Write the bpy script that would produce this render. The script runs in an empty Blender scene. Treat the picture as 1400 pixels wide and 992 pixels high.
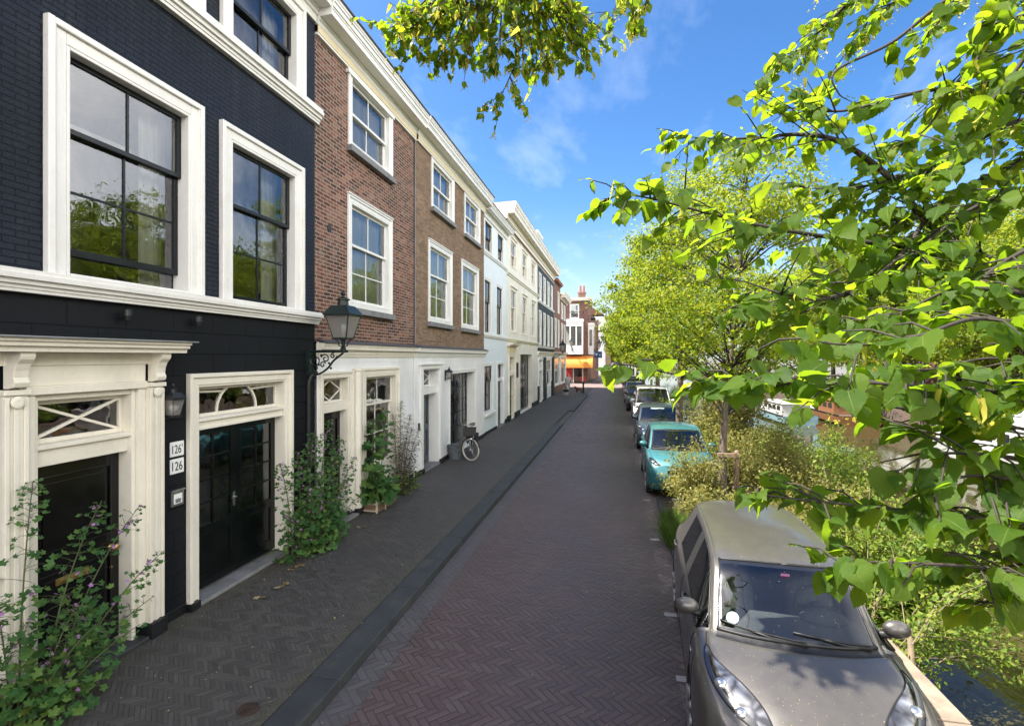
import bpy, bmesh, math, random
import numpy as np
from mathutils import Vector, Matrix
random.seed(7); RNG = np.random.default_rng(7)
PI = math.pi
SC = bpy.context.scene
COL = SC.collection
ORG = {}

# ------------------------------------------------------------------ objects
def tag(o, label=None, cat=None, group=None, kind=None):
    if label: o['label'] = label
    if cat: o['category'] = cat
    if group: o['group'] = group
    if kind: o['kind'] = kind
    return o

def thing(name, label, cat, loc=(0, 0, 0), rotz=0.0, group=None):
    o = bpy.data.objects.new(name, None); COL.objects.link(o)
    o.empty_display_size = .2
    o.location = loc; o.rotation_euler = (0, 0, rotz)
    ORG[o.name] = Vector(loc) if rotz == 0 else Vector((0, 0, 0))
    return tag(o, label, cat, group)

class MB:
    """collects faces of one mesh"""
    def __init__(s): s.v = []; s.f = []; s.m = []; s.cur = 0
    def add(s, vs, fs):
        b = len(s.v); s.v.extend([tuple(p) for p in vs])
        for f in fs: s.f.append(tuple(b + i for i in f)); s.m.append(s.cur)
    def box(s, x0, x1, y0, y1, z0, z1):
        x0, x1 = min(x0, x1), max(x0, x1); y0, y1 = min(y0, y1), max(y0, y1); z0, z1 = min(z0, z1), max(z0, z1)
        s.add([(x0,y0,z0),(x1,y0,z0),(x1,y1,z0),(x0,y1,z0),(x0,y0,z1),(x1,y0,z1),(x1,y1,z1),(x0,y1,z1)],
              [(0,3,2,1),(4,5,6,7),(0,1,5,4),(1,2,6,5),(2,3,7,6),(3,0,4,7)])
    def quad(s, a, b, c, d): s.add([a, b, c, d], [(0, 1, 2, 3)])
    def prism(s, poly, y0, y1):
        """poly = (x, z) outline, extruded along y"""
        n = len(poly)
        s.add([(x, y0, z) for x, z in poly] + [(x, y1, z) for x, z in poly],
              [tuple(range(n)), tuple(range(2*n-1, n-1, -1))] + [(i, i+n, (i+1) % n + n, (i+1) % n) for i in range(n)])
    def prism_x(s, poly, x0, x1):
        """poly = (y, z) outline, extruded along x"""
        n = len(poly)
        s.add([(x0, y, z) for y, z in poly] + [(x1, y, z) for y, z in poly],
              [tuple(range(n)), tuple(range(2*n-1, n-1, -1))] + [(i, i+n, (i+1) % n + n, (i+1) % n) for i in range(n)])
    def tube(s, pts, r, n=8, caps=True):
        pts = [Vector(p) for p in pts]
        if not isinstance(r, (list, tuple)): r = [r]*len(pts)
        rings = []; ref = None
        for i, p in enumerate(pts):
            d = (pts[min(i+1, len(pts)-1)] - pts[max(i-1, 0)])
            if d.length < 1e-9: d = Vector((0, 0, 1))
            d.normalize()
            if ref is None: ref = Vector((0, 0, 1)) if abs(d.z) < .9 else Vector((1, 0, 0))
            a = d.cross(ref)
            if a.length < 1e-6: a = d.orthogonal()
            a.normalize(); b = d.cross(a).normalized(); ref = b.cross(d) if False else ref
            rings.append([p + (a*math.cos(2*PI*k/n) + b*math.sin(2*PI*k/n))*r[i] for k in range(n)])
        vs = [q for R in rings for q in R]; fs = []
        for i in range(len(pts)-1):
            for k in range(n):
                fs.append((i*n+k, i*n+(k+1) % n, (i+1)*n+(k+1) % n, (i+1)*n+k))
        if caps: fs.append(tuple(range(n-1, -1, -1))); fs.append(tuple((len(pts)-1)*n+k for k in range(n)))
        s.add(vs, fs)
    def lathe(s, prof, c, axis='z', n=16):
        vs = []
        for r, h in prof:
            for k in range(n):
                a = 2*PI*k/n; p, q = r*math.cos(a), r*math.sin(a)
                if axis == 'z': vs.append((c[0]+p, c[1]+q, c[2]+h))
                elif axis == 'x': vs.append((c[0]+h, c[1]+p, c[2]+q))
                else: vs.append((c[0]+p, c[1]+h, c[2]+q))
        fs = []
        for i in range(len(prof)-1):
            for k in range(n): fs.append((i*n+k, i*n+(k+1) % n, (i+1)*n+(k+1) % n, (i+1)*n+k))
        fs.append(tuple(range(n-1, -1, -1))); fs.append(tuple((len(prof)-1)*n+k for k in range(n)))
        s.add(vs, fs)
    def ell(s, c, rx, ry, rz, nu=12, nv=8):
        prof = []
        vs = []; fs = []
        for i in range(1, nv):
            t = PI*i/nv
            for k in range(nu):
                a = 2*PI*k/nu
                vs.append((c[0]+rx*math.sin(t)*math.cos(a), c[1]+ry*math.sin(t)*math.sin(a), c[2]-rz*math.cos(t)))
        for i in range(nv-2):
            for k in range(nu): fs.append((i*nu+k, i*nu+(k+1) % nu, (i+1)*nu+(k+1) % nu, (i+1)*nu+k))
        b = len(vs); vs += [(c[0], c[1], c[2]-rz), (c[0], c[1], c[2]+rz)]
        for k in range(nu):
            fs.append((b, (k+1) % nu, k)); fs.append((b+1, (nv-2)*nu+k, (nv-2)*nu+(k+1) % nu))
        s.add(vs, fs)

def boxes_ob(name, boxes, mat, parent, bevel=0.0):
    for q in boxes:
        mb = MB(); mb.box(*q); ob(name, mb, mat, parent, bevel=bevel)

def ob(name, mb, mats, parent=None, smooth=False, bevel=0.0, fix=False, shift=True):
    """one mesh object; world coordinates unless the parent is turned"""
    me = bpy.data.meshes.new(name)
    vs = mb.v
    if parent is not None and shift:
        o0 = ORG.get(parent.name)
        if o0 is not None and o0.length > 0: vs = [(a-o0.x, b-o0.y, c-o0.z) for a, b, c in vs]
    me.from_pydata(vs, [], mb.f)
    if not isinstance(mats, (list, tuple)): mats = [mats]
    for m in mats: me.materials.append(m)
    if len(mats) > 1: me.polygons.foreach_set('material_index', mb.m)
    if fix:
        b = bmesh.new(); b.from_mesh(me); bmesh.ops.remove_doubles(b, verts=b.verts, dist=1e-4)
        bmesh.ops.recalc_face_normals(b, faces=b.faces); b.to_mesh(me); b.free()
    if smooth: me.polygons.foreach_set('use_smooth', [True]*len(me.polygons))
    me.update()
    o = bpy.data.objects.new(name, me); COL.objects.link(o)
    if parent is not None:
        o.parent = parent
        if parent.name in ORG: ORG[o.name] = ORG[parent.name]
    if bevel:
        md = o.modifiers.new('bevel', 'BEVEL'); md.width = bevel; md.segments = 2; md.limit_method = 'ANGLE'; md.angle_limit = .6
    return o

def np_mesh(name, V, F, mat, parent=None, uv=None, smooth=True):
    """V (n,3), F (m,k): fast mesh from arrays"""
    me = bpy.data.meshes.new(name)
    V = np.asarray(V, dtype=np.float32); F = np.asarray(F, dtype=np.int32)
    if parent is not None and parent.name in ORG: V = V - np.array(ORG[parent.name], dtype=np.float32)
    me.vertices.add(len(V)); me.vertices.foreach_set('co', V.ravel())
    k = F.shape[1]
    me.loops.add(F.size); me.loops.foreach_set('vertex_index', F.ravel())
    me.polygons.add(len(F)); me.polygons.foreach_set('loop_start', np.arange(0, F.size, k, dtype=np.int32))
    me.polygons.foreach_set('loop_total', np.full(len(F), k, dtype=np.int32))
    if smooth: me.polygons.foreach_set('use_smooth', np.ones(len(F), dtype=bool))
    if uv is not None:
        l = me.uv_layers.new(name='UVMap'); l.data.foreach_set('uv', np.asarray(uv, dtype=np.float32)[F.ravel()].ravel())
    me.materials.append(mat); me.update(calc_edges=True); me.validate()
    o = bpy.data.objects.new(name, me); COL.objects.link(o)
    if parent is not None:
        o.parent = parent
        if parent.name in ORG: ORG[o.name] = ORG[parent.name]
    return o

def dup(root, loc, rotz=None, label=None, group=None, scale=None):
    r = root.copy(); COL.objects.link(r); r.location = loc
    if rotz is not None: r.rotation_euler = (0, 0, rotz)
    if label: r['label'] = label
    if group: r['group'] = group
    if scale: r.scale = scale
    for ch in list(root.children):
        c = ch.copy(); COL.objects.link(c); c.parent = r
        for g in list(ch.children):
            d = g.copy(); COL.objects.link(d); d.parent = c
    return r

# ------------------------------------------------------------------ materials
class NT:
    def __init__(s, name):
        s.mat = bpy.data.materials.new(name); s.mat.use_nodes = True
        s.t = s.mat.node_tree; s.t.nodes.clear()
        s.out = s.t.nodes.new('ShaderNodeOutputMaterial')
    def n(s, typ, ins=None, **props):
        nd = s.t.nodes.new('ShaderNode'+typ)
        for k, v in props.items(): setattr(nd, k, v)
        for k, v in (ins or {}).items(): s.put(nd.inputs[k], v)
        return nd
    def put(s, sock, v):
        if isinstance(v, bpy.types.NodeSocket): s.t.links.new(v, sock)
        elif isinstance(v, (tuple, list)) and sock.type == 'RGBA': sock.default_value = (*v[:3], 1)
        else: sock.default_value = v
    def m(s, op, a, b=None, c=None):
        nd = s.n('Math', operation=op); s.put(nd.inputs[0], a)
        if b is not None: s.put(nd.inputs[1], b)
        if c is not None: s.put(nd.inputs[2], c)
        return nd.outputs[0]
    def mix(s, f, a, b, blend='MIX'):
        nd = s.n('MixRGB', blend_type=blend); s.put(nd.inputs[0], f); s.put(nd.inputs[1], a); s.put(nd.inputs[2], b)
        return nd.outputs[0]
    def noise(s, vec, scale, detail=4, rough=.55, out='Fac'):
        nd = s.n('TexNoise', {'Scale': scale, 'Detail': detail, 'Roughness': rough})
        if vec is not None: s.put(nd.inputs['Vector'], vec)
        return nd.outputs[out]
    def ramp(s, f, stops):
        nd = s.n('ValToRGB'); s.put(nd.inputs[0], f); e = nd.color_ramp.elements
        while len(e) > 2: e.remove(e[-1])
        e[0].position, e[0].color = stops[0][0], (*stops[0][1], 1)
        e[1].position, e[1].color = stops[1][0], (*stops[1][1], 1)
        for p, c in stops[2:]:
            x = e.new(p); x.color = (*c, 1)
        return nd.outputs[0]
    def maprange(s, f, a, b, c, d):
        nd = s.n('MapRange'); s.put(nd.inputs[0], f)
        for i, v in enumerate((a, b, c, d)): s.put(nd.inputs[i+1], v)
        return nd.outputs[0]
    def pos(s): return s.n('NewGeometry').outputs['Position']
    def obj(s): return s.n('TexCoord').outputs['Object']
    def sep(s, v): nd = s.n('SeparateXYZ'); s.put(nd.inputs[0], v); return nd.outputs
    def comb(s, x, y, z):
        nd = s.n('CombineXYZ')
        for i, v in enumerate((x, y, z)): s.put(nd.inputs[i], v)
        return nd.outputs[0]
    def bump(s, h, strength=.3, dist=.02):
        return s.n('Bump', {'Height': h, 'Strength': strength, 'Distance': dist}).outputs[0]
    def bsdf(s, **ins):
        nd = s.n('BsdfPrincipled')
        for k, v in ins.items(): s.put(nd.inputs[k.replace('_', ' ')], v)
        return nd.outputs[0]
    def done(s, shader): s.t.links.new(shader, s.out.inputs[0]); return s.mat

def plain(name, col, rough=.5, metal=0.0, var=.12, scale=6.0, bump=.0, coat=0.0, dirt=None, spec=.5):
    """a coloured surface with uneven tone and gloss, a touch of bump and optional dirt blotches"""
    N = NT(name); p = N.pos()
    a = N.noise(p, scale, 5); b = N.noise(p, scale*9, 3)
    f = N.m('ADD', N.m('MULTIPLY', a, .7), N.m('MULTIPLY', b, .3))
    lo = tuple(c*(1-var*1.6) for c in col); hi = tuple(min(1, c*(1+var)) for c in col)
    c = N.ramp(f, [(.3, lo), (.7, hi)])
    if dirt:
        d = N.maprange(N.noise(p, 2.3, 7, .7), .52, .72, 0, dirt[1]); c = N.mix(d, c, dirt[0])
        st = N.noise(N.n('Mapping', {'Vector': p, 'Scale': (7, 7, .55)}).outputs[0], 1.6, 6, .7); c = N.mix(N.maprange(st, .56, .74, 0, dirt[1]), c, tuple(v*.75 for v in dirt[0]))
        ch = N.noise(p, 34, 3, .6); c = N.mix(N.maprange(ch, .70, .74, 0, dirt[1]*1.6), c, tuple(v*.45 for v in dirt[0]))
    r = N.maprange(a, .3, .7, max(.02, rough-.08), min(1, rough+.1))
    kw = dict(Base_Color=c, Roughness=r, Metallic=metal, Specular_IOR_Level=spec)
    if coat: kw['Coat_Weight'] = coat; kw['Coat_Roughness'] = .05
    if bump: kw['Normal'] = N.bump(N.m('ADD', N.m('MULTIPLY', b, .6), N.noise(p, scale*30, 2)), bump, .01)
    return N.done(N.bsdf(**kw))

def wall_uv(N):
    x, y, z = N.sep(N.pos())
    return N.m('ADD', x, y), z

def brick(name, cols, mortar, bw=.215, bh=.065, ms=.008, bump=.6, paint=None, soft=.12, stain=None):
    N = NT(name); u, z = wall_uv(N); p = N.pos()
    wob = N.noise(p, 3.0, 3); 
    u2 = N.m('ADD', u, N.m('MULTIPLY', N.m('SUBTRACT', wob, .5), .02))
    z2 = N.m('ADD', z, N.m('MULTIPLY', N.m('SUBTRACT', N.noise(p, 1.6, 2), .5), .02))
    tb = N.n('TexBrick', {'Vector': N.comb(u2, z2, 0.0), 'Scale': 1.0, 'Mortar Size': ms, 'Mortar Smooth': soft, 'Bias': 0.0,
                          'Brick Width': bw, 'Row Height': bh, 'Color1': (0, 0, 0), 'Color2': (1, 1, 1), 'Mortar': (.5, .5, .5)},
             offset=.5, squash=1.0)
    fac = tb.outputs['Fac']; rnd = tb.outputs['Color']
    fine = N.noise(p, 60, 4, .7); big = N.noise(p, .9, 4, .6)
    if paint is None:
        c = N.ramp(N.m('ADD', N.m('MULTIPLY', N.n('RGBToBW', {0: rnd}).outputs[0], .75), N.m('MULTIPLY', fine, .25)), cols)
        c = N.mix(N.maprange(big, .38, .66, 0, .6), c, cols[0][1])
        mc = N.mix(fine, mortar, tuple(v*.6 for v in mortar))
        if stain: c = N.mix(N.maprange(N.noise(p, 2.2, 6, .7), .55, .72, 0, .6), c, stain); c = N.mix(N.maprange(N.noise(p, 5.5, 5, .7), .5, .62, 0, .55), c, tuple(v*.45 for v in cols[1][1]))
        c = N.mix(fac, c, mc); rough = .85
    else:
        c = N.mix(N.maprange(big, .3, .7, 0, .8), paint, tuple(v*1.9 for v in paint)); stk = N.noise(N.n('Mapping', {'Vector': p, 'Scale': (4, 4, .35)}).outputs[0], 1.5, 6, .7); c = N.mix(N.maprange(stk, .52, .75, 0, .5), c, (.045, .048, .055))
        c = N.mix(N.m('MULTIPLY', fac, .75), c, tuple(v*.25 for v in paint)); c = N.mix(N.maprange(N.noise(p, 14, 5, .7), .68, .73, 0, .3), c, (.10, .11, .13)); rough = N.maprange(fine, .3, .7, .42, .6)  # painted brick: joint colour darkened to stand for shade in the grooves
    h = N.m('ADD', N.m('MULTIPLY', N.m('SUBTRACT', 1.0, fac), 1.0), N.m('MULTIPLY', fine, .45))
    h = N.m('ADD', h, N.m('MULTIPLY', N.n('RGBToBW', {0: rnd}).outputs[0], .35))
    return N.done(N.bsdf(Base_Color=c, Roughness=rough, Specular_IOR_Level=.16 if paint else .3, Normal=N.bump(h, bump, .012 if paint is None else .03)))

def ashlar(name, col, bw=.85, bh=.27, rough=.5, gap=.006, groove=.35, bump=.6, spec=.4):
    N = NT(name); u, z = wall_uv(N); p = N.pos()
    tb = N.n('TexBrick', {'Vector': N.comb(u, z, 0.0), 'Scale': 1.0, 'Mortar Size': gap, 'Mortar Smooth': .2, 'Brick Width': bw, 'Row Height': bh,
                          'Color1': (0, 0, 0), 'Color2': (1, 1, 1)}, offset=.5)
    fac = tb.outputs['Fac']; fine = N.noise(p, 40, 4, .65); big = N.noise(p, 1.3, 5, .6)
    c = N.mix(N.maprange(big, .3, .7, 0, 1), tuple(v*.88 for v in col), tuple(min(1, v*1.08) for v in col))
    c = N.mix(N.maprange(N.noise(p, 5, 7, .75), .6, .75, 0, .22), c, tuple(v*.55 for v in col))
    c = N.mix(N.m('MULTIPLY', fac, groove), c, tuple(v*.3 for v in col))
    h = N.m('ADD', N.m('SUBTRACT', 1.0, fac), N.m('MULTIPLY', fine, .25))
    return N.done(N.bsdf(Base_Color=c, Roughness=N.maprange(fine, .3, .7, rough-.08, rough+.1), Specular_IOR_Level=spec, Normal=N.bump(h, bump, .01)))

def herring(name, cols, joint, w=.1, n=2, rot=45, bump=.5, patch=None, sheen=.62, jw=.8, edges=()):
    """herringbone paving: every brick keeps its own tone, joints are recessed"""
    N = NT(name); p = N.pos(); x, y, z = N.sep(p)
    wx = N.m('MULTIPLY', N.m('SUBTRACT', N.noise(p, 1.1, 2), .5), .05); wy = N.m('MULTIPLY', N.m('SUBTRACT', N.noise(p, 1.4, 2), .5), .05)
    x = N.m('ADD', x, wx); y = N.m('ADD', y, wy)
    c, s = math.cos(math.radians(rot))/w, math.sin(math.radians(rot))/w
    u = N.m('ADD', N.m('MULTIPLY', x, c), N.m('MULTIPLY', y, -s)); v = N.m('ADD', N.m('MULTIPLY', x, s), N.m('MULTIPLY', y, c))
    i, j = N.m('FLOOR', u), N.m('FLOOR', v); fu, fv = N.m('SUBTRACT', u, i), N.m('SUBTRACT', v, j)
    k = N.m('FLOORED_MODULO', N.m('SUBTRACT', i, j), 2*n)
    hz = N.m('LESS_THAN', k, n-.5)
    lx = N.m('ADD', fu, k); kv = N.m('SUBTRACT', 2*n-1, k); ly = N.m('ADD', fv, kv)
    def edge(a, L): return N.m('MINIMUM', a, N.m('SUBTRACT', L, a))
    dh = N.m('MINIMUM', edge(lx, n), edge(fv, 1.0)); dv = N.m('MINIMUM', edge(fu, 1.0), edge(ly, n))
    d = N.m('ADD', N.m('MULTIPLY', hz, dh), N.m('MULTIPLY', N.m('SUBTRACT', 1, hz), dv))
    oi = N.m('SUBTRACT', i, N.m('MULTIPLY', hz, k)); oj = N.m('SUBTRACT', j, N.m('MULTIPLY', N.m('SUBTRACT', 1, hz), kv))
    wn = N.n('TexWhiteNoise', {'Vector': N.comb(oi, oj, hz)}, noise_dimensions='3D')
    rnd = wn.outputs['Value']; fine = N.noise(p, 70, 4, .7); big = N.noise(p, .55, 4, .6)
    f = N.m('ADD', N.m('ADD', N.m('MULTIPLY', rnd, .55), N.m('MULTIPLY', fine, .2)), N.m('MULTIPLY', big, .35))
    col = N.ramp(f, cols)
    if patch: col = N.mix(N.maprange(N.noise(p, .8, 5, .65), .5, .68, 0, .5), col, patch)
    jf = N.m('MULTIPLY', N.maprange(d, .03, .12, 1, 0), N.m('MULTIPLY', N.maprange(N.noise(p, .42, 3), .38, .6, .35, 1.15), jw))
    jc = N.mix(N.maprange(N.noise(p, 1.7, 5, .7), .56, .7, 0, .6), joint, (.06, .075, .03))
    col = N.mix(jf, col, jc)
    col = N.mix(N.maprange(N.noise(p, .33, 6, .7), .54, .68, 0, .5), col, tuple(v*.55 for v in cols[1][1]))      # old stains
    col = N.mix(N.maprange(N.noise(p, 1.25, 8, .75), .58, .74, 0, .42), col, (.15, .125, .092))               # sand worked out of the joints
    for xa, xb in edges:                                     # dirt and moss gather along wall foot and kerb
        e = N.m('MULTIPLY', N.maprange(N.m('ABSOLUTE', N.m('SUBTRACT', N.sep(p)[0], xa)), 0, xb, 1, 0), N.maprange(N.noise(p, 2.6, 6, .75), .38, .6, 0, 1))
        col = N.mix(N.m('MULTIPLY', e, .75), col, N.mix(N.noise(p, 9, 4), (.075, .066, .045), (.06, .068, .03)))
    # scattered grit, petals and litter lying on the bricks
    vor = N.n('TexVoronoi', {'Vector': p, 'Scale': 7.0}); vd = vor.outputs['Distance']
    spk = N.m('MULTIPLY', N.m('LESS_THAN', vd, .05), N.m('GREATER_THAN', N.sep(vor.outputs['Color'])[0], .72))
    col = N.mix(N.m('MULTIPLY', spk, .8), col, (.42, .36, .25))
    h = N.m('ADD', N.m('MULTIPLY', N.maprange(d, .02, .16, 0, 1), 1.0), N.m('ADD', N.m('MULTIPLY', fine, .3), N.m('MULTIPLY', rnd, .3)))
    return N.done(N.bsdf(Base_Color=col, Roughness=N.maprange(N.m('ADD', N.m('MULTIPLY', rnd, .5), N.m('MULTIPLY', fine, .5)), .2, .8, sheen-.12, sheen+.15), Normal=N.bump(h, bump, .008)))

def glass_mat(name, ior=1.75, tint=(1, 1, 1), wave=.015, rough=0.0, dark=0.0):
    N = NT(name); p = N.pos()
    nb = N.bump(N.noise(p, 2.2, 2), wave, .2) if wave else None
    fr = N.n('Fresnel', {'IOR': ior}); gl = N.n('BsdfGlossy', {'Roughness': rough, 'Color': (.95, .97, 1)}); tr = N.n('BsdfTransparent', {'Color': tint})
    if nb is not None: N.put(gl.inputs['Normal'], nb)
    mx = N.n('MixShader'); N.put(mx.inputs[0], fr.outputs[0]); N.put(mx.inputs[1], tr.outputs[0]); N.put(mx.inputs[2], gl.outputs[0])
    return N.done(mx.outputs[0])

def leaf_mat(name, cols, trans, tw=.45, veins=False, rough=.45, bright=1.0):
    """leaf blades: upper colour differs leaf by leaf, light shines through"""
    N = NT(name); g = N.n('NewGeometry'); r = g.outputs['Random Per Island']; p = g.outputs['Position']
    f = N.m('ADD', N.m('MULTIPLY', r, .6), N.m('MULTIPLY', N.noise(p, 1.7, 3), .4))
    c = N.ramp(f, cols); tc = N.mix(f, trans[0], trans[1]); nrm = None
    if veins:
        uv = N.n('UVMap').outputs[0]; u, v, _ = N.sep(uv)
        av = N.m('ABSOLUTE', v)
        mid = N.maprange(av, .0, .03, 1, 0)
        sd = N.m('ABSOLUTE', N.m('SINE', N.m('MULTIPLY', N.m('SUBTRACT', u, N.m('MULTIPLY', av, .75)), 19.0)))
        lat = N.m('MULTIPLY', N.maprange(sd, .0, .22, 1, 0), .6)
        vein = N.m('MAXIMUM', mid, lat)
        mot = N.noise(p, 55, 4, .65); c = N.mix(N.maprange(mot, .35, .7, 0, .35), c, (.11, .14, .02)); c = N.mix(N.m('MULTIPLY', vein, .5), c, (.20, .28, .07)); tc = N.mix(N.m('MULTIPLY', vein, .6), tc, (.10, .17, .02))
        nrm = N.bump(N.m('ADD', vein, N.noise(p, 160, 2)), .35, .003)
    kw = dict(Base_Color=c, Roughness=rough, Specular_IOR_Level=.16)
    if nrm is not None: kw['Normal'] = nrm
    b = N.bsdf(**kw); t = N.n('BsdfTranslucent', {'Color': tc})
    mx = N.n('MixShader', {0: tw}); N.put(mx.inputs[1], b); N.put(mx.inputs[2], t.outputs[0])
    return N.done(mx.outputs[0])
SUN_E = 4.8; SKY_STRENGTH = .10; SKY_SAT = 1.27; SKY_VAL = .68; SKY_GAMMA = 1.13; EXPOSURE = 1.82; FILL_VEIL_MAX = .92; FILL_VEIL_COL = (15.0, 14.5, 13.8); SKY_DUST = 1.6
# ------------------------------------------------------------------ camera, light, sky
cam_d = bpy.data.cameras.new('camera'); cam = bpy.data.objects.new('camera', cam_d); COL.objects.link(cam); SC.camera = cam
cam.location = (0, 0, 3.2); cam.rotation_euler = (PI/2, 0, math.radians(11.546))
cam_d.lens = 18.0; cam_d.sensor_width = 36.0; cam_d.sensor_fit = 'HORIZONTAL'; cam_d.shift_y = -8/1400
cam_d.clip_start = .05; cam_d.clip_end = 2000
SC.render.resolution_x, SC.render.resolution_y = 1024, 725

SUN_DIR = Vector((-.53, -.13, .84)).normalized()          # towards the sun: over the roofs on the left
SUN_EL = math.asin(SUN_DIR.z); SUN_ROT = math.atan2(SUN_DIR.x, SUN_DIR.y)
sd = bpy.data.lights.new('sun', 'SUN'); sd.energy = SUN_E; sd.angle = math.radians(.53); sd.color = (1, .95, .86)
so = bpy.data.objects.new('sun', sd); COL.objects.link(so); so.rotation_euler = SUN_DIR.to_track_quat('Z', 'Y').to_euler(); so.location = (-20, -5, 40)

W = bpy.data.worlds.new('World'); SC.world = W; W.use_nodes = True
wt = W.node_tree; wt.nodes.clear()
def wn(typ, ins=None, **pr):
    nd = wt.nodes.new('ShaderNode'+typ)
    for k, v in pr.items(): setattr(nd, k, v)
    for k, v in (ins or {}).items():
        if isinstance(v, bpy.types.NodeSocket): wt.links.new(v, nd.inputs[k])
        else: nd.inputs[k].default_value = v
    return nd
sky = wn('TexSky', sky_type='NISHITA'); sky.sun_disc = False; sky.sun_elevation = SUN_EL; sky.sun_rotation = SUN_ROT
sky.altitude = 0; sky.air_density = 1.0; sky.dust_density = SKY_DUST; sky.ozone_density = 2.5
hs = wn('HueSaturation', {'Saturation': SKY_SAT, 'Value': SKY_VAL, 'Color': sky.outputs[0]})
gam = wn('Gamma', {'Color': hs.outputs[0], 'Gamma': SKY_GAMMA})
tc = wn('TexCoord'); sp = wn('SeparateXYZ', {0: tc.outputs['Generated']})
# faint wisps of cirrus; bright veil added out of frame, canal side and behind, to light the fronts
pz = wn('Math', {0: sp.outputs[2], 1: .12}, operation='ADD')
px = wn('Math', {0: sp.outputs[0], 1: pz.outputs[0]}, operation='DIVIDE'); py = wn('Math', {0: sp.outputs[1], 1: pz.outputs[0]}, operation='DIVIDE')
cv = wn('CombineXYZ', {0: px.outputs[0], 1: py.outputs[0], 2: 0.0})
mp = wn('Mapping', {'Vector': cv.outputs[0], 'Scale': (1.5, .8, 1), 'Rotation': (0, 0, 1.2)})
n1 = wn('TexNoise', {'Vector': mp.outputs[0], 'Scale': 1.5, 'Detail': 9, 'Roughness': .6, 'Distortion': .15})
cl = wn('MapRange', {0: n1.outputs['Fac'], 1: .54, 2: .82, 3: 0.0, 4: .2})
up = wn('MapRange', {0: sp.outputs[2], 1: -.02, 2: .05, 3: 0.0, 4: 1.0})
cf = wn('Math', {0: cl.outputs[0], 1: up.outputs[0]}, operation='MULTIPLY')
mix0 = wn('MixRGB', {0: cf.outputs[0], 1: gam.outputs[0], 2: (7.0, 7.1, 7.3, 1)})
hz = wn('MapRange', {0: sp.outputs[2], 1: 0.0, 2: .30, 3: 1.0, 4: 0.0}); hz2 = wn('Math', {0: hz.outputs[0], 1: 1.8}, operation='POWER'); hz3 = wn('Math', {0: hz2.outputs[0], 1: .55}, operation='MULTIPLY')
mixh = wn('MixRGB', {0: hz3.outputs[0], 1: mix0.outputs[0], 2: (3.6, 3.75, 3.95, 1)})
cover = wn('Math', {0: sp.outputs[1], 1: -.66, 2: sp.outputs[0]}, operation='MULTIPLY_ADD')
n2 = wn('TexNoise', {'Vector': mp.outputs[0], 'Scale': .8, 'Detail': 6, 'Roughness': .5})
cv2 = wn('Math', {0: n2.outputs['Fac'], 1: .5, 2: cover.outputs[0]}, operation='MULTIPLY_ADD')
veil = wn('MapRange', {0: cv2.outputs[0], 1: .27, 2: .75, 3: 0.0, 4: FILL_VEIL_MAX})
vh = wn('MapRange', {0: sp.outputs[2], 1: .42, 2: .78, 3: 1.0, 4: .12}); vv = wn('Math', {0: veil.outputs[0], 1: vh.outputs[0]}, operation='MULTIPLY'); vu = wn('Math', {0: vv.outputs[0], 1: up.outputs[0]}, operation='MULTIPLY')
mixc = wn('MixRGB', {0: vu.outputs[0], 1: mixh.outputs[0], 2: (*FILL_VEIL_COL, 1)})
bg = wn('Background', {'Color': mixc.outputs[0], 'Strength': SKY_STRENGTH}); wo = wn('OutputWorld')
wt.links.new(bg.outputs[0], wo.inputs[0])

SC.view_settings.view_transform = 'Standard'; SC.view_settings.look = 'None'; SC.view_settings.gamma = 1; SC.view_settings.use_curve_mapping = False
SC.view_settings.exposure = EXPOSURE
SC.render.engine = 'CYCLES'
cy = SC.cycles; cy.max_bounces = 8; cy.diffuse_bounces = 4; cy.glossy_bounces = 4; cy.transmission_bounces = 4; cy.transparent_max_bounces = 12
cy.use_denoising = True; cy.sample_clamp_indirect = 8.0; cy.caustics_reflective = False; cy.caustics_refractive = False

# ------------------------------------------------------------------ shared materials
M = {}
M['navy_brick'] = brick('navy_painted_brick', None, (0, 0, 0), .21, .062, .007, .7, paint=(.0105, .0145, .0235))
M['navy_ashlar'] = ashlar('dark_painted_ashlar', (.009, .0105, .0135), .62, .27, .5, .007, .8, 1.0, spec=.14)
M['red_brick'] = brick('weathered_red_brick', [(.12, (.05, .026, .020)), (.3, (.115, .042, .028)), (.5, (.19, .066, .042)), (.68, (.26, .105, .066)), (.8, (.31, .17, .12)), (.95, (.085, .045, .036))], (.36, .30, .245), .225, .070, .010, .8, stain=(.30, .25, .21))
M['tan_brick'] = brick('tan_brick', [(.15, (.14, .09, .060)), (.45, (.235, .157, .103)), (.7, (.30, .208, .14)), (.95, (.18, .105, .07))], (.25, .185, .125), .20, .055, .006, .5, stain=(.16, .09, .06))
M['far_brick'] = brick('brown_red_brick', [(.15, (.11, .045, .034)), (.5, (.19, .07, .05)), (.9, (.25, .10, .07))], (.3, .25, .21), .21, .065, .007, .5)
M['cream'] = plain('cream_gloss_paint', (.75, .71, .61), .38, var=.05, scale=2.2, bump=.06, dirt=((.46, .43, .36), .28))
M['off_white'] = plain('off_white_gloss_paint', (.75, .74, .70), .38, var=.05, scale=2.2, bump=.06, dirt=((.5, .48, .44), .28))
M['cream_yellow'] = plain('yellowed_cream_paint', (.66, .57, .37), .45, var=.06, scale=2.0, bump=.05, dirt=((.45, .38, .24), .25))
M['white'] = plain('white_gloss_paint', (.76, .76, .735), .36, var=.04, scale=2.5, bump=.05, dirt=((.55, .53, .48), .22))
M['white_wall'] = ashlar('white_painted_blocks', (.76, .765, .77), .9, .28, .5, .0035, .14, .35)
M['cream_wall'] = ashlar('cream_white_render', (.71, .69, .62), .95, .36, .55, .004, .18, .35)
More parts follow.
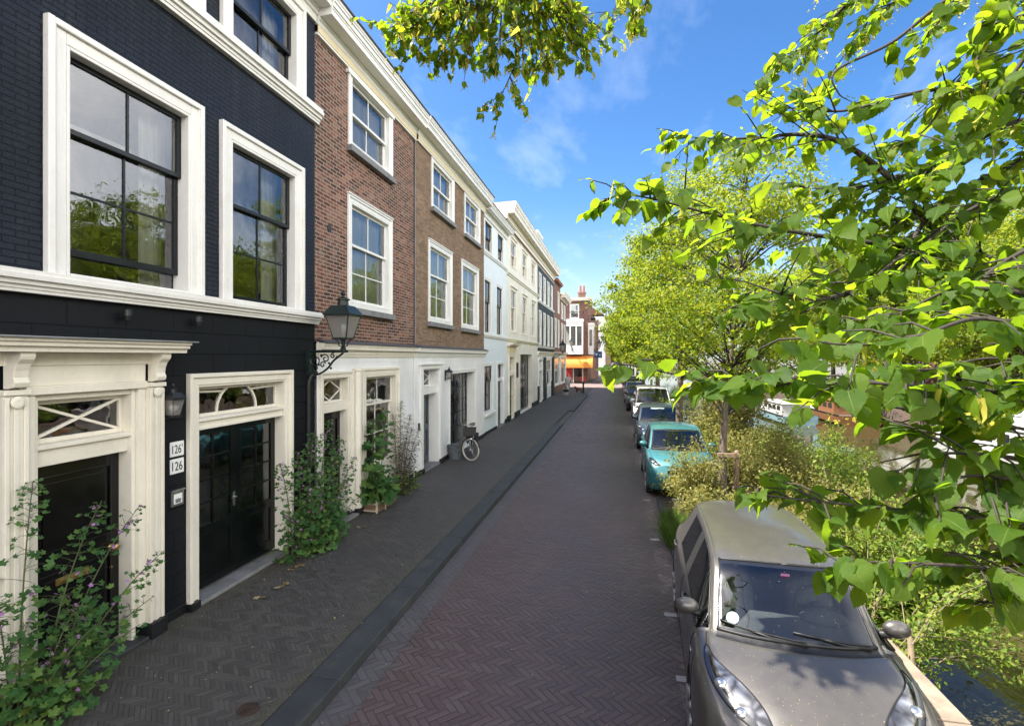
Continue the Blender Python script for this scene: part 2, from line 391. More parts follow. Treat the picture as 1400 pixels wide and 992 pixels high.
M['blue_wall'] = plain('pale_blue_white_render', (.66, .735, .79), .55, var=.04, scale=2.0, bump=.08, dirt=((.5, .55, .58), .2))
M['slate_wall'] = brick('slate_painted_brick', None, (0, 0, 0), .21, .065, .007, .6, paint=(.021, .026, .034))
M['grey_stone'] = plain('grey_sill_stone', (.20, .20, .205), .7, var=.2, scale=5, bump=.25, dirt=((.09, .09, .085), .6))
M['blue_stone'] = plain('dark_kerb_stone', (.038, .042, .045), .65, var=.25, scale=3, bump=.2, dirt=((.075, .075, .062), .6))
M['plinth'] = plain('black_plinth_paint', (.010, .011, .013), .35, var=.3, scale=4, bump=.15, dirt=((.05, .048, .042), .4))
M['black_gloss'] = plain('black_gloss_door_paint', (.0055, .006, .006), .16, var=.3, scale=3, bump=.015, spec=.35)
M['green_gloss'] = plain('dark_green_gloss_paint', (.004, .0055, .0055), .2, var=.3, scale=3, bump=.015, spec=.35)
M['navy_gloss'] = plain('dark_blue_grey_door_paint', (.03, .042, .058), .3, var=.2, scale=3, bump=.02)
M['sash_dark'] = plain('dark_sash_paint', (.006, .009, .012), .3, var=.2, scale=3, bump=.02, spec=.3)
M['lead'] = plain('lead_flashing', (.11, .115, .13), .5, metal=.3, var=.2, scale=4, bump=.1)
M['zinc'] = plain('weathered_zinc', (.30, .31, .33), .5, metal=.5, var=.15, scale=4, bump=.05)
M['tile'] = plain('roof_tiles', (.14, .06, .04), .8, var=.3, scale=5, bump=.3)
M['terracotta'] = plain('terracotta_pot', (.32, .12, .075), .75, var=.2, scale=8, bump=.2)
M['brass'] = plain('worn_brass', (.55, .40, .16), .35, metal=1, var=.15, scale=20)
M['steel'] = plain('brushed_steel', (.55, .55, .55), .35, metal=1, var=.1, scale=20)
M['iron_green'] = plain('dark_green_cast_iron', (.005, .015, .0135), .38, var=.3, scale=9, bump=.15)
M['iron'] = plain('black_cast_iron', (.011, .012, .014), .42, var=.3, scale=9, bump=.2)
M['enamel'] = plain('white_enamel', (.80, .80, .78), .22, var=.03, scale=9)
M['ink'] = plain('black_lettering', (.008, .008, .008), .4, var=.1)
M['curtain'] = plain('white_curtain_cloth', (.74, .73, .70), .85, var=.04, scale=3, bump=.05)
M['room'] = plain('dim_room_plaster', (.42, .40, .37), .85, var=.25, scale=1.1)
M['glass'] = glass_mat('old_window_glass', 2.15, (.88, .91, .90), .022)
N = NT('frosted_lamp_glass'); tl = N.n('BsdfTranslucent', {'Color': (.72, .69, .66)}); tr = N.n('BsdfTransparent', {'Color': (.85, .87, .85)}); gl = N.n('BsdfGlossy', {'Roughness': .12})
df = N.n('BsdfDiffuse', {'Color': (.46, .43, .41)}); a1 = N.n('MixShader', {0: .5}); N.put(a1.inputs[1], tl.outputs[0]); N.put(a1.inputs[2], df.outputs[0]); a2 = N.n('MixShader', {0: .5}); N.put(a2.inputs[1], tr.outputs[0]); N.put(a2.inputs[2], a1.outputs[0])
a3 = N.n('MixShader', {0: .12}); N.put(a3.inputs[1], a2.outputs[0]); N.put(a3.inputs[2], gl.outputs[0]); M['lamp_glass'] = N.done(a3.outputs[0])
M['side_render'] = plain('grey_side_render', (.34, .32, .30), .8, var=.15, scale=1.5, bump=.2)

# ------------------------------------------------------------------ ground
FX = -5.3                                                    # house fronts
def sheet(name, x0, x1, y0, y1, z, mat, kind='structure', ny=1, fx=None):
    b = MB()
    for i in range(ny):
        ya, yb = y0+(y1-y0)*i/ny, y0+(y1-y0)*(i+1)/ny
        b.quad((x0, ya, z), (x1, ya, z), (x1, yb, z), (x0, yb, z))
    o = ob(name, b, mat); o['kind'] = kind; return o
m_walk = herring('pavement_clinkers', [(.15, (.047, .042, .038)), (.5, (.063, .057, .051)), (.85, (.083, .075, .067))], (.021, .020, .018), .043, 4, 45, .5, sheen=.66, jw=.6, edges=((-5.3, .45), (-3.05, .22)))
m_road = herring('street_clinkers', [(.15, (.066, .044, .041)), (.45, (.087, .057, .053)), (.65, (.103, .069, .065)), (.9, (.107, .085, .080))], (.026, .021, .022), .074, 3, 45, .65, patch=(.090, .058, .058), sheen=.5)
m_bay = herring('parking_bay_clinkers', [(.2, (.075, .055, .05)), (.5, (.115, .085, .075)), (.85, (.16, .13, .12))], (.05, .045, .035), .1, 2, 45, .7, sheen=.7)
m_cross = herring('side_street_clinkers', [(.2, (.13, .09, .08)), (.5, (.19, .135, .12)), (.85, (.24, .18, .165))], (.08, .06, .05), .1, 2, 0, .5, sheen=.7)
m_soil = plain('dry_soil', (.085, .065, .042), .95, var=.4, scale=7, bump=.6, dirt=((.05, .06, .022), .6))
m_land = plain('town_ground', (.10, .095, .085), .9, var=.2, scale=.4, bump=.2)
m_cope = plain('quay_coping_stone', (.25, .19, .14), .8, var=.25, scale=4, bump=.4, dirt=((.12, .10, .07), .6))
m_mark = plain('white_road_paint', (.36, .345, .325), .7, var=.2, scale=14, bump=.3, dirt=((.25, .22, .2), .5))
KX0, KX1 = -2.72, -2.38                                      # kerb face at y=0 and y=47
def kx(y): return KX0 + (KX1-KX0)*max(-.4, min(1.0, y/47))
sheet('ground', -500, 2.7, -60, 900, -.118, m_land)
b = MB(); b.quad((kx(-20), -20, -.104), (.62, -20, -.104), (.62, 55.2, -.104), (kx(47)-.1, 55.2, -.104)); ob('road', b, m_road)['kind'] = 'structure'
sheet('parking_bay', .62, 2.72, -20, 160, -.104, m_bay)
sheet('side_street', -60, .62, 55.2, 63.4, -.104, m_cross)
b = MB(); b.quad((-3.0, 63.4, -.104), (.62, 63.4, -.104), (3.0, 160, -.104), (-3.4, 160, -.104)); ob('far_road', b, m_road)['kind'] = 'structure'
b = MB()
pts = [(-20, kx(-20)), (14.9, kx(14.9)), (24.9, kx(24.9)), (30.8, kx(30.8)), (45, kx(45)), (46.6, kx(46)-.12), (47.6, kx(47)-.5), (48.0, kx(47)-1.1)]
for (ya, xa), (yb, xb) in zip(pts[:-1], pts[1:]):
    b.add([(FX-.6, ya, .0), (xa-.34, ya, .0), (xb-.34, yb, .0), (FX-.6, yb, .0)], [(0, 1, 2, 3)])
b.add([(FX-.6, 48, 0), (kx(47)-1.44, 48, 0), (kx(47)-1.6, 55.1, 0), (FX-.6, 55.1, 0), (kx(47)-1.44, 48, -.1), (kx(47)-1.6, 55.1, -.1)], [(0, 1, 2, 3), (1, 4, 5, 2)])
ob('pavement', b, m_walk)['kind'] = 'structure'
b = MB(); m_klow = plain('lowered_kerb_clinkers', (.085, .075, .07), .7, var=.25, scale=8, bump=.3)
for (ya, xa), (yb, xb) in zip(pts[:-1], pts[1:]):
    n = max(1, int((yb-ya)/1.0))
    low = (24.8 < ya < 30.7); b.cur = 1 if low else 0; dz = -.055 if low else .004
    for i in range(n):
        a, c = ya+(yb-ya)*i/n+.004, ya+(yb-ya)*(i+1)/n-.004
        x1, x2 = xa+(xb-xa)*i/n, xa+(xb-xa)*(i+1)/n
        b.add([(x1-.338, a, -.16), (x1, a, -.16), (x2, c, -.16), (x2-.338, c, -.16), (x1-.338, a, dz), (x1-.015, a, dz), (x2-.015, c, dz), (x2-.338, c, dz)],
              [(4, 5, 6, 7), (1, 2, 6, 5), (0, 1, 5, 4), (2, 3, 7, 6), (3, 0, 4, 7)])
o = ob('kerb', b, [M['blue_stone'], m_klow], bevel=.012); o['kind'] = 'structure'
b = MB()
b.add([(kx(-20)+.002, -20, -.1), (kx(-20)+.3, -20, -.1), (kx(47)+.3, 47, -.1), (kx(47)+.002, 47, -.1)], [(0, 1, 2, 3)])
ob('road_gutter', b, herring('gutter_clinkers', [(.2, (.070, .060, .060)), (.5, (.088, .078, .079)), (.85, (.10, .092, .094))], (.05, .045, .045), .084, 3, 45, .4))['kind'] = 'structure'
b = MB()
for y in (2.9, 5.5, 6.84, 9.6, 12.2, 18.6, 23.8, 29.6):
    b.quad((.60, y-.05, -.098), (.76, y-.05, -.098), (.76, y+.05, -.098), (.60, y+.05, -.098))
ob('road_markings', b, m_mark)['kind'] = 'structure'
# tree pits with a low stone edge, quay wall and coping
b = MB()
for ya, yb in ((8.35, 12.15), (17.2, 18.5), (25.4, 26.9)):
    b.box(1.0, 2.68, ya, yb, -.2, -.06)
ob('planting_bed', b, m_soil)['kind'] = 'structure'
b = MB()
for ya, yb in ((8.35, 12.15), (17.2, 18.5), (25.4, 26.9)):
    for q in ((.9, .998, ya-.1, yb+.1), (1.0, 2.68, ya-.1, ya-.002), (1.0, 2.68, yb+.002, yb+.1)): b.box(q[0], q[1], q[2], q[3], -.2, -.035)
ob('bed_kerb', b, M['blue_stone'], bevel=.01)['kind'] = 'structure'
b = MB()
y = -20.0
while y < 160:
    L = 1.35+random.uniform(-.1, .1); w = random.uniform(-.008, .008)
    b.box(2.74+w, 3.07+w, y+.004, y+L-.004, -.3, -.03+random.uniform(-.006, .006)); y += L
ob('quay_coping', b, m_cope, bevel=.012)['kind'] = 'structure'
m_quay = brick('quay_wall_brick', [(.15, (.06, .04, .03)), (.5, (.12, .075, .055)), (.9, (.16, .11, .08))], (.14, .13, .11), .22, .07, .01, .7, stain=(.05, .06, .03))
b = MB(); b.box(2.715, 3.02, -20, 160, -3, -.302); ob('quay_wall', b, m_quay)['kind'] = 'structure'
# water
N = NT('canal_water'); p = N.pos()
wv = N.n('Mapping', {'Vector': p, 'Scale': (1.0, .55, 1)}).outputs[0]
h = N.m('ADD', N.m('MULTIPLY', N.noise(wv, 1.7, 3), .7), N.m('MULTIPLY', N.noise(wv, 7, 2), .16))
c = N.mix(N.noise(p, .5, 3), (.032, .030, .012), (.055, .048, .02))
m_water = N.done(N.bsdf(Base_Color=c, Roughness=.03, IOR=1.33, Specular_IOR_Level=.5, Normal=N.bump(h, .22, .05)))
sheet('canal_water', 2.7, 17.3, -60, 400, -1.25, m_water)
sheet('far_bank', 17.0, 500, -60, 900, -.15, m_land)
sheet('far_quay', 17.3, 25.0, -60, 400, -.12, m_bay)
b = MB(); b.box(16.98, 17.28, -60, 400, -3, -.05); ob('far_quay_wall', b, m_quay)['kind'] = 'structure'
# ------------------------------------------------------------------ house fronts
def facade(mb, X, y0, y1, z0, z1, holes, dep=.24):
    """wall face at X with openings (ya, yb, za, zb) and their reveals"""
    ys = sorted({y0, y1, *[h[0] for h in holes], *[h[1] for h in holes]}); zs = sorted({z0, z1, *[h[2] for h in holes], *[h[3] for h in holes]})
    ys = [v for v in ys if y0 <= v <= y1]; zs = [v for v in zs if z0 <= v <= z1]
    for a, c in zip(ys[:-1], ys[1:]):
        for d, e in zip(zs[:-1], zs[1:]):
            my, mz = (a+c)/2, (d+e)/2
            if any(h[0] < my < h[1] and h[2] < mz < h[3] for h in holes): continue
            mb.quad((X, a, d), (X, c, d), (X, c, e), (X, a, e))
    for a, c, d, e in holes:
        if a >= y1 or c <= y0: continue
        D = X-dep
        mb.quad((X, a, d), (X, a, e), (D, a, e), (D, a, d)); mb.quad((X, c, e), (X, c, d), (D, c, d), (D, c, e))
        mb.quad((X, a, e), (X, c, e), (D, c, e), (D, a, e)); mb.quad((X, c, d), (X, a, d), (D, a, d), (D, c, d))

def room_box(mb, X, y0, y1, z0, z1, d=1.6):
    """the room behind an opening: back, sides, floor, ceiling"""
    a, c, e, f = y0-.5, y1+.5, z0-.45, z1+.2; x0, x1 = X-d, X-.26
    mb.quad((x0, a, e), (x0, c, e), (x0, c, f), (x0, a, f)); mb.quad((x0, a, e), (x0, a, f), (x1, a, f), (x1, a, e))
    mb.quad((x0, c, e), (x1, c, e), (x1, c, f), (x0, c, f)); mb.quad((x0, a, f), (x0, c, f), (x1, c, f), (x1, a, f)); mb.quad((x0, a, e), (x1, a, e), (x1, c, e), (x0, c, e))

def grid_sash(mb, x, y0, y1, z0, z1, cols, rows, st=.055, bt=.026, dp=.045, bot=None):
    """stiles, rails and glazing bars of one sash; front face at x"""
    bot = bot or st
    mb.box(x-dp, x, y0, y0+st, z0, z1); mb.box(x-dp, x, y1-st, y1, z0, z1)
    mb.box(x-dp, x-.001, y0+st, y1-st, z0, z0+bot); mb.box(x-dp, x-.001, y0+st, y1-st, z1-st, z1)
    for i in range(1, cols):
        y = y0+(y1-y0)*i/cols; mb.box(x-dp+.008, x-.008, y-bt/2, y+bt/2, z0+bot, z1-st)
    for j in range(1, rows):
        z = z0+bot+(z1-st-z0-bot)*j/rows; mb.box(x-dp+.01, x-.011, y0+st, y1-st, z-bt/2, z+bt/2)

def pleats(mb, x, y0, y1, z0, z1, amp=.02, wl=.11):
    n = max(6, int((y1-y0)/.018)); vs = []; fs = []
    for i in range(n+1):
        y = y0+(y1-y0)*i/n; d = amp*math.sin(2*PI*(y-y0)/wl+.8*math.sin(y*9)); vs += [(x+d*.6, y, z0), (x+d*1.2, y, z1)]
    for i in range(n): fs.append((2*i, 2*i+2, 2*i+3, 2*i+1))
    mb.add(vs, fs)

def surround(mb, X, a, b, z0, z1, w, proud, wt=None, bottom=0.0, head=.0):
    """architrave round the opening a..b, z0..z1: flat band, prouder outer moulding, optional bottom rail"""
    wt = wt or w; o = w*.36
    for s in (-1, 1):
        e = a if s < 0 else b
        y_in, y_mid, y_out = e, e+s*(w-o), e+s*w
        mb.box(X, X+proud*.55, y_in, y_mid, z0-bottom, z1+wt-o); mb.box(X, X+proud, y_mid+s*.0, y_out, z0-bottom, z1+wt)
        mb.box(X, X+proud*.8, y_mid-s*.018, y_mid, z0-bottom, z1+wt-o+.018) if w > .12 else None
    mb.box(X, X+proud*.54, a, b, z1, z1+wt-o); mb.box(X, X+proud*.99, a-(w-o), b+(w-o), z1+wt-o, z1+wt-.001)
    if head: mb.box(X, X+proud+head, a-w-.02, b+w+.02, z1+wt+.001, z1+wt+.035)
    if bottom: mb.box(X, X+proud*.53, a, b, z0-bottom, z0)

def window(h, X, a, b, z0, z1, w=.12, proud=.05, fm='white', sm='white', cols=2, up=1, low=2, mid=.6, sill=None, bottom=.08, wt=None, recess=.13, curtain=None, room=None, head=0, raised=0.0, st=.055, lowcols=None):
    """opening a..b, z0..z1 in the wall plane: surround > sash, pane, sill, curtain"""
    mb = MB(); surround(mb, X, a, b, z0, z1, w, proud, wt, bottom, head)
    t = .035                                               # lining inside the opening
    mb.box(X-.2, X+proud*.52, a, a+t, z0, z1); mb.box(X-.2, X+proud*.52, b-t, b, z0, z1); mb.box(X-.2, X+proud*.51, a+t, b-t, z1-t, z1); mb.box(X-.2, X+proud*.51, a+t, b-t, z0, z0+t)
    f = ob('window', mb, M[fm], h, bevel=.009)
    A, B, C, D = a+t, b-t, z0+t, z1-t; zm = C+(D-C)*mid
    mb = MB(); xs = X-recess+.05; xl = X-recess
    grid_sash(mb, xs, A+.001, B-.001, zm-.03, D-.001, cols, up, st)
    grid_sash(mb, xl, A+.001, B-.001, C+raised+.001, zm+.03+raised*.0, lowcols or cols, low, st, bot=st*1.35)
    ob('sash', mb, M[sm], f, bevel=.004)
    mb = MB(); e = .03
    mb.quad((xs-.022, A+e, zm-.03+e), (xs-.022, B-e, zm-.03+e), (xs-.022, B-e, D-e), (xs-.022, A+e, D-e))
    mb.quad((xl-.022, A+e, C+raised+e), (xl-.022, B-e, C+raised+e), (xl-.022, B-e, zm+.03-e), (xl-.022, A+e, zm+.03-e))
    if raised: mb.quad((xl-.06, A+e, C), (xl-.06, B-e, C), (xl-.06, B-e, C+raised+.04), (xl-.06, A+e, C+raised+.04))
    ob('pane', mb, M['glass'], f)
    if sill:
        mb = MB(); mb.box(X-.02, X+proud+.07, a-w-.03, b+w+.03, z0-bottom-.13, z0-bottom-.003); ob('sill', mb, M[sill], f, bevel=.008)
    if curtain:
        mb = MB()
        if 'r' in curtain: pleats(mb, X-.36, B-.34, B+.12, C, D)
        if 'l' in curtain: pleats(mb, X-.36, A-.12, A+.22, C, D)
        if 'f' in curtain: pleats(mb, X-.36, A-.05, B+.05, C-.05, D, .025)
        if 'h' in curtain: mb.box(X-.5, X-.46, A-.2, B+.2, C+(D-C)*.74, C+(D-C)*.77)
        if 'b' in curtain: mb.box(X-.33, X-.32, A-.02, B+.02, C+(D-C)*.55, D)
        if mb.f: ob('curtain', mb, M['curtain'], f)
        if 'n' in curtain: mb = MB(); pleats(mb, X-.22, A-.0, B+.0, C, D, .012, .2); ob('net_curtain', mb, M['net'], f)
    if room is not None: room_box(room, X, a, b, z0, z1)
    return (a, b, z0, z1)

def panel_leaf(mb, x, y0, y1, z0, z1, panels):
    """door leaf: slab with raised mouldings round sunk panels (ya, yb, za, zb) in 0..1"""
    mb.box(x-.045, x-.012, y0, y1, z0, z1); W, H = y1-y0, z1-z0
    ys = sorted({0, 1, *[p[0] for p in panels], *[p[1] for p in panels]}); zs = sorted({0, 1, *[p[2] for p in panels], *[p[3] for p in panels]})
    for a, c in zip(ys[:-1], ys[1:]):
        for d, e in zip(zs[:-1], zs[1:]):
            my, mz = (a+c)/2, (d+e)/2
            if any(p[0] < my < p[1] and p[2] < mz < p[3] for p in panels): continue
            mb.box(x-.0115, x, y0+a*W, y0+c*W, z0+d*H, z0+e*H)
    for p in panels:
        a, c, d, e = y0+p[0]*W, y0+p[1]*W, z0+p[2]*H, z0+p[3]*H; k = .018
        mb.box(x-.0112, x+.012, a-k, a, d-k, e+k); mb.box(x-.0112, x+.012, c, c+k, d-k, e+k); mb.box(x-.0112, x+.012, a, c, d-k, d); mb.box(x-.0112, x+.012, a, c, e, e+k)
        mb.prism_x([(a+.05, d+.05), (c-.05, d+.05), (c-.05, e-.05), (a+.05, e-.05)], x-.0113, x-.001)

def strut(mb, x, p, q, w=.028, d=.03):
    """a bar in the facade plane from (y, z) p to q"""
    v = Vector((q[0]-p[0], q[1]-p[1])); n = Vector((-v.y, v.x)).normalized()*w/2
    mb.prism_x([(p[0]-n.x, p[1]-n.y), (q[0]-n.x, q[1]-n.y), (q[0]+n.x, q[1]+n.y), (p[0]+n.x, p[1]+n.y)], x-d, x)

def fanlight(h, X, a, b, z0, z1, mat, pattern, recess=.12):
    x = X-recess; mb = MB(); st = .045
    mb.box(x-.05, x, a, a+st, z0, z1); mb.box(x-.05, x, b-st, b, z0, z1); mb.box(x-.05, x-.001, a+st, b-st, z0, z0+st); mb.box(x-.05, x-.001, a+st, b-st, z1-st, z1)
    A, B, C, D = a+st, b-st, z0+st, z1-st
    if pattern == 'cross': strut(mb, x-.004, (A, C), (B, D)); strut(mb, x-.0085, (A, D), (B, C))
    if pattern == 'diamond':
        my, mz = (A+B)/2, (C+D)/2
        for i, (p, q) in enumerate((((A, mz), (my, D)), ((my, D), (B, mz)), ((B, mz), (my, C)), ((my, C), (A, mz)))): strut(mb, x-.004-.002*i, p, q, .024)
    if pattern == 'lattice':
        for i in range(3):
            y = A+(B-A)*(i+.5)/3; strut(mb, x-.004, (y, C), (y, D), .02)
        for i in range(2):
            zz = C+(D-C)*i/2; strut(mb, x-.012, (A, zz), (B, zz+(D-C)/2), .02); strut(mb, x-.018, (A, zz+(D-C)/2), (B, zz), .02)
    if pattern == 'sun':
        my = (A+B)/2; R = (B-A)*.24; n = 14
        for i in range(n):
            t0, t1 = PI*i/n, PI*(i+1)/n
            strut(mb, x-.004-.0006*(i % 2), (my-R*math.cos(t0), C+R*.95*math.sin(t0)), (my-R*math.cos(t1), C+R*.95*math.sin(t1)), .032)
        strut(mb, x-.01, (my, C+R*.95), (my, D)); strut(mb, x-.011, (my-R*.72, C+R*.7), (A, D-.02)); strut(mb, x-.012, (my+R*.72, C+R*.7), (B, D-.02))
    f = ob('fanlight', mb, mat, h, bevel=.003)
    mb = MB(); mb.quad((x-.03, A-.01, C-.01), (x-.03, B+.01, C-.01), (x-.03, B+.01, D+.01), (x-.03, A-.01, D+.01)); ob('pane', mb, M['glass'], f)

def cornice(mb, X, y0, y1, z0, z1, out, steps=None):
    """moulded eaves: profile built up in steps of (drop fraction, projection fraction)"""
    H = z1-z0
    steps = steps or [(0, .18), (.18, .24), (.30, .80), (.52, .84), (.60, .90), (.78, .96), (.88, 1.0)]
    pr = [(X-.02, z0)]
    for i, (f, o) in enumerate(steps):
        zt = z0+H*(steps[i+1][0] if i+1 < len(steps) else 1)
        pr += [(X+out*o, z0+H*f), (X+out*o+.004, zt)]
    pr.append((X-.02, z1)); mb.prism(pr, y0, y1)

def shell(h, y0, y1, z1, ridge, mat, X=FX, back=-14.0, chimneys=(), ends=True):
    mb = MB(); D = X-.27
    if ends: mb.quad((D, y0, -.1), (back, y0, -.1), (back, y0, z1), (D, y0, z1)); mb.quad((D, y1, -.1), (D, y1, z1), (back, y1, z1), (back, y1, -.1))
    mb.quad((back, y0, -.1), (back, y1, -.1), (back, y1, z1), (back, y0, z1))
    xm = (X+back)/2
    mb.add([(X-.3, y0, z1), (back, y0, z1), (xm, y0, z1+ridge-.05), (X-.3, y1, z1), (back, y1, z1), (xm, y1, z1+ridge-.05)], [(0, 1, 2), (3, 5, 4)])
    ob('side_wall', mb, M['side_render'], h)
    mb = MB(); e = .0
    mb.add([(X+.1, y0+.01, z1-.02), (X+.1, y1-.01, z1-.02), (xm, y1-.01, z1+ridge), (xm, y0+.01, z1+ridge), (back-.2, y0+.01, z1-.02), (back-.2, y1-.01, z1-.02),
            (X+.1, y0+.01, z1-.12), (X+.1, y1-.01, z1-.12), (xm, y1-.01, z1+ridge-.12), (xm, y0+.01, z1+ridge-.12), (back-.2, y0+.01, z1-.12), (back-.2, y1-.01, z1-.12)],
           [(0, 1, 2, 3), (3, 2, 5, 4), (6, 9, 8, 7), (9, 10, 11, 8), (0, 6, 7, 1), (4, 5, 11, 10), (0, 3, 9, 6), (3, 4, 10, 9), (1, 7, 8, 2), (2, 8, 11, 5)])
    r = ob('roof', mb, M['tile'], h)
    for (x, y, zz, w, hh, mt) in chimneys:
        mb = MB(); mb.box(x-w/2, x+w/2, y-w*.6, y+w*.6, zz-1.5, zz+hh); mb.box(x-w/2-.06, x+w/2+.06, y-w*.6-.06, y+w*.6+.06, zz+hh, zz+hh+.1)
        c = ob('chimney', mb, M[mt], r, bevel=.01)
        mb = MB()
        for k in (-.3, .3): mb.lathe([(.11, 0), (.12, .05), (.09, .1), (.085, .4), (.12, .42), (.11, .5), (.07, .5)], (x, y+k*w, zz+hh+.1), n=12)
        ob('chimney_pot', mb, M['terracotta'], r, smooth=False)

def plain_door(h, X, a, b, z0, z1, mat, panels, recess=.14, handle='knob', hy=None):
    mb = MB(); panel_leaf(mb, X-recess, a, b, z0, z1, panels); d = ob('door', mb, M[mat], h, bevel=.004)
    hy = hy if hy is not None else b-.09; hz = z0+1.02; x = X-recess
    mb = MB()
    if handle == 'knob': mb.lathe([(.03, 0), (.03, .006), (.014, .012), (.014, .04), (.034, .055), (.04, .075), (.03, .092), (.01, .098)], (x, hy, hz), 'x', 14)
    else: mb.tube([(x, hy, hz), (x+.05, hy, hz), (x+.055, hy-.1, hz)], .011, 8); mb.box(x, x+.006, hy-.025, hy+.025, hz-.1, hz+.1)
    ob('handle', mb, M['brass'], d, smooth=True)
    return d

def glazed_door(h, X, a, b, z0, z1, mat, leaves=2, cols=2, rows=4, solid=.33, recess=.14):
    W = (b-a)/leaves; x = X-recess; mb = MB(); pg = MB()
    for i in range(leaves):
        y0, y1 = a+W*i+.003, a+W*(i+1)-.003; zs = z0+(z1-z0)*solid; st = .1
        mb.box(x-.045, x, y0, y0+st, z0, z1); mb.box(x-.045, x, y1-st, y1, z0, z1); mb.box(x-.045, x-.001, y0+st, y1-st, z1-st, z1); mb.box(x-.045, x-.001, y0+st, y1-st, z0, z0+.16); mb.box(x-.045, x-.001, y0+st, y1-st, zs-.06, zs+.06)
        mb.box(x-.04, x-.018, y0+st, y1-st, z0+.16, zs-.06)
        A, B, C, D = y0+st, y1-st, z0+.16, zs-.06; k = .02
        for q in ((A, A+k, C, D), (B-k, B, C, D), (A+k, B-k, C, C+k), (A+k, B-k, D-k, D)): mb.box(x-.017, x-.004, *q)
        C, D = zs+.06, z1-st
        for c in range(1, cols): y = A+(B-A)*c/cols; mb.box(x-.035, x-.006, y-.014, y+.014, C, D)
        for r in range(1, rows): z = C+(D-C)*r/rows; mb.box(x-.034, x-.009, A, B, z-.014, z+.014)
        pg.quad((x-.022, A-.01, C-.01), (x-.022, B+.01, C-.01), (x-.022, B+.01, D+.01), (x-.022, A-.01, D+.01))
    d = ob('door', mb, M[mat], h, bevel=.004); ob('pane', pg, M['glass'], d)
    mb = MB(); y = a+W-.05; mb.box(x, x+.006, y-.02, y+.02, z0+.95, z0+1.15); mb.tube([(x, y, z0+1.08), (x+.045, y, z0+1.08), (x+.05, y-.09, z0+1.08)], .009, 8)
    ob('handle', mb, M['steel'], d)
    return d

N = NT('net_curtain_cloth'); df = N.n('BsdfDiffuse', {'Color': (.72, .73, .74)}); tr = N.n('BsdfTransparent'); mx = N.n('MixShader', {0: .8}); N.put(mx.inputs[1], tr.outputs[0]); N.put(mx.inputs[2], df.outputs[0]); M['net'] = N.done(mx.outputs[0])
# ================= house 1: black brick with cream trim
h1 = thing('town_house', 'black painted brick house with cream trim and two doors, nearest the camera', 'house', (FX, 2, 0))
Y0, Y1 = -5.0, 8.28; rm = MB(); holes = []; lowh = []
K = dict(w=.19, proud=.075, fm='off_white', sm='sash_dark', bottom=.0, recess=.12)
for a, b_ in ((-3.4, -1.9), (.6, 2.1)): holes.append(window(h1, FX, a, b_, 3.99, 6.24, **K, curtain='rh', room=rm))
holes.append(window(h1, FX, 4.03, 5.52, 3.99, 6.25, **K, curtain='rh', room=rm, raised=.2, cols=2, up=1, low=2, mid=.66))
holes.append(window(h1, FX, 6.21, 7.7, 3.985, 6.24, **K, curtain='r', room=rm, mid=.62))
for a, b_ in ((-3.4, -1.9), (.6, 2.1), (4.03, 5.54)): holes.append(window(h1, FX, a, b_, 7.62, 8.98, **K, curtain='f', room=rm, low=1, mid=.5))
holes.append(window(h1, FX, 6.22, 7.74, 7.62, 8.98, **K, curtain='r', room=rm, low=1, mid=.5))
lowh += [(3.74, 4.78, .03, 2.93), (5.63, 7.43, .03, 2.84), (.4, 2.3, .9, 2.84)]
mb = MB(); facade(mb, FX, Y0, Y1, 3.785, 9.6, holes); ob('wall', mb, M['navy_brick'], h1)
mb = MB(); facade(mb, FX, Y0, Y1, .0, 3.783, lowh, .3); ob('ground_floor_wall', mb, M['navy_ashlar'], h1)
window(h1, FX, .4, 2.3, .9, 2.84, w=.15, fm='off_white', sm='sash_dark', room=rm, cols=3)
for a, b_, d, e in lowh[:2]: room_box(rm, FX-.05, a, b_, d+.4, e)
mb = MB()                                                    # string courses under both rows of windows
cs = [(0, .45), (.16, .55), (.34, .75), (.5, .8), (.56, 1.0), (.8, .9)]
cornice(mb, FX, Y0, Y1+.03, 3.785, 3.985, .16, cs); ob('string_course', mb, M['off_white'], h1, bevel=.004)
mb = MB(); cornice(mb, FX, Y0, Y1+.03, 7.36, 7.615, .17, cs); ob('string_course', mb, M['off_white'], h1, bevel=.004)
mb = MB(); mb.box(FX-.02, FX+.05, Y0, Y1-.01, 9.17, 9.32); cornice(mb, FX, Y0, Y1, 9.31, 9.72, .42); ob('cornice', mb, M['off_white'], h1, bevel=.004)
mb = MB(); mb.box(FX, FX+.43, Y0, Y1-.003, 9.722, 9.742); ob('gutter', mb, M['lead'], h1)
shell(h1, Y0, Y1-.005, 9.55, 3.0, 'side_render', chimneys=((-8.5, 1.0, 12.2, .8, .9, 'far_brick'),))
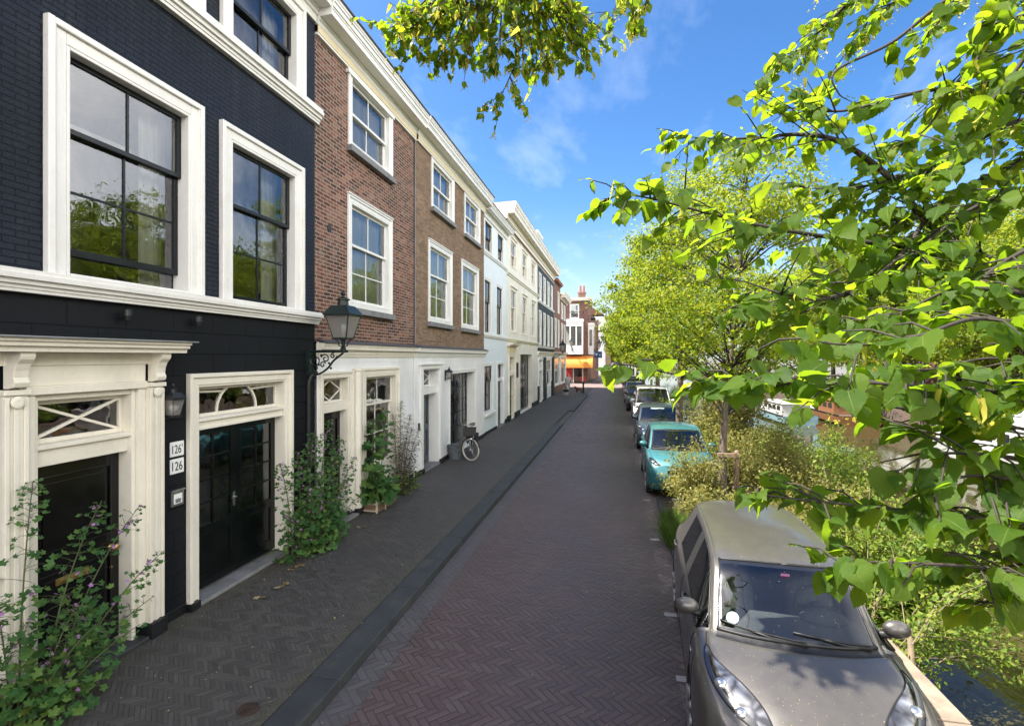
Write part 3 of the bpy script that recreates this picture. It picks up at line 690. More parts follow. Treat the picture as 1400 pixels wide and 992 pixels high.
# door one with canopy
mb = MB(); X = FX
for s, (ya, yb) in ((1, (4.87, 5.06)), (-1, (3.46, 3.65))):
    mb.box(X, X+.10, ya, yb, .18, 2.86)                      # pilaster with two flutes
    mb.box(X+.1005, X+.118, ya, ya+.04, .18, 2.84); mb.box(X+.1005, X+.118, yb-.04, yb, .18, 2.84); mb.box(X+.1005, X+.115, (ya+yb)/2-.022, (ya+yb)/2+.022, .18, 2.84)
    mb.box(X, X+.13, ya-.012, yb+.012, 2.862, 2.91)
mb.box(X, X+.06, 3.652, 3.74, .18, 2.85); mb.box(X, X+.06, 4.78, 4.868, .18, 2.85)
mb.box(X, X+.055, 3.65, 4.87, 2.93, 3.2); mb.box(X, X+.085, 3.65, 4.87, 2.851, 2.93); mb.box(X, X+.07, 3.46, 5.06, 3.12, 3.245)
mb.box(X-.28, X+.02, 3.742, 3.79, .05, 2.85); mb.box(X-.28, X+.02, 4.73, 4.778, .05, 2.85); mb.box(X-.28, X+.01, 3.79, 4.73, 2.79, 2.849)
mb.box(X-.2, X-.03, 3.79, 4.73, 2.16, 2.37); mb.box(X-.2, X+.015, 3.79, 4.73, 2.325, 2.369)
ds = ob('door_surround', mb, M['cream'], h1, bevel=.006)
for (ya, yb) in ((4.90, 5.02), (3.49, 3.61)):                # scrolled consoles
    mb = MB()
    pr = [(X+.1, 2.92), (X+.17, 2.935), (X+.185, 2.975), (X+.165, 3.02), (X+.175, 3.08), (X+.20, 3.14), (X+.24, 3.18), (X+.25, 3.21), (X+.25, 3.245), (X+.05, 3.245), (X+.05, 2.92)]
    mb.prism(pr, ya, yb); mb.lathe([(.055, 0), (.055, .02), (.03, .026)], (X+.1195, (ya+yb)/2, 2.80), 'x', 14)
    ob('console', mb, M['cream'], ds, bevel=.005)
mb = MB(); cornice(mb, X, 3.25, 5.2, 3.247, 3.37, .36, [(0, .8), (.3, .82), (.42, .92), (.75, 1.0)]); c = ob('canopy', mb, M['cream'], h1, bevel=.005)
mb = MB(); mb.box(X, X+.40, 3.2, 5.26, 3.372, 3.385); ob('flashing', mb, M['zinc'], c)
d = plain_door(h1, X, 3.792, 4.728, .1, 2.158, 'black_gloss', [(.12, .88, .58, .93), (.12, .88, .16, .46)], recess=.15, hy=4.63)
mb = MB(); mb.box(X-.149, X-.135, 4.06, 4.42, .93, 1.0); mb.box(X-.1345, X-.13, 4.1, 4.38, .95, .98); ob('letter_slot', mb, M['brass'], d, bevel=.003)
mb = MB(); mb.lathe([(.016, 0), (.016, .01), (.006, .012)], (X-.15, 4.63, .9), 'x', 12); ob('lock', mb, M['brass'], d)
fanlight(h1, X, 3.792, 4.728, 2.372, 2.788, M['cream'], 'cross', .1)
mb = MB(); mb.box(X-.3, X+.12, 3.66, 4.86, 0.004, .045); ob('doorstep', mb, M['blue_stone'], h1, bevel=.01)
# door two: double glazed doors
mb = MB(); surround(mb, X, 5.63, 7.43, .1, 2.84, .15, .07)
mb.box(X-.28, X+.03, 5.632, 5.66, .05, 2.84); mb.box(X-.28, X+.03, 7.40, 7.428, .05, 2.84); mb.box(X-.28, X+.02, 5.66, 7.40, 2.81, 2.839)
mb.box(X-.2, X-.02, 5.66, 7.40, 2.25, 2.40); mb.box(X-.2, X+.02, 5.66, 7.40, 2.36, 2.399); mb.box(X-.2, X+.0, 5.66, 7.40, 2.25, 2.285)
ob('door_surround', mb, M['cream'], h1, bevel=.006)
fanlight(h1, X, 5.662, 7.398, 2.402, 2.808, M['cream'], 'sun', .12)
glazed_door(h1, X, 5.662, 7.398, .1, 2.248, 'green_gloss', 2, 2, 4, .36, .15)
mb = MB(); mb.box(X-.3, X+.08, 5.57, 7.5, .004, .06); ob('doorstep', mb, M['grey_stone'], h1, bevel=.01)
boxes_ob('plinth', [(X, X+.02, -5.0, 3.44, .003, .13), (X, X+.02, 5.075, 5.475, .003, .13), (X, X+.02, 7.585, 8.275, .003, .13)]+[(X, X+.15, a, c, .003, .178) for a, c in ((4.865, 5.072), (3.445, 3.655))]+[(X, X+.09, a, c, .003, .098) for a, c in ((5.477, 5.63), (7.43, 7.583))], M['plinth'], h1, .008)
for y in (4.62, 5.58):
    mb = MB(); mb.tube([(X, y, 3.62), (X+.05, y, 3.62), (X+.07, y, 3.66)], .014, 8); mb.lathe([(.03, -.05), (.045, .0), (.045, .06), (.02, .075)], (X+.09, y, 3.65), n=12)
    ob('wall_spotlight', mb, M['iron'], h1)
mb = MB(); mb.tube([(X+.05, 8.02, .1), (X+.05, 8.02, 2.55), (X+.05, 8.02, 2.75), (X+.07, 8.06, 2.86), (X+.16, 8.12, 2.93)], .032, 10)
for z in (.7, 1.6, 2.4): mb.lathe([(.04, 0), (.04, .04)], (X+.05, 8.02, z), n=10)
ob('downpipe', mb, M['iron'], h1)

ob('room', rm, M['room'], h1)
# ================= house 2: narrow red brick
h2 = thing('town_house', 'narrow weathered red brick house with one white window per floor, beside the black house', 'house', (FX, 10, 0))
Y0, Y1 = 8.28, 12.9; rm = MB(); K = dict(w=.13, proud=.05, fm='white', sm='white', recess=.11)
up = [window(h2, FX, 9.53, 11.32, 4.3, 6.35, **K, wt=.13, bottom=.09, sill='grey_stone', curtain='rn', room=rm, mid=.6, head=.02),
      window(h2, FX, 9.55, 11.34, 7.55, 8.92, **K, wt=.14, bottom=.08, sill='grey_stone', curtain='rn', room=rm, low=1, mid=.5)]
lo = [(8.46, 9.40, .03, 2.8), (10.05, 11.62, .62, 2.8)]
mb = MB(); facade(mb, FX, Y0+.002, Y1, 3.482, 9.3, up); ob('wall', mb, M['red_brick'], h2)
mb = MB(); facade(mb, FX+.04, Y0+.002, 12.72, 0, 3.48, lo, .3); ob('ground_floor_wall', mb, M['white_wall'], h2)
window(h2, FX+.04, 10.05, 11.62, .72, 2.8, w=.17, proud=.06, fm='cream', sm='cream', recess=.14, room=rm, mid=.7, bottom=.1, low=2, curtain=None, st=.05)
room_box(rm, FX, 8.5, 9.5, .4, 2.7)
mb = MB(); cornice(mb, FX+.04, Y0+.01, 12.74, 3.2, 3.455, .14, [(0, .2), (.2, .35), (.45, .5), (.55, .9), (.8, 1)]); ob('fascia', mb, M['cream'], h2, bevel=.004)
mb = MB(); mb.add([(FX, Y0+.01, 3.53), (FX, 12.74, 3.53), (FX+.21, 12.74, 3.468), (FX+.21, Y0+.01, 3.468), (FX+.21, 12.74, 3.45), (FX+.21, Y0+.01, 3.45)], [(0, 3, 2, 1), (3, 5, 4, 2)]); ob('flashing', mb, M['lead'], h2)
mb = MB(); surround(mb, FX+.04, 8.46, 9.40, .1, 2.8, .13, .06)
mb.box(FX-.24, FX+.05, 8.462, 8.5, .1, 2.8); mb.box(FX-.24, FX+.05, 9.36, 9.398, .1, 2.8); mb.box(FX-.15, FX+.02, 8.5, 9.36, 2.16, 2.32)
mb.lathe([(.10, .12), (.10, .2), (.085, .22), (.085, 2.9), (.1, 2.92), (.1, 2.98)], (FX+.10, 9.64, 0), n=14)
ob('door_surround', mb, M['cream'], h2, bevel=.006)
fanlight(h2, FX+.04, 8.502, 9.358, 2.322, 2.798, M['cream'], 'diamond', .13)
plain_door(h2, FX+.04, 8.502, 9.358, .1, 2.158, 'black_gloss', [(.14, .86, .55, .92), (.14, .86, .14, .44)], recess=.17)
mb = MB(); mb.box(FX+.04, FX+.09, 10.0, 11.7, .16, .56); ob('panel', mb, M['cream'], h2, bevel=.01)
boxes_ob('plinth', [(FX+.04, FX+.06, 8.3, 12.7, .004, .14), (FX+.062, FX+.2, 9.53, 9.75, .004, .13)], M['plinth'], h2, .008)
mb = MB(); mb.box(FX-.26, FX+.2, 8.4, 9.6, .004, .05); ob('doorstep', mb, M['grey_stone'], h2, bevel=.01)
mb = MB(); mb.box(FX-.02, FX+.06, Y0+.005, Y1-.005, 8.98, 9.18); mb.box(FX-.01, FX+.065, 9.36, 11.53, 8.9, 8.978); cornice(mb, FX, Y0+.003, Y1, 9.16, 9.62, .42); ob('cornice', mb, M['white'], h2, bevel=.004)
mb = MB(); mb.box(FX, FX+.46, Y0+.005, Y1-.005, 9.622, 9.64); ob('gutter', mb, M['lead'], h2)
mb = MB(); mb.box(FX-.01, FX+.07, Y0+.005, Y1-.005, 9.02, 9.158); ob('frieze', mb, M['cream_yellow'], h2)
shell(h2, Y0+.005, Y1-.005, 9.5, 3.0, 'far_brick')
mb = MB(); mb.tube([(FX+.04, 12.86, 3.5), (FX+.04, 12.86, 9.1)], .022, 8); ob('downpipe', mb, M['grey_stone'], h2)
mb = MB(); mb.lathe([(.07, 0), (.07, .012), (.05, .014)], (FX, 8.75, 5.62), 'x', 14); ob('vent', mb, M['iron'], h2)
boxes_ob('bell_box', [(FX+.04, FX+.062, 9.78, 9.86, 1.62, 1.84), (FX+.04, FX+.055, 9.79, 9.85, 1.93, 1.97)], M['zinc'], h2, .004)

ob('room', rm, M['room'], h2)
# ================= house 3: tan brick
h3 = thing('town_house', 'tan brick house with a white ground floor and glazed double doors', 'house', (FX, 16, 0))
Y0, Y1 = 12.9, 20.04; rm = MB(); X = FX+.05
up = []
for a, b_ in ((13.88, 15.74), (17.05, 18.98)): up.append(window(h3, X, a, b_, 4.3, 6.42, **K, bottom=.09, sill='grey_stone', curtain='rn', room=rm, mid=.62, head=.02))
for a, b_ in ((14.12, 15.95), (17.38, 19.2)): up.append(window(h3, X, a, b_, 7.62, 8.92, **K, wt=.12, bottom=.08, sill='grey_stone', curtain='rn', room=rm, low=1, mid=.5))
lo = [(13.28, 14.62, .03, 2.86), (15.68, 18.62, .03, 2.66)]
mb = MB(); facade(mb, X, Y0+.002, Y1-.002, 3.482, 9.3, up); mb.quad((FX-.02, Y0+.002, 3.482), (X, Y0+.002, 3.482), (X, Y0+.002, 9.3), (FX-.02, Y0+.002, 9.3)); ob('wall', mb, M['tan_brick'], h3)
mb = MB(); facade(mb, X+.02, 12.74, Y1-.002, 0, 3.48, lo, .42); mb.quad((FX, 12.74, 0), (X+.02, 12.74, 0), (X+.02, 12.74, 3.48), (FX, 12.74, 3.48)); ob('ground_floor_wall', mb, M['white_wall'], h3)
for q in lo: room_box(rm, FX-.2, q[0], q[1], .4, q[3])
mb = MB(); cornice(mb, X+.02, 12.745, Y1+.05, 3.2, 3.455, .15, [(0, .2), (.2, .35), (.45, .5), (.55, .9), (.8, 1)]); ob('fascia', mb, M['white'], h3, bevel=.004)
mb = MB(); mb.add([(X, 12.75, 3.53), (X, Y1+.05, 3.53), (X+.2, Y1+.05, 3.468), (X+.2, 12.75, 3.468), (X+.2, Y1+.05, 3.45), (X+.2, 12.75, 3.45)], [(0, 3, 2, 1), (3, 5, 4, 2)]); ob('flashing', mb, M['lead'], h3)
mb = MB(); XX = X+.02
mb.box(XX, XX+.05, 13.08, 13.28, .15, 2.86); mb.box(XX, XX+.05, 14.62, 14.82, .15, 2.86); mb.box(XX, XX+.05, 13.08, 14.82, 2.861, 2.98); mb.box(XX, XX+.1, 13.02, 14.88, 2.981, 3.02)
mb.box(XX-.4, XX+.02, 13.282, 13.32, .1, 2.86); mb.box(XX-.4, XX+.02, 14.58, 14.618, .1, 2.86); mb.box(XX-.3, XX-.05, 13.32, 14.58, 2.14, 2.34)
ob('door_surround', mb, M['white'], h3, bevel=.006)
fanlight(h3, XX, 13.322, 14.578, 2.342, 2.855, M['white'], 'diamond', .28)
d = plain_door(h3, XX, 13.322, 14.578, .1, 2.138, 'navy_gloss', [(.12, .46, .56, .93), (.54, .88, .56, .93), (.12, .46, .1, .46), (.54, .88, .1, .46)], recess=.3, hy=13.46)
mb = MB(); mb.box(XX-.35, XX+.05, 13.1, 14.8, .004, .06); ob('doorstep', mb, M['grey_stone'], h3, bevel=.01)
mb = MB(); surround(mb, XX, 15.68, 18.62, .1, 2.66, .12, .03); mb.box(XX-.4, XX+.01, 15.682, 15.71, .05, 2.66); mb.box(XX-.4, XX+.01, 18.59, 18.618, .05, 2.66); ob('door_surround', mb, M['white'], h3, bevel=.005)
glazed_door(h3, XX, 15.712, 18.588, .06, 2.655, 'green_gloss', 2, 3, 4, .27, .3)
boxes_ob('plinth', [(XX, XX+.03, a, c, .004, .14) for a, c in ((12.76, 13.055), (14.845, 15.555), (18.745, 20.02))]+[(XX, XX+.085, a, c, .004, .149) for a, c in ((13.06, 13.28), (14.62, 14.84), (15.56, 15.68), (18.62, 18.74))], M['plinth'], h3, .008)
mb = MB(); mb.box(X-.02, X+.06, Y0+.005, Y1-.005, 8.98, 9.18); cornice(mb, X, Y0+.003, Y1+.06, 9.16, 9.6, .42); ob('cornice', mb, M['white'], h3, bevel=.004)
mb = MB(); mb.box(X, X+.46, Y0+.005, Y1+.05, 9.602, 9.62); ob('gutter', mb, M['lead'], h3)
mb = MB(); mb.box(X-.01, X+.07, Y0+.005, Y1-.005, 9.02, 9.158); ob('frieze', mb, M['cream_yellow'], h3)
shell(h3, Y0+.005, Y1-.005, 9.5, 3.0, 'far_brick', chimneys=((-6.6, 17.2, 10.15, .5, .35, 'far_brick'),))
mb = MB(); mb.box(XX, XX+.03, 12.98, 13.06, 1.22, 1.42); ob('bell_box', mb, M['iron'], h3)

ob('room', rm, M['room'], h3)
# ================= house 4: pale blue white
h4 = thing('town_house', 'pale blue rendered house with dark sashes, between tan brick and cream houses', 'house', (FX, 22, 0))
Y0, Y1 = 20.04, 24.6; rm = MB(); K4 = dict(w=.07, proud=.03, fm='white', sm='sash_dark', recess=.1, bottom=0)
up = [window(h4, FX, a, b_, 4.2, 6.42, **K4, room=rm, mid=.6, low=1, up=1) for a, b_ in ((20.28, 21.4), (22.42, 23.64))]
up += [window(h4, FX, a, b_, 7.62, 8.86, **K4, room=rm, mid=.5, low=1) for a, b_ in ((20.36, 21.62), (22.64, 23.85))]
lo = [(20.2, 21.66, .9, 2.86), (22.6, 23.86, .03, 2.86)]
mb = MB(); facade(mb, FX, Y0, Y1, 0, 9.3, up+lo, .28); ob('wall', mb, M['blue_wall'], h4)
window(h4, FX, 20.2, 21.66, .9, 2.86, **{**K4, 'w': .1}, room=rm, mid=.66, low=2, up=1)
mb = MB(); mb.box(FX, FX+.16, 20.06, 21.9, .76, .895); ob('sill', mb, M['white'], h4, bevel=.03)
room_box(rm, FX, 22.6, 23.8, .4, 2.8)
mb = MB(); surround(mb, FX, 22.6, 23.86, .1, 2.86, .1, .04); mb.box(FX-.25, FX+.02, 22.602, 22.63, .05, 2.86); mb.box(FX-.25, FX+.02, 23.83, 23.858, .05, 2.86); mb.box(FX-.2, FX-.03, 22.63, 23.83, 2.1, 2.22); ob('door_surround', mb, M['white'], h4, bevel=.005)
fanlight(h4, FX, 22.632, 23.828, 2.222, 2.855, M['navy_gloss'], 'none', .13)
plain_door(h4, FX, 22.632, 23.828, .06, 2.098, 'navy_gloss', [(.14, .86, .5, .92), (.14, .86, .1, .4)], recess=.14, handle='lever', hy=22.78)
mb = MB(); cornice(mb, FX, Y0+.002, Y1, 4.02, 4.14, .09, [(0, .6), (.5, 1)]); cornice(mb, FX, Y0+.002, Y1, 7.42, 7.54, .09, [(0, .6), (.5, 1)]); ob('string_course', mb, M['white'], h4, bevel=.004)
boxes_ob('plinth', [(FX, FX+.03, Y0, 22.48, .004, .12), (FX, FX+.06, 23.97, Y1, .004, .2)], M['plinth'], h4, .008); mb = MB(); mb.box(FX-.2, FX+.1, 22.5, 23.95, .004, .05); ob('doorstep', mb, M['grey_stone'], h4)
mb = MB(); mb.box(FX-.01, FX+.06, Y0+.07, Y1, 8.95, 9.12); cornice(mb, FX, Y0+.07, Y1+.15, 9.1, 9.4, .4); ob('cornice', mb, M['white'], h4, bevel=.004)
mb = MB(); mb.box(FX, FX+.43, Y0+.07, Y1+.1, 9.402, 9.42); ob('gutter', mb, M['lead'], h4)
shell(h4, Y0+.005, Y1-.005, 9.35, 2.6, 'far_brick', chimneys=((-5.75, 23.6, 9.6, .42, .25, 'terracotta'),))
mb = MB(); mb.lathe([(.06, 0), (.09, .1), (.05, .2), (.1, .3), (.16, .42), (.06, .5), (.04, .62), (.07, .66), (.0, .74)], (FX-.35, 22.6, 9.75), n=12); mb.box(FX-.5, FX-.2, 22.45, 22.75, 9.3, 9.75); ob('roof_finial', mb, M['terracotta'], h4)

ob('room', rm, M['room'], h4)
# ================= house 5: cream white, three windows wide
h5 = thing('town_house', 'tall cream white rendered house with moulded string courses and a big shop door', 'house', (FX, 29, 0))
Y0, Y1 = 24.6, 34.65; rm = MB(); K5 = dict(w=.12, proud=.04, fm='cream', sm='white', recess=.1, bottom=.04)
up = []
for a, b_ in ((25.6, 27.0), (28.85, 30.3), (32.1, 33.45)):
    up.append(window(h5, FX, a, b_, 4.5, 6.68, **K5, room=rm, curtain='f', mid=.6, head=.06)); up.append(window(h5, FX, a, b_, 7.88, 9.2, **K5, room=rm, curtain='f', low=1, mid=.5, head=.05))
lo = [(25.2, 26.5, .03, 3.2), (28.3, 32.2, .03, 3.36)]
mb = MB(); facade(mb, FX, Y0, Y1, 0, 9.75, up+lo, .28); mb.quad((FX-.02, Y0, 9.3), (FX-1.6, Y0, 9.3), (FX-1.6, Y0, 9.75), (FX-.02, Y0, 9.75)); ob('wall', mb, M['cream_wall'], h5)
for q in lo: room_box(rm, FX, q[0], q[1], .4, q[3])
mb = MB(); cornice(mb, FX, Y0+.003, Y1, 4.0, 4.16, .12, [(0, .5), (.5, 1)]); cornice(mb, FX, Y0+.003, Y1, 7.28, 7.44, .12, [(0, .5), (.5, 1)]); ob('string_course', mb, M['cream'], h5, bevel=.004)
mb = MB(); surround(mb, FX, 25.2, 26.5, .15, 3.2, .22, .07); mb.box(FX-.2, FX+.02, 25.2, 26.5, 2.25, 2.4); mb.box(FX-.25, FX+.02, 25.202, 25.24, .1, 3.2); mb.box(FX-.25, FX+.02, 26.46, 26.498, .1, 3.2); ob('door_surround', mb, M['cream'], h5, bevel=.005)
mb = MB(); mb.box(FX, FX+.08, 24.95, 26.75, 3.43, 3.75); ob('frieze', mb, M['cream_yellow'], h5)
mb = MB(); cornice(mb, FX, 24.75, 26.95, 3.752, 3.9, .32, [(0, .5), (.4, .9), (.7, 1)]); ob('canopy', mb, M['cream'], h5)
fanlight(h5, FX, 25.242, 26.458, 2.402, 3.195, M['cream'], 'lattice', .12)
plain_door(h5, FX, 25.242, 26.458, .08, 2.248, 'black_gloss', [(.14, .86, .5, .92), (.14, .86, .1, .4)], recess=.14)
glazed_door(h5, FX, 28.32, 32.18, .06, 3.35, 'green_gloss', 4, 2, 5, .2, .22)
boxes_ob('plinth', [(FX, FX+.05, 24.62, 24.965, .004, .28), (FX, FX+.04, 26.735, 28.1, .004, .28), (FX, FX+.05, 32.405, 34.6, .004, .28), (FX, FX+.12, 24.97, 25.2, .004, .3), (FX, FX+.12, 26.5, 26.73, .004, .3), (FX, FX+.1, 32.2, 32.4, .004, .26)], M['plinth'], h5, .008)
mb = MB(); mb.box(FX, FX+.08, 27.1, 27.35, 2.1, 2.9); ob('wall_sign', mb, M['iron'], h5)
mb = MB(); mb.box(FX-.01, FX+.05, Y0+.003, Y1, 9.55, 9.95); cornice(mb, FX, Y0-.3, Y1, 9.95, 10.75, .55); ob('cornice', mb, M['cream'], h5, bevel=.005)
mb = MB(); mb.box(FX-.6, FX-.03, Y0-.28, Y1, 9.76, 10.74); ob('parapet', mb, M['cream'], h5)
mb = MB(); mb.box(FX, FX+.56, Y0-.28, Y1, 10.752, 10.77); ob('gutter', mb, M['lead'], h5)
shell(h5, Y0+.005, Y1-.005, 9.7, 2.6, 'far_brick')

ob('room', rm, M['room'], h5)
# ================= house 6: slate black with white windows
h6 = thing('town_house', 'slate black brick house with four slim white windows per floor', 'house', (FX, 39, 0))
Y0, Y1 = 34.65, 43.9; rm = MB(); K6 = dict(w=.06, proud=.015, fm='white', sm='white', recess=.08, bottom=.05); up = []
for i in range(4):
    a = 35.3+i*2.2; up.append(window(h6, FX, a, a+1.2, 4.1, 6.45, **K6, room=rm, curtain='b')); up.append(window(h6, FX, a, a+1.2, 7.25, 9.1, **K6, room=rm, curtain='b', low=1, mid=.5))
lo = [(35.3, 36.8, .03, 3.0), (39.2, 41.9, .9, 3.0)]
mb = MB(); facade(mb, FX, Y0+.002, Y1, 3.61, 9.75, up); ob('wall', mb, M['slate_wall'], h6)
mb = MB(); facade(mb, FX, Y0+.002, Y1, 0, 3.608, lo, .28); ob('ground_floor_wall', mb, M['white_wall'], h6)
for q in lo: room_box(rm, FX, q[0], q[1], .5, q[3])
mb = MB(); cornice(mb, FX, Y0+.004, Y1, 3.3, 3.6, .16, [(0, .3), (.4, .6), (.7, 1)]); ob('fascia', mb, M['cream'], h6)
mb = MB(); cornice(mb, FX, Y0+.004, Y1, 3.85, 4.0, .1, [(0, .5), (.5, 1)]); cornice(mb, FX, Y0+.004, Y1, 7.0, 7.15, .1, [(0, .5), (.5, 1)]); ob('string_course', mb, M['white'], h6)
mb = MB(); surround(mb, FX, 35.3, 36.8, .1, 3.0, .16, .06); mb.box(FX-.2, FX, 35.3, 36.8, 2.2, 2.35); ob('door_surround', mb, M['white'], h6)
fanlight(h6, FX, 35.3, 36.8, 2.352, 2.995, M['white'], 'lattice', .1); plain_door(h6, FX, 35.3, 36.8, .06, 2.198, 'black_gloss', [(.14, .86, .5, .92), (.14, .86, .1, .4)])
window(h6, FX, 39.2, 41.9, .9, 3.0, **K6, cols=3, low=1)
boxes_ob('wainscot', [(FX, FX+.06, a, c, .004, 1.2) for a, c in ((34.67, 35.14), (36.96, 39.06), (42.04, 43.88))], M['slate_wall'], h6)
boxes_ob('pilaster', [(FX+.061, FX+.1, a, c, .004, 3.2) for a, c in ((37.3, 38.4), (42.5, 43.5))], M['slate_wall'], h6)
mb = MB(); mb.box(FX-.01, FX+.05, Y0, Y1, 9.5, 9.95); cornice(mb, FX, Y0+.003, Y1+.5, 9.95, 10.75, .55); ob('cornice', mb, M['cream'], h6, bevel=.005)
mb = MB(); mb.box(FX-.6, FX-.03, Y0, Y1+.4, 9.76, 10.74); ob('parapet', mb, M['cream'], h6)
mb = MB(); mb.box(FX, FX+.56, Y0+.003, Y1+.45, 10.752, 10.77); ob('gutter', mb, M['lead'], h6)
shell(h6, Y0+.005, Y1-.005, 9.7, 2.6, 'far_brick')
mb = MB(); mb.box(-7.0, -5.75, 37.2, 39.4, 9.8, 12.3); mb.box(-7.1, -5.6, 37.1, 39.5, 12.302, 12.5); ob('dormer', mb, M['white'], h6, bevel=.02)

ob('room', rm, M['room'], h6)
# ================= houses 7 and 8
h7 = thing('town_house', 'red brick house with tall pale windows, next to the slate black house', 'house', (FX, 46, 0))
Y0, Y1 = 43.9, 49.1; rm = MB(); up = []
for a in (44.6, 46.9): up.append(window(h7, FX, a, a+1.3, 4.1, 6.6, **K6, room=rm, curtain='f')); 
for a in (46.9,): up.append(window(h7, FX, a, a+1.3, 7.3, 9.2, **K6, room=rm, curtain='f'))
lo = [(44.6, 48.4, .7, 3.2)]
mb = MB(); facade(mb, FX, Y0+.002, Y1, 3.6, 9.9, up); ob('wall', mb, M['far_brick'], h7)
mb = MB(); facade(mb, FX, Y0+.002, Y1, 0, 3.598, lo); ob('ground_floor_wall', mb, M['cream_wall'], h7)
window(h7, FX, 44.6, 48.4, .7, 3.2, **K6, cols=4, low=1, mid=.75, curtain='f', room=rm)
mb = MB(); cornice(mb, FX, Y0+.004, Y1, 3.4, 3.65, .2); ob('fascia', mb, M['cream'], h7)
mb = MB(); mb.box(FX, FX+.05, Y0+.01, Y1, .004, .6); ob('plinth', mb, M['far_brick'], h7)
mb = MB(); cornice(mb, FX, Y0+.5, Y1, 9.8, 10.1, .3); ob('cornice', mb, M['terracotta'], h7)
shell(h7, Y0+.005, Y1-.005, 9.9, 1.6, 'far_brick')
ob('room', rm, M['room'], h7)
h8 = thing('town_house', 'brown brick house under a bold cream cornice at the side street corner', 'house', (FX, 52, 0))
Y0, Y1 = 49.1, 55.0; rm = MB(); up = []
for a in (49.9, 52.4): up.append(window(h8, FX, a, a+1.5, 4.1, 6.5, **K6, room=rm, curtain='f')); up.append(window(h8, FX, a, a+1.5, 7.0, 8.5, **K6, room=rm, curtain='f', low=1, mid=.5))
mb = MB(); facade(mb, FX, Y0+.002, Y1, 3.6, 9.3, up); mb.quad((FX, Y1, 3.6), (-14, Y1, 3.6), (-14, Y1, 9.3), (FX, Y1, 9.3)); ob('wall', mb, M['far_brick'], h8)
mb = MB(); facade(mb, FX, Y0+.002, Y1, 0, 3.598, [(50, 54.2, .6, 3.2)]); ob('ground_floor_wall', mb, M['cream_wall'], h8)
window(h8, FX, 50, 54.2, .6, 3.2, **K6, cols=4, low=1, mid=.75, curtain='f', room=rm)
mb = MB(); cornice(mb, FX, Y0+.004, Y1+.1, 3.4, 3.65, .2); ob('fascia', mb, M['cream'], h8)
mb = MB(); cornice(mb, FX, Y0+.1, Y1+.3, 8.75, 9.4, .6); ob('cornice', mb, M['cream'], h8)
mb = MB(); mb.box(FX, FX+.05, Y0+.01, Y1, .004, .55); ob('plinth', mb, M['far_brick'], h8)
shell(h8, Y0+.005, Y1-.005, 9.2, 1.4, 'far_brick')
ob('room', rm, M['room'], h8)

# ================= corner shop across the side street
h9 = thing('corner_house', 'brick corner house with white bay windows, roof balcony and orange shop awning', 'house', (-3.6, 66, 0))
cx, cy_ = -3.6, 66.0
mb = MB()
mb.quad((cx, cy_, 3.2), (cx, 74, 3.2), (cx, 74, 10.6), (cx, cy_, 10.6)); mb.quad((-14, cy_, 3.2), (cx, cy_, 3.2), (cx, cy_, 10.6), (-14, cy_, 10.6)); mb.quad((-14, 74, 0), (-14, 74, 10.6), (cx, 74, 10.6), (cx, 74, 0)); mb.quad((-14, cy_, 10.6), (cx, cy_, 10.6), (cx, 74, 10.6), (-14, 74, 10.6))
ob('wall', mb, M['far_brick'], h9)
mb = MB(); mb.box(-13.9, cx-.02, cy_+.02, 74, 0, 3.2); ob('ground_floor_wall', mb, M['far_brick'], h9)
mr = plain('red_shop_front', (.42, .03, .025), .35, var=.1)
mb = MB(); mb.box(-7.5, -5.6, cy_-.04, cy_+.015, 0.05, 2.9); mb.box(-4.6, -3.9, cy_-.04, cy_+.015, .05, .7); ob('shop_front', mb, mr, h9)
mb = MB()
for xa in (-5.5, -4.3): mb.box(xa, xa+.12, cy_-.05, cy_+.015, 0, 3.0)
mb.box(-7.5, cx, cy_-.045, cy_+.015, 2.9, 3.15); ob('shop_frame', mb, M['cream'], h9)
mb = MB(); mb.quad((-5.38, cy_-.01, .7), (-4.3, cy_-.01, .7), (-4.3, cy_-.01, 2.9), (-5.38, cy_-.01, 2.9)); ob('pane', mb, M['glass'], h9)
def bay(x0, x1, y0, y1, z0, z1, n):
    mb = MB(); mb.box(x0, x1, y0, y1, z0, z0+1.1); mb.box(x0-.06, x1+.06, y0-.06, y1, z1-.35, z1); mb.box(x0, x1, y0, y1, z1-.9, z1-.35)
    for k in range(n+1): x = x0+(x1-x0-.16)*k/n; mb.box(x, x+.16, y0, y0+.16, z0+1.1, z1-.9)
    mb.box(x1-.16, x1, y1-.2, y1, z0+1.1, z1-.9); mb.box(x1-.16, x1, y0+.16, y1-.2, z0+1.9, z0+2.0)
    b = ob('bay_window', mb, M['white'], h9)
    mb = MB(); mb.quad((x0+.05, y0+.08, z0+1.1), (x1-.05, y0+.08, z0+1.1), (x1-.05, y0+.08, z1-.9), (x0+.05, y0+.08, z1-.9)); mb.quad((x1-.08, y0+.08, z0+1.1), (x1-.08, y1, z0+1.1), (x1-.08, y1, z1-.9), (x1-.08, y0+.08, z1-.9)); ob('pane', mb, M['glass'], b)
    mb = MB(); mb.quad((x0+.1, y0+.4, z0+1.1), (x1-.3, y0+.4, z0+1.1), (x1-.3, y0+.4, z1-.9), (x0+.1, y0+.4, z1-.9)); ob('curtain', mb, M['curtain'], b)
    mb = MB()
    for k in range(int((x1-x0)/.14)): x = x0+k*.14; mb.box(x, x+.03, y0-.02, y0+.01, z1, z1+.85)
    for k in range(int((y1-y0)/.14)): y = y0+k*.14; mb.box(x1-.02, x1+.01, y, y+.03, z1, z1+.85)
    mb.box(x0-.02, x1+.02, y0-.03, y0+.02, z1+.85, z1+.9); mb.box(x1-.03, x1+.02, y0+.02, y1, z1+.85, z1+.9); ob('railing', mb, M['iron'], b)
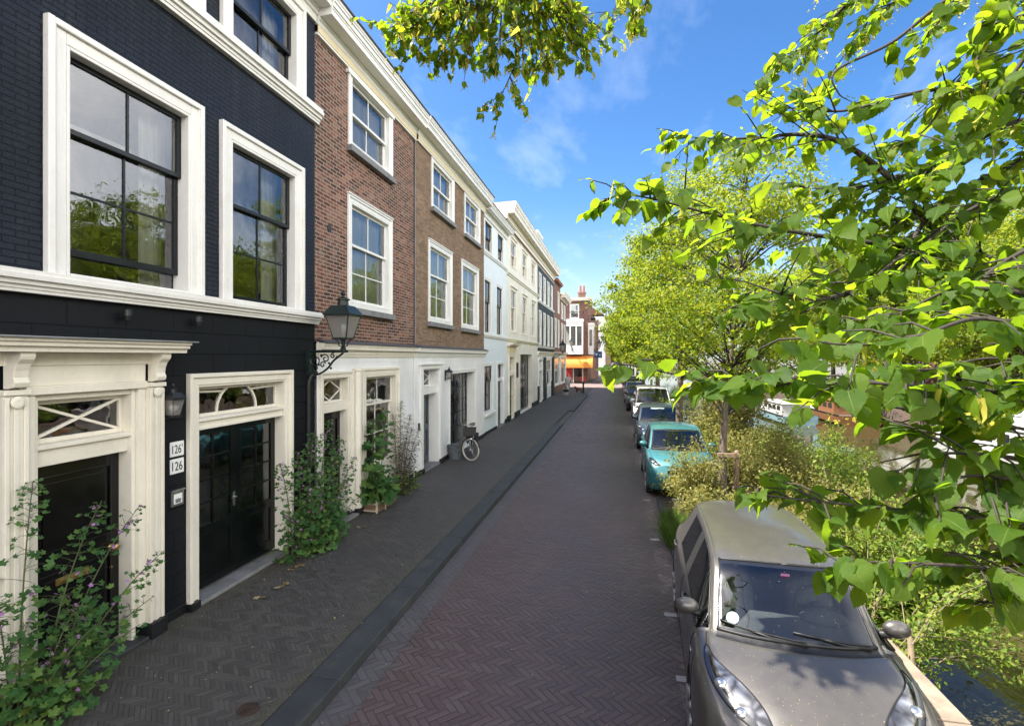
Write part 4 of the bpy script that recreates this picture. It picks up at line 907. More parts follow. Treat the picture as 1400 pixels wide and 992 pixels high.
bay(-6.6, -4.15, 64.9, 65.995, 3.55, 8.0, 3)
bay(-3.595, -2.9, 66.4, 69.2, 3.55, 7.6, 1)
mb = MB(); mb.box(-5.9, -4.7, cy_-.06, cy_-.005, 8.0, 10.0); ob('balcony_door', mb, M['white'], h9)
mb = MB(); mb.quad((-5.75, cy_-.065, 8.3), (-4.85, cy_-.065, 8.3), (-4.85, cy_-.065, 9.85), (-5.75, cy_-.065, 9.85)); ob('pane', mb, M['glass'], h9)
mb = MB(); mb.box(-14, cx+.45, cy_-.45, 74.2, 10.6, 10.78); mb.box(-14, cx+.3, cy_-.3, 74.2, 10.4, 10.6); ob('cornice', mb, M['cream'], h9)
mb = MB(); mb.box(-4.9, -4.0, 67, 68, 10.78, 11.5); mb.box(-5.0, -3.9, 66.9, 68.1, 11.5, 11.65); c = ob('chimney', mb, M['far_brick'], h9)
mb = MB(); mb.lathe([(.16, 0), (.13, .9)], (-4.65, 67.5, 11.65), n=10); mb.lathe([(.16, 0), (.13, .9)], (-4.2, 67.5, 11.65), n=10); ob('chimney_pot', mb, M['terracotta'], c)
mo = plain('orange_canvas', (.75, .27, .045), .8, var=.12, scale=3)
mb = MB(); ns = 9; ring = []
for i in range(ns+1):
    t = PI/2*i/ns; ring.append((cy_-1.35*math.sin(t), 2.05+1.3*math.cos(t)))
x0, x1 = -6.6, -2.95
for (ya, za), (yb, zb) in zip(ring[:-1], ring[1:]): mb.quad((x0, ya, za), (x1, ya, za), (x1, yb, zb), (x0, yb, zb))
for xx in (x0, x1):
    for (ya, za), (yb, zb) in zip(ring[:-1], ring[1:]): mb.add([(xx, cy_, 2.05), (xx, ya, za), (xx, yb, zb)], [(0, 1, 2)])
mb.quad((x0, cy_-1.35, 2.05), (x1, cy_-1.35, 2.05), (x1, cy_-1.35, 1.85), (x0, cy_-1.35, 1.85)); ob('awning', mb, mo, h9)
# farther houses down the street
def far_house(label, x, y0, y1, H, mat, roofm='tile', wins=2, st=3):
    h = thing('town_house', label, 'house', (x, (y0+y1)/2, 0)); rm = MB(); hs = []
    for k in range(st):
        for i in range(wins):
            a = y0+(y1-y0)*(i+.3)/wins; z = 1.0+k*(H-1)/st; hs.append((a, a+(y1-y0)/wins*.4, z, z+(H-1)/st*.62))
    mb = MB(); facade(mb, x, y0, y1, 0, H, hs, .15); mb.quad((x-9, y0, 0), (x, y0, 0), (x, y0, H), (x-9, y0, H)); mb.quad((x, y1, 0), (x-9, y1, 0), (x-9, y1, H), (x, y1, H)); mb.quad((x-9, y0, H), (x, y0, H), (x, y1, H), (x-9, y1, H))
    ob('wall', mb, M[mat], h)
    for a, b_, c, d in hs:
        mb = MB(); grid_sash(mb, x-.06, a, b_, c, d, 2, 2, .12, .06); w = ob('window', mb, M['white'], h)
        mb = MB(); mb.quad((x-.09, a, c), (x-.09, b_, c), (x-.09, b_, d), (x-.09, a, d)); ob('pane', mb, M['dark_pane'], w)
    mb = MB(); cornice(mb, x, y0, y1, H-.05, H+.4, .4); ob('cornice', mb, M['cream'], h)
    mb = MB(); mb.prism([(x+.1, H+.3), (x-9.1, H+.3), (x-4.5, H+3.2)], y0, y1); ob('roof', mb, M[roofm], h)
    return h
M['dark_pane'] = plain('dark_window_glass', (.02, .022, .025), .06, var=.2, scale=2, coat=.5)
far_house('dark brick house behind the orange awning shop', -3.0, 76, 88, 8.6, 'far_brick', wins=4)
far_house('small white gabled house at the far end of the street', -2.2, 92, 104, 10.4, 'white_wall', wins=3)
far_house('low brown brick house at the street bend, half behind trees', -1.2, 108, 124, 7.5, 'tan_brick', wins=3, st=2)
# ------------------------------------------------------------------ leaves and trees
def unit(a): return a/np.maximum(np.linalg.norm(a, axis=-1, keepdims=True), 1e-9)
def leaf_template(kind):
    if kind == 'linden':                                     # heart shaped, pointed, folded along the midrib
        mid = [0.0, .07, .16, .26, .36, .46, .56, .66, .76, .86, .95, 1.08]
        edge = [(-.10, .19), (-.03, .38), (.09, .455), (.17, .535), (.28, .495), (.37, .53), (.49, .435), (.58, .42), (.70, .29), (.80, .235), (.91, .105), (1.05, .012)]
        lift = [0, .012, .025, .033, .037, .036, .03, .02, .005, -.02, -.045, -.09]
        V = [(u, 0, l) for u, l in zip(mid, lift)]
        for s in (1, -1): V += [(u, s*v, l+.20*v-.34*v*v) for (u, v), l in zip(edge, lift)]
        n = 12; F = []
        for i in range(n-1):
            F.append((i, i+1, n+i+1, n+i)); F.append((i+1, i, 2*n+i, 2*n+i+1))
        return np.array(V), np.array(F)
    if kind == 'lobed':                                      # mallow: round with five blunt lobes
        V = [(.30, 0, 0)]; k = 15
        for i in range(k):
            a = -2.75+5.5*i/(k-1); r = .42+.11*math.cos(5*a); V.append((.36+r*math.cos(a), r*math.sin(a), .06*math.cos(5*a)-.05))
        F = [(0, 1+i, 2+i, 2+i) for i in range(k-1)]
        F = [(0, 1+i, 2+i, 3+i) for i in range(0, k-2, 2)]
        return np.array(V), np.array(F)
    if kind == 'simple':
        V = [(0, 0, 0), (.35, .30, .05), (.35, -.30, .05), (.45, 0, -.02), (1, 0, -.08)]
        return np.array(V), np.array([(0, 3, 1, 1), (0, 2, 3, 3), (1, 3, 4, 4), (3, 2, 4, 4)])[:, :]
    if kind == 'quad':
        V = [(0, 0, 0), (.45, .34, .06), (1, 0, -.06), (.45, -.34, .06)]
        return np.array(V), np.array([(0, 3, 2, 1)])
    if kind == 'blade':
        V = [(0, .5, 0), (0, -.5, 0), (.4, -.42, .08), (.4, .42, .08), (.75, -.25, .1), (.75, .25, .1), (1, -.03, 0), (1, .03, 0)]
        return np.array(V), np.array([(0, 1, 2, 3), (3, 2, 4, 5), (5, 4, 6, 7)])

def scatter(name, kind, P, D, Nn, S, mat, parent, uv=False, width=1.0, droop=None):
    T, F = leaf_template(kind); n = len(P); m = len(T)
    if kind == 'simple': F = np.array([(0, 3, 4, 1), (0, 2, 4, 3)])
    U = unit(np.asarray(D, float)); Wv = np.asarray(Nn, float); Wv = unit(Wv-U*np.sum(Wv*U, axis=1, keepdims=True)); Vv = np.cross(Wv, U)
    tw = T[:, 2][None, :]*(RNG.uniform(.2, 2.0, (n, 1)) if droop is None else droop)
    if kind == 'linden': cu = RNG.normal(size=(n, 1))*.16-.08; tw = tw+cu*T[:, 0][None, :]**2+RNG.normal(size=(n, 1))*.28*T[:, 1][None, :]*T[:, 0][None, :]+.02*np.sin(T[:, 0][None, :]*9+RNG.uniform(0, 6, (n, 1)))
    wv = T[:, 1][None, :]*width*RNG.uniform(.85, 1.1, (n, 1))
    co = P[:, None, :]+S[:, None, None]*(T[:, 0][None, :, None]*U[:, None, :]+wv[:, :, None]*Vv[:, None, :]+tw[:, :, None]*Wv[:, None, :])
    fs = (F[None]+(np.arange(n)*m)[:, None, None]).reshape(-1, F.shape[1])
    uvs = np.tile(T[:, :2], (n, 1)) if uv else None
    return np_mesh(name, co.reshape(-1, 3), fs, mat, parent, uvs, smooth=kind in ('linden', 'lobed', 'blade'))

def rand_dir(n, up=0.0): 
    a = RNG.normal(size=(n, 3)); a[:, 2] += up; return unit(a)

M['linden_near'] = leaf_mat('linden_leaf', [(.2, (.026, .070, .010)), (.48, (.042, .098, .013)), (.7, (.068, .128, .016)), (.88, (.125, .175, .02))], ((.19, .37, .012), (.45, .56, .02)), .57, True, .5)
M['linden_far'] = leaf_mat('linden_foliage', [(.22, (.032, .08, .010)), (.46, (.085, .145, .014)), (.66, (.165, .205, .022)), (.86, (.30, .28, .07))], ((.27, .40, .012), (.58, .60, .03)), .43, False, .5)
M['dark_foliage'] = leaf_mat('dark_foliage', [(.1, (.018, .04, .012)), (.6, (.04, .07, .018)), (.95, (.07, .10, .025))], ((.06, .12, .01), (.14, .2, .02)), .3)
M['bract'] = leaf_mat('linden_bract', [(.2, (.30, .32, .06)), (.8, (.42, .36, .08))], ((.65, .62, .06), (.8, .65, .1)), .55)
M['mallow'] = leaf_mat('mallow_leaf', [(.15, (.030, .085, .026)), (.55, (.055, .13, .034)), (.82, (.11, .18, .04)), (.95, (.34, .28, .03))], ((.06, .18, .03), (.16, .28, .04)), .25, False, .55)
M['weed'] = leaf_mat('dry_weed_leaf', [(.1, (.07, .09, .02)), (.45, (.14, .15, .035)), (.75, (.22, .19, .06)), (.95, (.30, .25, .11))], ((.25, .25, .03), (.4, .34, .08)), .35)
M['green_shrub'] = leaf_mat('green_shrub_leaf', [(.2, (.05, .10, .015)), (.5, (.11, .17, .022)), (.8, (.20, .23, .04))], ((.2, .32, .02), (.35, .42, .04)), .35)
M['grass'] = leaf_mat('grass_blade', [(.1, (.045, .09, .018)), (.6, (.075, .13, .025)), (.95, (.14, .16, .05))], ((.12, .22, .02), (.22, .3, .04)), .3)
M['petal'] = leaf_mat('mauve_petal', [(.2, (.30, .13, .34)), (.8, (.45, .24, .48))], ((.3, .12, .32), (.4, .2, .42)), .25)
M['white_petal'] = leaf_mat('white_petal', [(.2, (.6, .6, .58)), (.8, (.75, .75, .7))], ((.4, .4, .36), (.5, .5, .45)), .25)
M['seed'] = leaf_mat('dark_seed_leaf', [(.2, (.018, .016, .012)), (.8, (.05, .05, .03))], ((.03, .03, .01), (.06, .06, .02)), .15)
M['stalk'] = plain('green_stalk', (.075, .10, .035), .7, var=.3, scale=9)
M['dry_stalk'] = plain('dry_stalk', (.16, .12, .07), .8, var=.3, scale=9)
M['twig'] = plain('dark_twig_bark', (.035, .026, .02), .8, var=.3, scale=14, bump=.3)
N = NT('linden_bark'); p = N.pos()
st_ = N.noise(N.n('Mapping', {'Vector': p, 'Scale': (9, 9, 1.6)}).outputs[0], 3.5, 6, .65)
c = N.ramp(st_, [(.3, (.05, .038, .028)), (.55, (.13, .10, .078)), (.75, (.20, .165, .13))])
c = N.mix(N.maprange(N.noise(p, 2.5, 4), .55, .7, 0, .5), c, (.10, .115, .06))
M['bark'] = N.done(N.bsdf(Base_Color=c, Roughness=.9, Normal=N.bump(st_, .9, .03)))

def curve(pts, n):
    """smooth polyline through pts (Catmull-Rom), n samples"""
    P = np.array(pts, float); P = np.vstack([2*P[0]-P[1], P, 2*P[-1]-P[-2]]); t = np.linspace(0, len(P)-3-1e-6, n); i = t.astype(int); f = (t-i)[:, None]
    a, b, c, d = P[i], P[i+1], P[i+2], P[i+3]
    return .5*(2*b+(c-a)*f+(2*a-5*b+4*c-d)*f**2+(3*b-a-3*c+d)*f**3)

def make_tree(label, base, H, R, zc, mat='linden_far', ncl=150, per=95, leaf=.085, kind='simple', lean=(0, 0), trunk_r=.15, group=None, clump=.5, seed=1, low=.0, bracts=False):
    """tree > trunk, limbs, crown; the crown is leaf clumps spread through an uneven envelope so that gaps stay open"""
    rng = np.random.default_rng(seed)
    t = thing('linden_tree', label, 'tree', base, 0, group); bx, by, bz = base
    top = np.array([bx+lean[0], by+lean[1], bz+H*.93])
    tp = curve([(bx, by, bz-.15), (bx+.02, by+.01, bz+H*.2), (bx+lean[0]*.4+.05, by+lean[1]*.4, bz+H*.5), tuple(top)], 14)
    b = MB(); rr = [max(.012, trunk_r*(1.25 if k == 0 else 1)*(1-k/13)**.8) for k in range(14)]; b.tube(tp, rr, 10); ob('trunk', b, M['bark'], t, smooth=True)
    C = []; tries = 0
    lob = rng.normal(size=(10, 3)); lob = lob/np.linalg.norm(lob, axis=1, keepdims=True); la = rng.uniform(-.28, .32, 10)
    while len(C) < ncl and tries < 40*ncl:
        tries += 1
        d = rng.normal(size=3); d /= np.linalg.norm(d); r = rng.uniform(.25, 1)**.55
        env = 1+float(np.sum(la*np.clip(lob@d, 0, 1)**3))
        hz = (H-zc)*1.0 if d[2] > 0 else (zc-low)*1.0
        q = np.array([d[0]*R*env*r, d[1]*R*env*r, d[2]*hz*env*r])
        q[:2] *= 1.0 if q[2] < 0 else (1-.35*(q[2]/(H-zc))**1.5)
        C.append(q+np.array([bx+lean[0]*.6, by+lean[1]*.6, bz+zc]))
    C = np.array(C); b = MB()
    for q in C[::2]:
        rad = np.linalg.norm(q[:2]-tp[6][:2]); zs = max(bz+H*.22, q[2]-rad*rng.uniform(.5, .9)); k = int(np.argmin(abs(tp[:, 2]-zs))); s = tp[k]
        m1 = s*.55+q*.45+np.array([0, 0, rad*.10])+rng.normal(size=3)*.1
        b.tube(curve([s, m1, q], 6), [max(.009, rr[k]*.3), .022, .017, .013, .009, .005], 5, caps=False)
    ob('limbs', b, M['twig'], t, smooth=True)
    sc = rng.uniform(.55, 1.25, len(C))*clump; n = len(C)*per
    ci = np.repeat(np.arange(len(C)), per); off = rng.normal(size=(n, 3))*np.array([.55, .55, .25]); P = C[ci]+off*sc[ci][:, None]
    D = unit(off*np.array([1, 1, .2])+rng.normal(size=(n, 3))*.6+np.array([0, 0, -.55])); Nn = unit(rng.normal(size=(n, 3))*.8+np.array([-.15, -.15, 1.0]))
    S = rng.uniform(.45, 1.35, n)*leaf
    scatter('crown', kind, P, D, Nn, S, M[mat], t)
    return t

# trees along the quay (near to far), each with its own crown
ta = make_tree('slim linden tree tied to a wooden stake beside the turquoise car', (2.28, 11.9, -.08), 8.2, 2.75, 4.8, ncl=200, lean=(.55, .2), per=165, leaf=.085, kind='simple', trunk_r=.10, seed=3, low=2.5, clump=.42)
tb = make_tree('tall linden tree rising beside the dark blue car', (2.2, 19.2, -.1), 10.2, 2.5, 5.9, ncl=185, per=215, leaf=.095, kind='simple', trunk_r=.15, seed=5, low=2.4, lean=(.5, .1), clump=.46)
GT = 'linden trees along the quay'
tc_ = make_tree('broad linden tree with yellowish crown leaning over the far parked cars', (2.1, 28.0, -.1), 9.6, 3.2, 5.6, ncl=185, per=165, leaf=.125, kind='quad', trunk_r=.16, seed=9, low=2.2, clump=.55, lean=(-.1, 0))
for k, (y, s, rz, lab) in enumerate(((37, .98, 1.9, 'linden tree behind the broad yellowish one on the quay'), (46.5, 1.0, 3.5, 'distant linden tree near the side street, over the street'), (57, .97, 5.0, 'linden tree past the sunny side street on the quay'), (68, 1.0, .8, 'far linden tree opposite the orange awning'), (82, 1.05, 2.6, 'last linden tree in view at the far end of the quay'))):
    dup(tc_, (2.0-.004*y, y, -.1), rz, lab, GT, (s, s, s))
tc_['group'] = GT
# dark trees closing the street, and the row on the opposite bank
td = make_tree('dark dense tree closing the view at the street bend', (1.5, 118, -.1), 10, 5, 5.2, mat='dark_foliage', ncl=150, per=60, leaf=.34, kind='quad', trunk_r=.25, seed=12, low=1.0, clump=.9)
for x, y, s, lab in ((-3.5, 128, .7, 'dark low tree beside the far white gabled house'), (8, 124, 1.1, 'dark big tree behind the far end of the canal'), (16, 140, 1.2, 'dark tree far off over the water, tallest of those closing the canal')):
    dup(td, (x, y, -.1), x, lab, None, (s, s, s))
te = make_tree('big leafy tree on the opposite bank behind the moored boats', (18.6, 22, -.1), 13.2, 4.9, 6.8, ncl=280, per=110, leaf=.17, kind='quad', trunk_r=.22, seed=15, low=1.5, clump=.75)
GO = 'trees on the opposite bank'; te['group'] = GO
for k, (x, y, s, rz, lab) in enumerate(((18.4, 5.0, 1.0, 1.0, 'leafy tree across the water, seen mirrored in the black house windows'), (17.9, 27.2, .85, 1.4, 'low opposite bank tree between the big leafy one and its neighbour'), (18.2, 37.5, .95, 4.6, 'opposite bank tree over the brown barge'), (22.6, 30, 1.15, 2.9, 'tall tree behind the bank row, in front of the cream canal house'), (22.8, 40.5, 1.15, .9, 'tall tree behind the bank row near the far canal houses'), (22.4, 19, 1.1, 3.7, 'tall tree behind the bank row, before the tan canal house'), (18.4, 49, 1.0, 2.1, 'opposite bank tree beyond the light blue cabin boat, farther one'), (18.7, -7, 1.02, 2.2, 'leafy tree across the water behind the camera'), (18.5, 13.4, .9, 5.1, 'smaller leafy tree across the water straight over from the red brick house'), (18.6, 32, .95, 3.0, 'opposite bank tree next to the big leafy one, farther on'), (18.5, 43, 1.05, 4.1, 'opposite bank tree beyond the light blue cabin boat'), (18.6, 55, 1.1, 5.5, 'opposite bank tree showing pale between overhanging leaves'), (18.6, 69, 1.1, .4, 'far opposite bank tree near the canal end'))):
    dup(te, (x, y, -.1), rz, lab, GO, (s, s, s))

# ------------------------------------------------------------------ the linden whose boughs hang into the view
near = thing('linden_tree', 'overhanging linden tree, its trunk out of sight, boughs reaching in from right and above', 'tree', (2.75, 1.5, -.05))
th_ = math.radians(11.546); cs_, sn_ = math.cos(th_), math.sin(th_)
def W3(px, py, d):                                           # boughs were surveyed from the camera point: bearing, rise, distance
    a, b = (px-700)/700, (488-py)/700; return ((-sn_+a*cs_)*d, (cs_+a*sn_)*d, 3.2+b*d)
b = MB(); b.tube(curve([(2.75, 1.5, -.2), (2.72, 1.5, 2), (2.8, 1.45, 4), (2.7, 1.55, 6.5), (2.9, 1.5, 9)], 16), [.24]+[.19-.008*k for k in range(15)], 14); ob('trunk', b, M['bark'], near, smooth=True)
root = lambda z: (2.72, 1.5, z)
BR = [  # root height on the trunk, start radius, bough points (bearing px, rise px, metres), leaf density per metre, leaf size, twig reach, bracts
 (3.1, .020, [(1520,455,2.05),(1400,378,2.0),(1330,345,2.0),(1265,300,2.05),(1215,242,2.1),(1148,194,2.2),(1091,184,2.3),(1040,188,2.35),(985,190,2.4),(925,186,2.45)], 62, .064, .20, .12),
 (3.0, .013, [(1420,395,2.0),(1330,347,2.0),(1280,340,2.0),(1200,333,2.0),(1118,322,2.0),(1042,309,1.95),(970,292,1.95),(872,268,1.9),(825,272,1.9)], 60, .068, .18, .05),
 (4.0, .012, [(1500,120,2.2),(1400,124,2.2),(1340,126,2.2),(1280,122,2.2),(1210,138,2.2),(1150,152,2.25),(1085,148,2.3),(1045,150,2.3)], 60, .066, .17, .15),
 (4.4, .010, [(1400,-40,2.2),(1363,36,2.2),(1330,90,2.2),(1300,126,2.2),(1262,180,2.2),(1205,208,2.2)], 55, .066, .16, .15),
 (4.8, .009, [(1390,-60,2.4),(1290,3,2.3),(1220,58,2.3),(1143,97,2.3),(1146,127,2.3),(1165,140,2.3)], 16, .06, .12, .25),
 (5.0, .009, [(1240,-60,2.7),(1165,0,2.6),(1118,45,2.6),(1085,72,2.6),(1052,98,2.6),(1034,118,2.6)], 70, .062, .15, .4),
 (5.0, .009, [(1300,-60,2.6),(1215,10,2.5),(1190,35,2.5),(1168,60,2.5)], 55, .062, .13, .35),
 (3.9, .011, [(1520,140,2.1),(1400,164,2.1),(1350,185,2.1),(1302,211,2.1),(1262,230,2.1),(1195,252,2.1),(1130,258,2.1),(1085,255,2.15)], 62, .067, .17, .1),
 (3.0, .011, [(1500,566,1.2),(1400,547,1.17),(1354,534,1.15),(1280,530,1.15),(1181,523,1.15),(1110,527,1.15),(1030,525,1.15)], 58, .066, .14, .06),
 (3.0, .004, [(1110,527,1.15),(1040,520,1.15),(975,522,1.15),(925,512,1.15),(870,500,1.15),(838,498,1.15)], 62, .060, .08, 0),
 (2.8, .008, [(1500,735,1.15),(1400,716,1.12),(1285,702,1.1),(1170,690,1.1),(1090,682,1.1),(1020,672,1.1)], 85, .062, .09, 0),
 (2.7, .007, [(1500,800,1.05),(1400,785,1.02),(1330,774,1.0),(1250,770,1.0),(1180,768,1.0),(1140,770,1.0)], 80, .060, .09, 0),
 (2.8, .006, [(1460,770,1.02),(1400,800,1.0),(1380,820,1.0),(1350,830,1.0)], 42, .06, .09, 0),
 (3.2, .010, [(1500,480,1.15),(1400,445,1.12),(1330,436,1.1),(1260,458,1.1),(1200,470,1.1),(1140,470,1.1),(1100,462,1.1)], 58, .070, .12, .04),
 (3.0, .009, [(1500,650,1.15),(1400,628,1.12),(1335,620,1.1),(1270,622,1.1),(1225,645,1.1)], 58, .068, .12, 0),
 (3.0, .008, [(1500,690,1.1),(1420,665,1.1),(1340,650,1.1),(1280,662,1.1),(1235,690,1.1)], 60, .064, .13, 0),
 (3.0, .007, [(1500,520,1.3),(1430,500,1.3),(1350,490,1.3),(1270,505,1.3),(1190,500,1.3)], 55, .064, .14, .04),
 (3.0, .008, [(1500,600,1.2),(1420,590,1.2),(1340,575,1.2),(1270,570,1.2),(1220,580,1.2)], 55, .064, .12, 0),
 (3.1, .008, [(1265,301,2.05),(1230,350,1.95),(1175,395,1.85),(1120,410,1.8),(1060,402,1.75),(1010,418,1.7)], 48, .062, .14, .08),
 (3.6, .010, [(1520,250,1.9),(1400,262,1.9),(1330,285,1.9),(1270,330,1.9),(1215,385,1.9),(1170,420,1.9)], 62, .068, .17, .06),
 (3.5, .010, [(1520,300,1.7),(1430,330,1.7),(1370,360,1.7),(1310,405,1.65),(1260,430,1.6)], 60, .068, .15, .05),
 (4.2, .010, [(1500,40,1.8),(1420,60,1.8),(1390,95,1.8),(1350,150,1.85),(1320,215,1.9)], 50, .068, .14, .1),
 (4.6, .008, [(1520,-20,1.9),(1440,8,1.9),(1385,25,1.9),(1335,40,1.95)], 60, .066, .14, .1),
 (4.9, .007, [(1420,-60,2.2),(1330,-10,2.2),(1285,28,2.2),(1270,48,2.2)], 55, .064, .13, .25),
 (4.4, .008, [(1520,70,2.0),(1430,85,2.0),(1375,105,2.0),(1330,118,2.0)], 55, .066, .16, .1),
 (3.2, .008, [(1500,420,1.5),(1420,405,1.5),(1350,395,1.5),(1290,400,1.5),(1225,430,1.5),(1150,440,1.5)], 55, .066, .14, .05),
 (4.0, .009, [(1520,215,2.3),(1420,215,2.3),(1350,240,2.3),(1290,275,2.3),(1230,300,2.3),(1180,290,2.3)], 55, .066, .16, .08),
]
TOP = [  # boughs overhead, farther off: smaller in the view, full of bracts and blossom
 [(700,-160,3.6),(690,-30,3.7),(680,6,3.8),(630,8,3.8),(585,20,3.8),(552,38,3.8),(535,48,3.8)], [(690,-10,3.8),(655,35,3.8),(618,62,3.8),(600,78,3.8)], [(600,-30,3.8),(575,8,3.8),(550,22,3.8)],
 [(690,0,3.8),(700,40,3.8),(706,80,3.8),(697,105,3.8),(684,130,3.8),(664,142,3.8)], [(697,105,3.8),(706,125,3.8),(716,138,3.8)], [(690,0,3.8),(725,30,3.8),(745,65,3.8),(748,88,3.8)],
 [(690,-10,3.8),(745,8,3.8),(785,40,3.8),(802,70,3.8),(796,85,3.8)], [(690,-10,3.8),(675,30,3.8),(672,60,3.8),(676,80,3.8)], [(730,-30,3.8),(770,5,3.8),(790,15,3.8)], [(640,-30,3.8),(628,25,3.8),(640,60,3.8)],
 [(850,-40,4.0),(848,5,4.0),(840,22,4.0)], [(850,-20,4.0),(866,12,4.0),(872,28,4.0)], [(890,-40,4.0),(884,2,4.0),(880,16,4.0)],
]
bm_ = MB(); LP, LD, LN, LS = [], [], [], []; BP, BD, BN, BS = [], [], [], []; FP = []
def leaf_on(p, d, out, size):
    LP.append(p); LD.append(d); LN.append(out); LS.append(size*rng.uniform(.65, 1.15))
def dress(C, dens, size, reach, brct, rng, r0, first=0.0):
    """twigs and leaves along a sampled bough C"""
    seg = np.linalg.norm(np.diff(C, axis=0), axis=1); L = seg.sum(); n = int(L*dens); cum = np.concatenate([[0], np.cumsum(seg)])
    for k in range(n):
        s = L*(first+(1-first)*rng.uniform()); i = min(len(C)-2, int(np.searchsorted(cum, s)-1)); i = max(0, i); f = (s-cum[i])/max(seg[i], 1e-6); p = C[i]*(1-f)+C[i+1]*f
        ax = C[i+1]-C[i]; ax = ax/np.linalg.norm(ax); side = np.cross(ax, (0, 0, 1)); side /= max(np.linalg.norm(side), 1e-6); sg = rng.choice((-1, 1))
        dr = ax*rng.uniform(.2, .9)+side*sg*rng.uniform(.4, 1)+np.array([0, 0, rng.uniform(-.55, .3)]); dr /= np.linalg.norm(dr)
        if rng.uniform() < .5:
            q = p+dr*reach*rng.uniform(.35, 1.25)*(1 if s < L*.85 else .6); mid = (p+q)/2+np.array([0, 0, .012]); bm_.tube([p, mid, q], [min(.004, r0*.5), .0025, .0014], 4, caps=False)
            for w in (.3, .5, .68, .85, 1.0):
                if rng.uniform() < .75:
                    pp = p+(q-p)*w; e = dr*.6+rng.normal(size=3)*.45+np.array([0, 0, -.5]); leaf_on(pp, e, np.array([0, 0, 1.0])+rng.normal(size=3)*.38-.25*e/np.linalg.norm(e), size*rng.uniform(.7, 1.25))
            p = q
        else:
            e = dr*.8+np.array([0, 0, -.45])+rng.normal(size=3)*.25; pet = p+dr*.025; bm_.tube([p, pet], .001, 3, caps=False)
            leaf_on(pet, e, np.array([0, 0, 1.0])+rng.normal(size=3)*.38, size*rng.uniform(.75, 1.25))
        if rng.uniform() < brct:
            BP.append(p); BD.append(np.array([0, 0, -1.0])+rng.normal(size=3)*.4); BN.append(rng.normal(size=3)); BS.append((.07 if brct > 2 else .045)*rng.uniform(.8, 1.2))
            for _ in range(6): FP.append(p+np.array([0, 0, -.045])+rng.normal(size=3)*.014)
rng = np.random.default_rng(21)
for z, r0, pts, dens, size, reach, brct in BR:
    P = [W3(*q) for q in pts]
    if r0 > .0055 and pts[0][0] >= 1380 or pts[0][1] < -30:
        s = np.array(root(z)); e = np.array(P[0]); C0 = curve([s, s*.5+e*.5+np.array([0, 0, .12]), e], 8); bm_.tube(C0, [r0*2.2-r0*1.1*k/7 for k in range(8)], 8, caps=False)
    if pts[-1][2] < 1.4: r0 *= .5; dens *= .8; size *= .88
    C = curve(P, 8*len(P)); m = len(C); bm_.tube(C, [max(.0016, r0*(1-k/(m-1))**.9+.0012) for k in range(m)], 7, caps=False)
    dress(C, dens*1.15, size*.9, reach*1.75 if P[0][1] > 1.9 else reach*1.3, brct, rng, r0)
s = np.array(root(5.2)); e = np.array(W3(700, -160, 3.6)); C0 = curve([s, (1.4, 2.2, 7.0), (.2, 3.0, 7.3), e], 14); bm_.tube(C0, [.05-.0025*k for k in range(14)], 8, caps=False)
for start in ((850, -40, 4.0), (890, -40, 4.0), (730, -30, 3.8), (640, -30, 3.8), (600, -30, 3.8)):
    q = np.array(W3(*start)); k = 9 if start[0] > 800 else 12; bm_.tube(curve([C0[k], (C0[k]+q)/2+np.array([0, 0, .15]), q], 6), [.014, .012, .01, .009, .008, .007], 6, caps=False)
for ex, ey in ((532,60),(545,88),(560,62),(575,96),(590,60),(605,105),(622,82),(640,104),(652,62),(668,112),(684,84),(702,60),(715,112),(726,84),(742,108),(752,58),(770,90),(786,104),(804,70),(815,52),(560,30),(600,36),(640,40),(700,28),(745,32),(780,30)):
    sx = 690+(ex-690)*.45; TOP.append([(sx, -45, 3.75), ((sx+ex)/2, ey*.25-8, 3.75), (ex+(ex-690)*.03, ey*.72, 3.7+.3*rng.uniform()), (ex, ey-18, 3.7+.3*rng.uniform())])
for ex, ey in ((838,30),(852,22),(866,34),(880,20),(890,8)): TOP.append([(862, -60, 4.0), ((862+ex)/2, -18, 4.0), (ex, ey-10, 4.0)])
for pts in TOP:
    C = curve([W3(*q) for q in pts], 6*len(pts)); m = len(C); bm_.tube(C, [max(.0018, .006*(1-k/(m-1))+.0018) for k in range(m)], 6, caps=False)
    LQ = len(LP); dress(C, 27, .056, .24, 4.0, rng, .004, .05)
ob('boughs', bm_, M['twig'], near, smooth=True)
scatter('leaves', 'linden', np.array(LP), np.array(LD), np.array(LN), np.array(LS), M['linden_near'], near, uv=True)
scatter('bracts', 'blade', np.array(BP), np.array(BD), np.array(BN), np.array(BS), M['bract'], near, width=.36)
FP = np.array(FP); nF = len(FP)
scatter('blossom', 'quad', np.repeat(FP, 2, 0), rand_dir(nF*2), rand_dir(nF*2), RNG.uniform(.007, .012, nF*2), M['bract'], near, width=1.3)

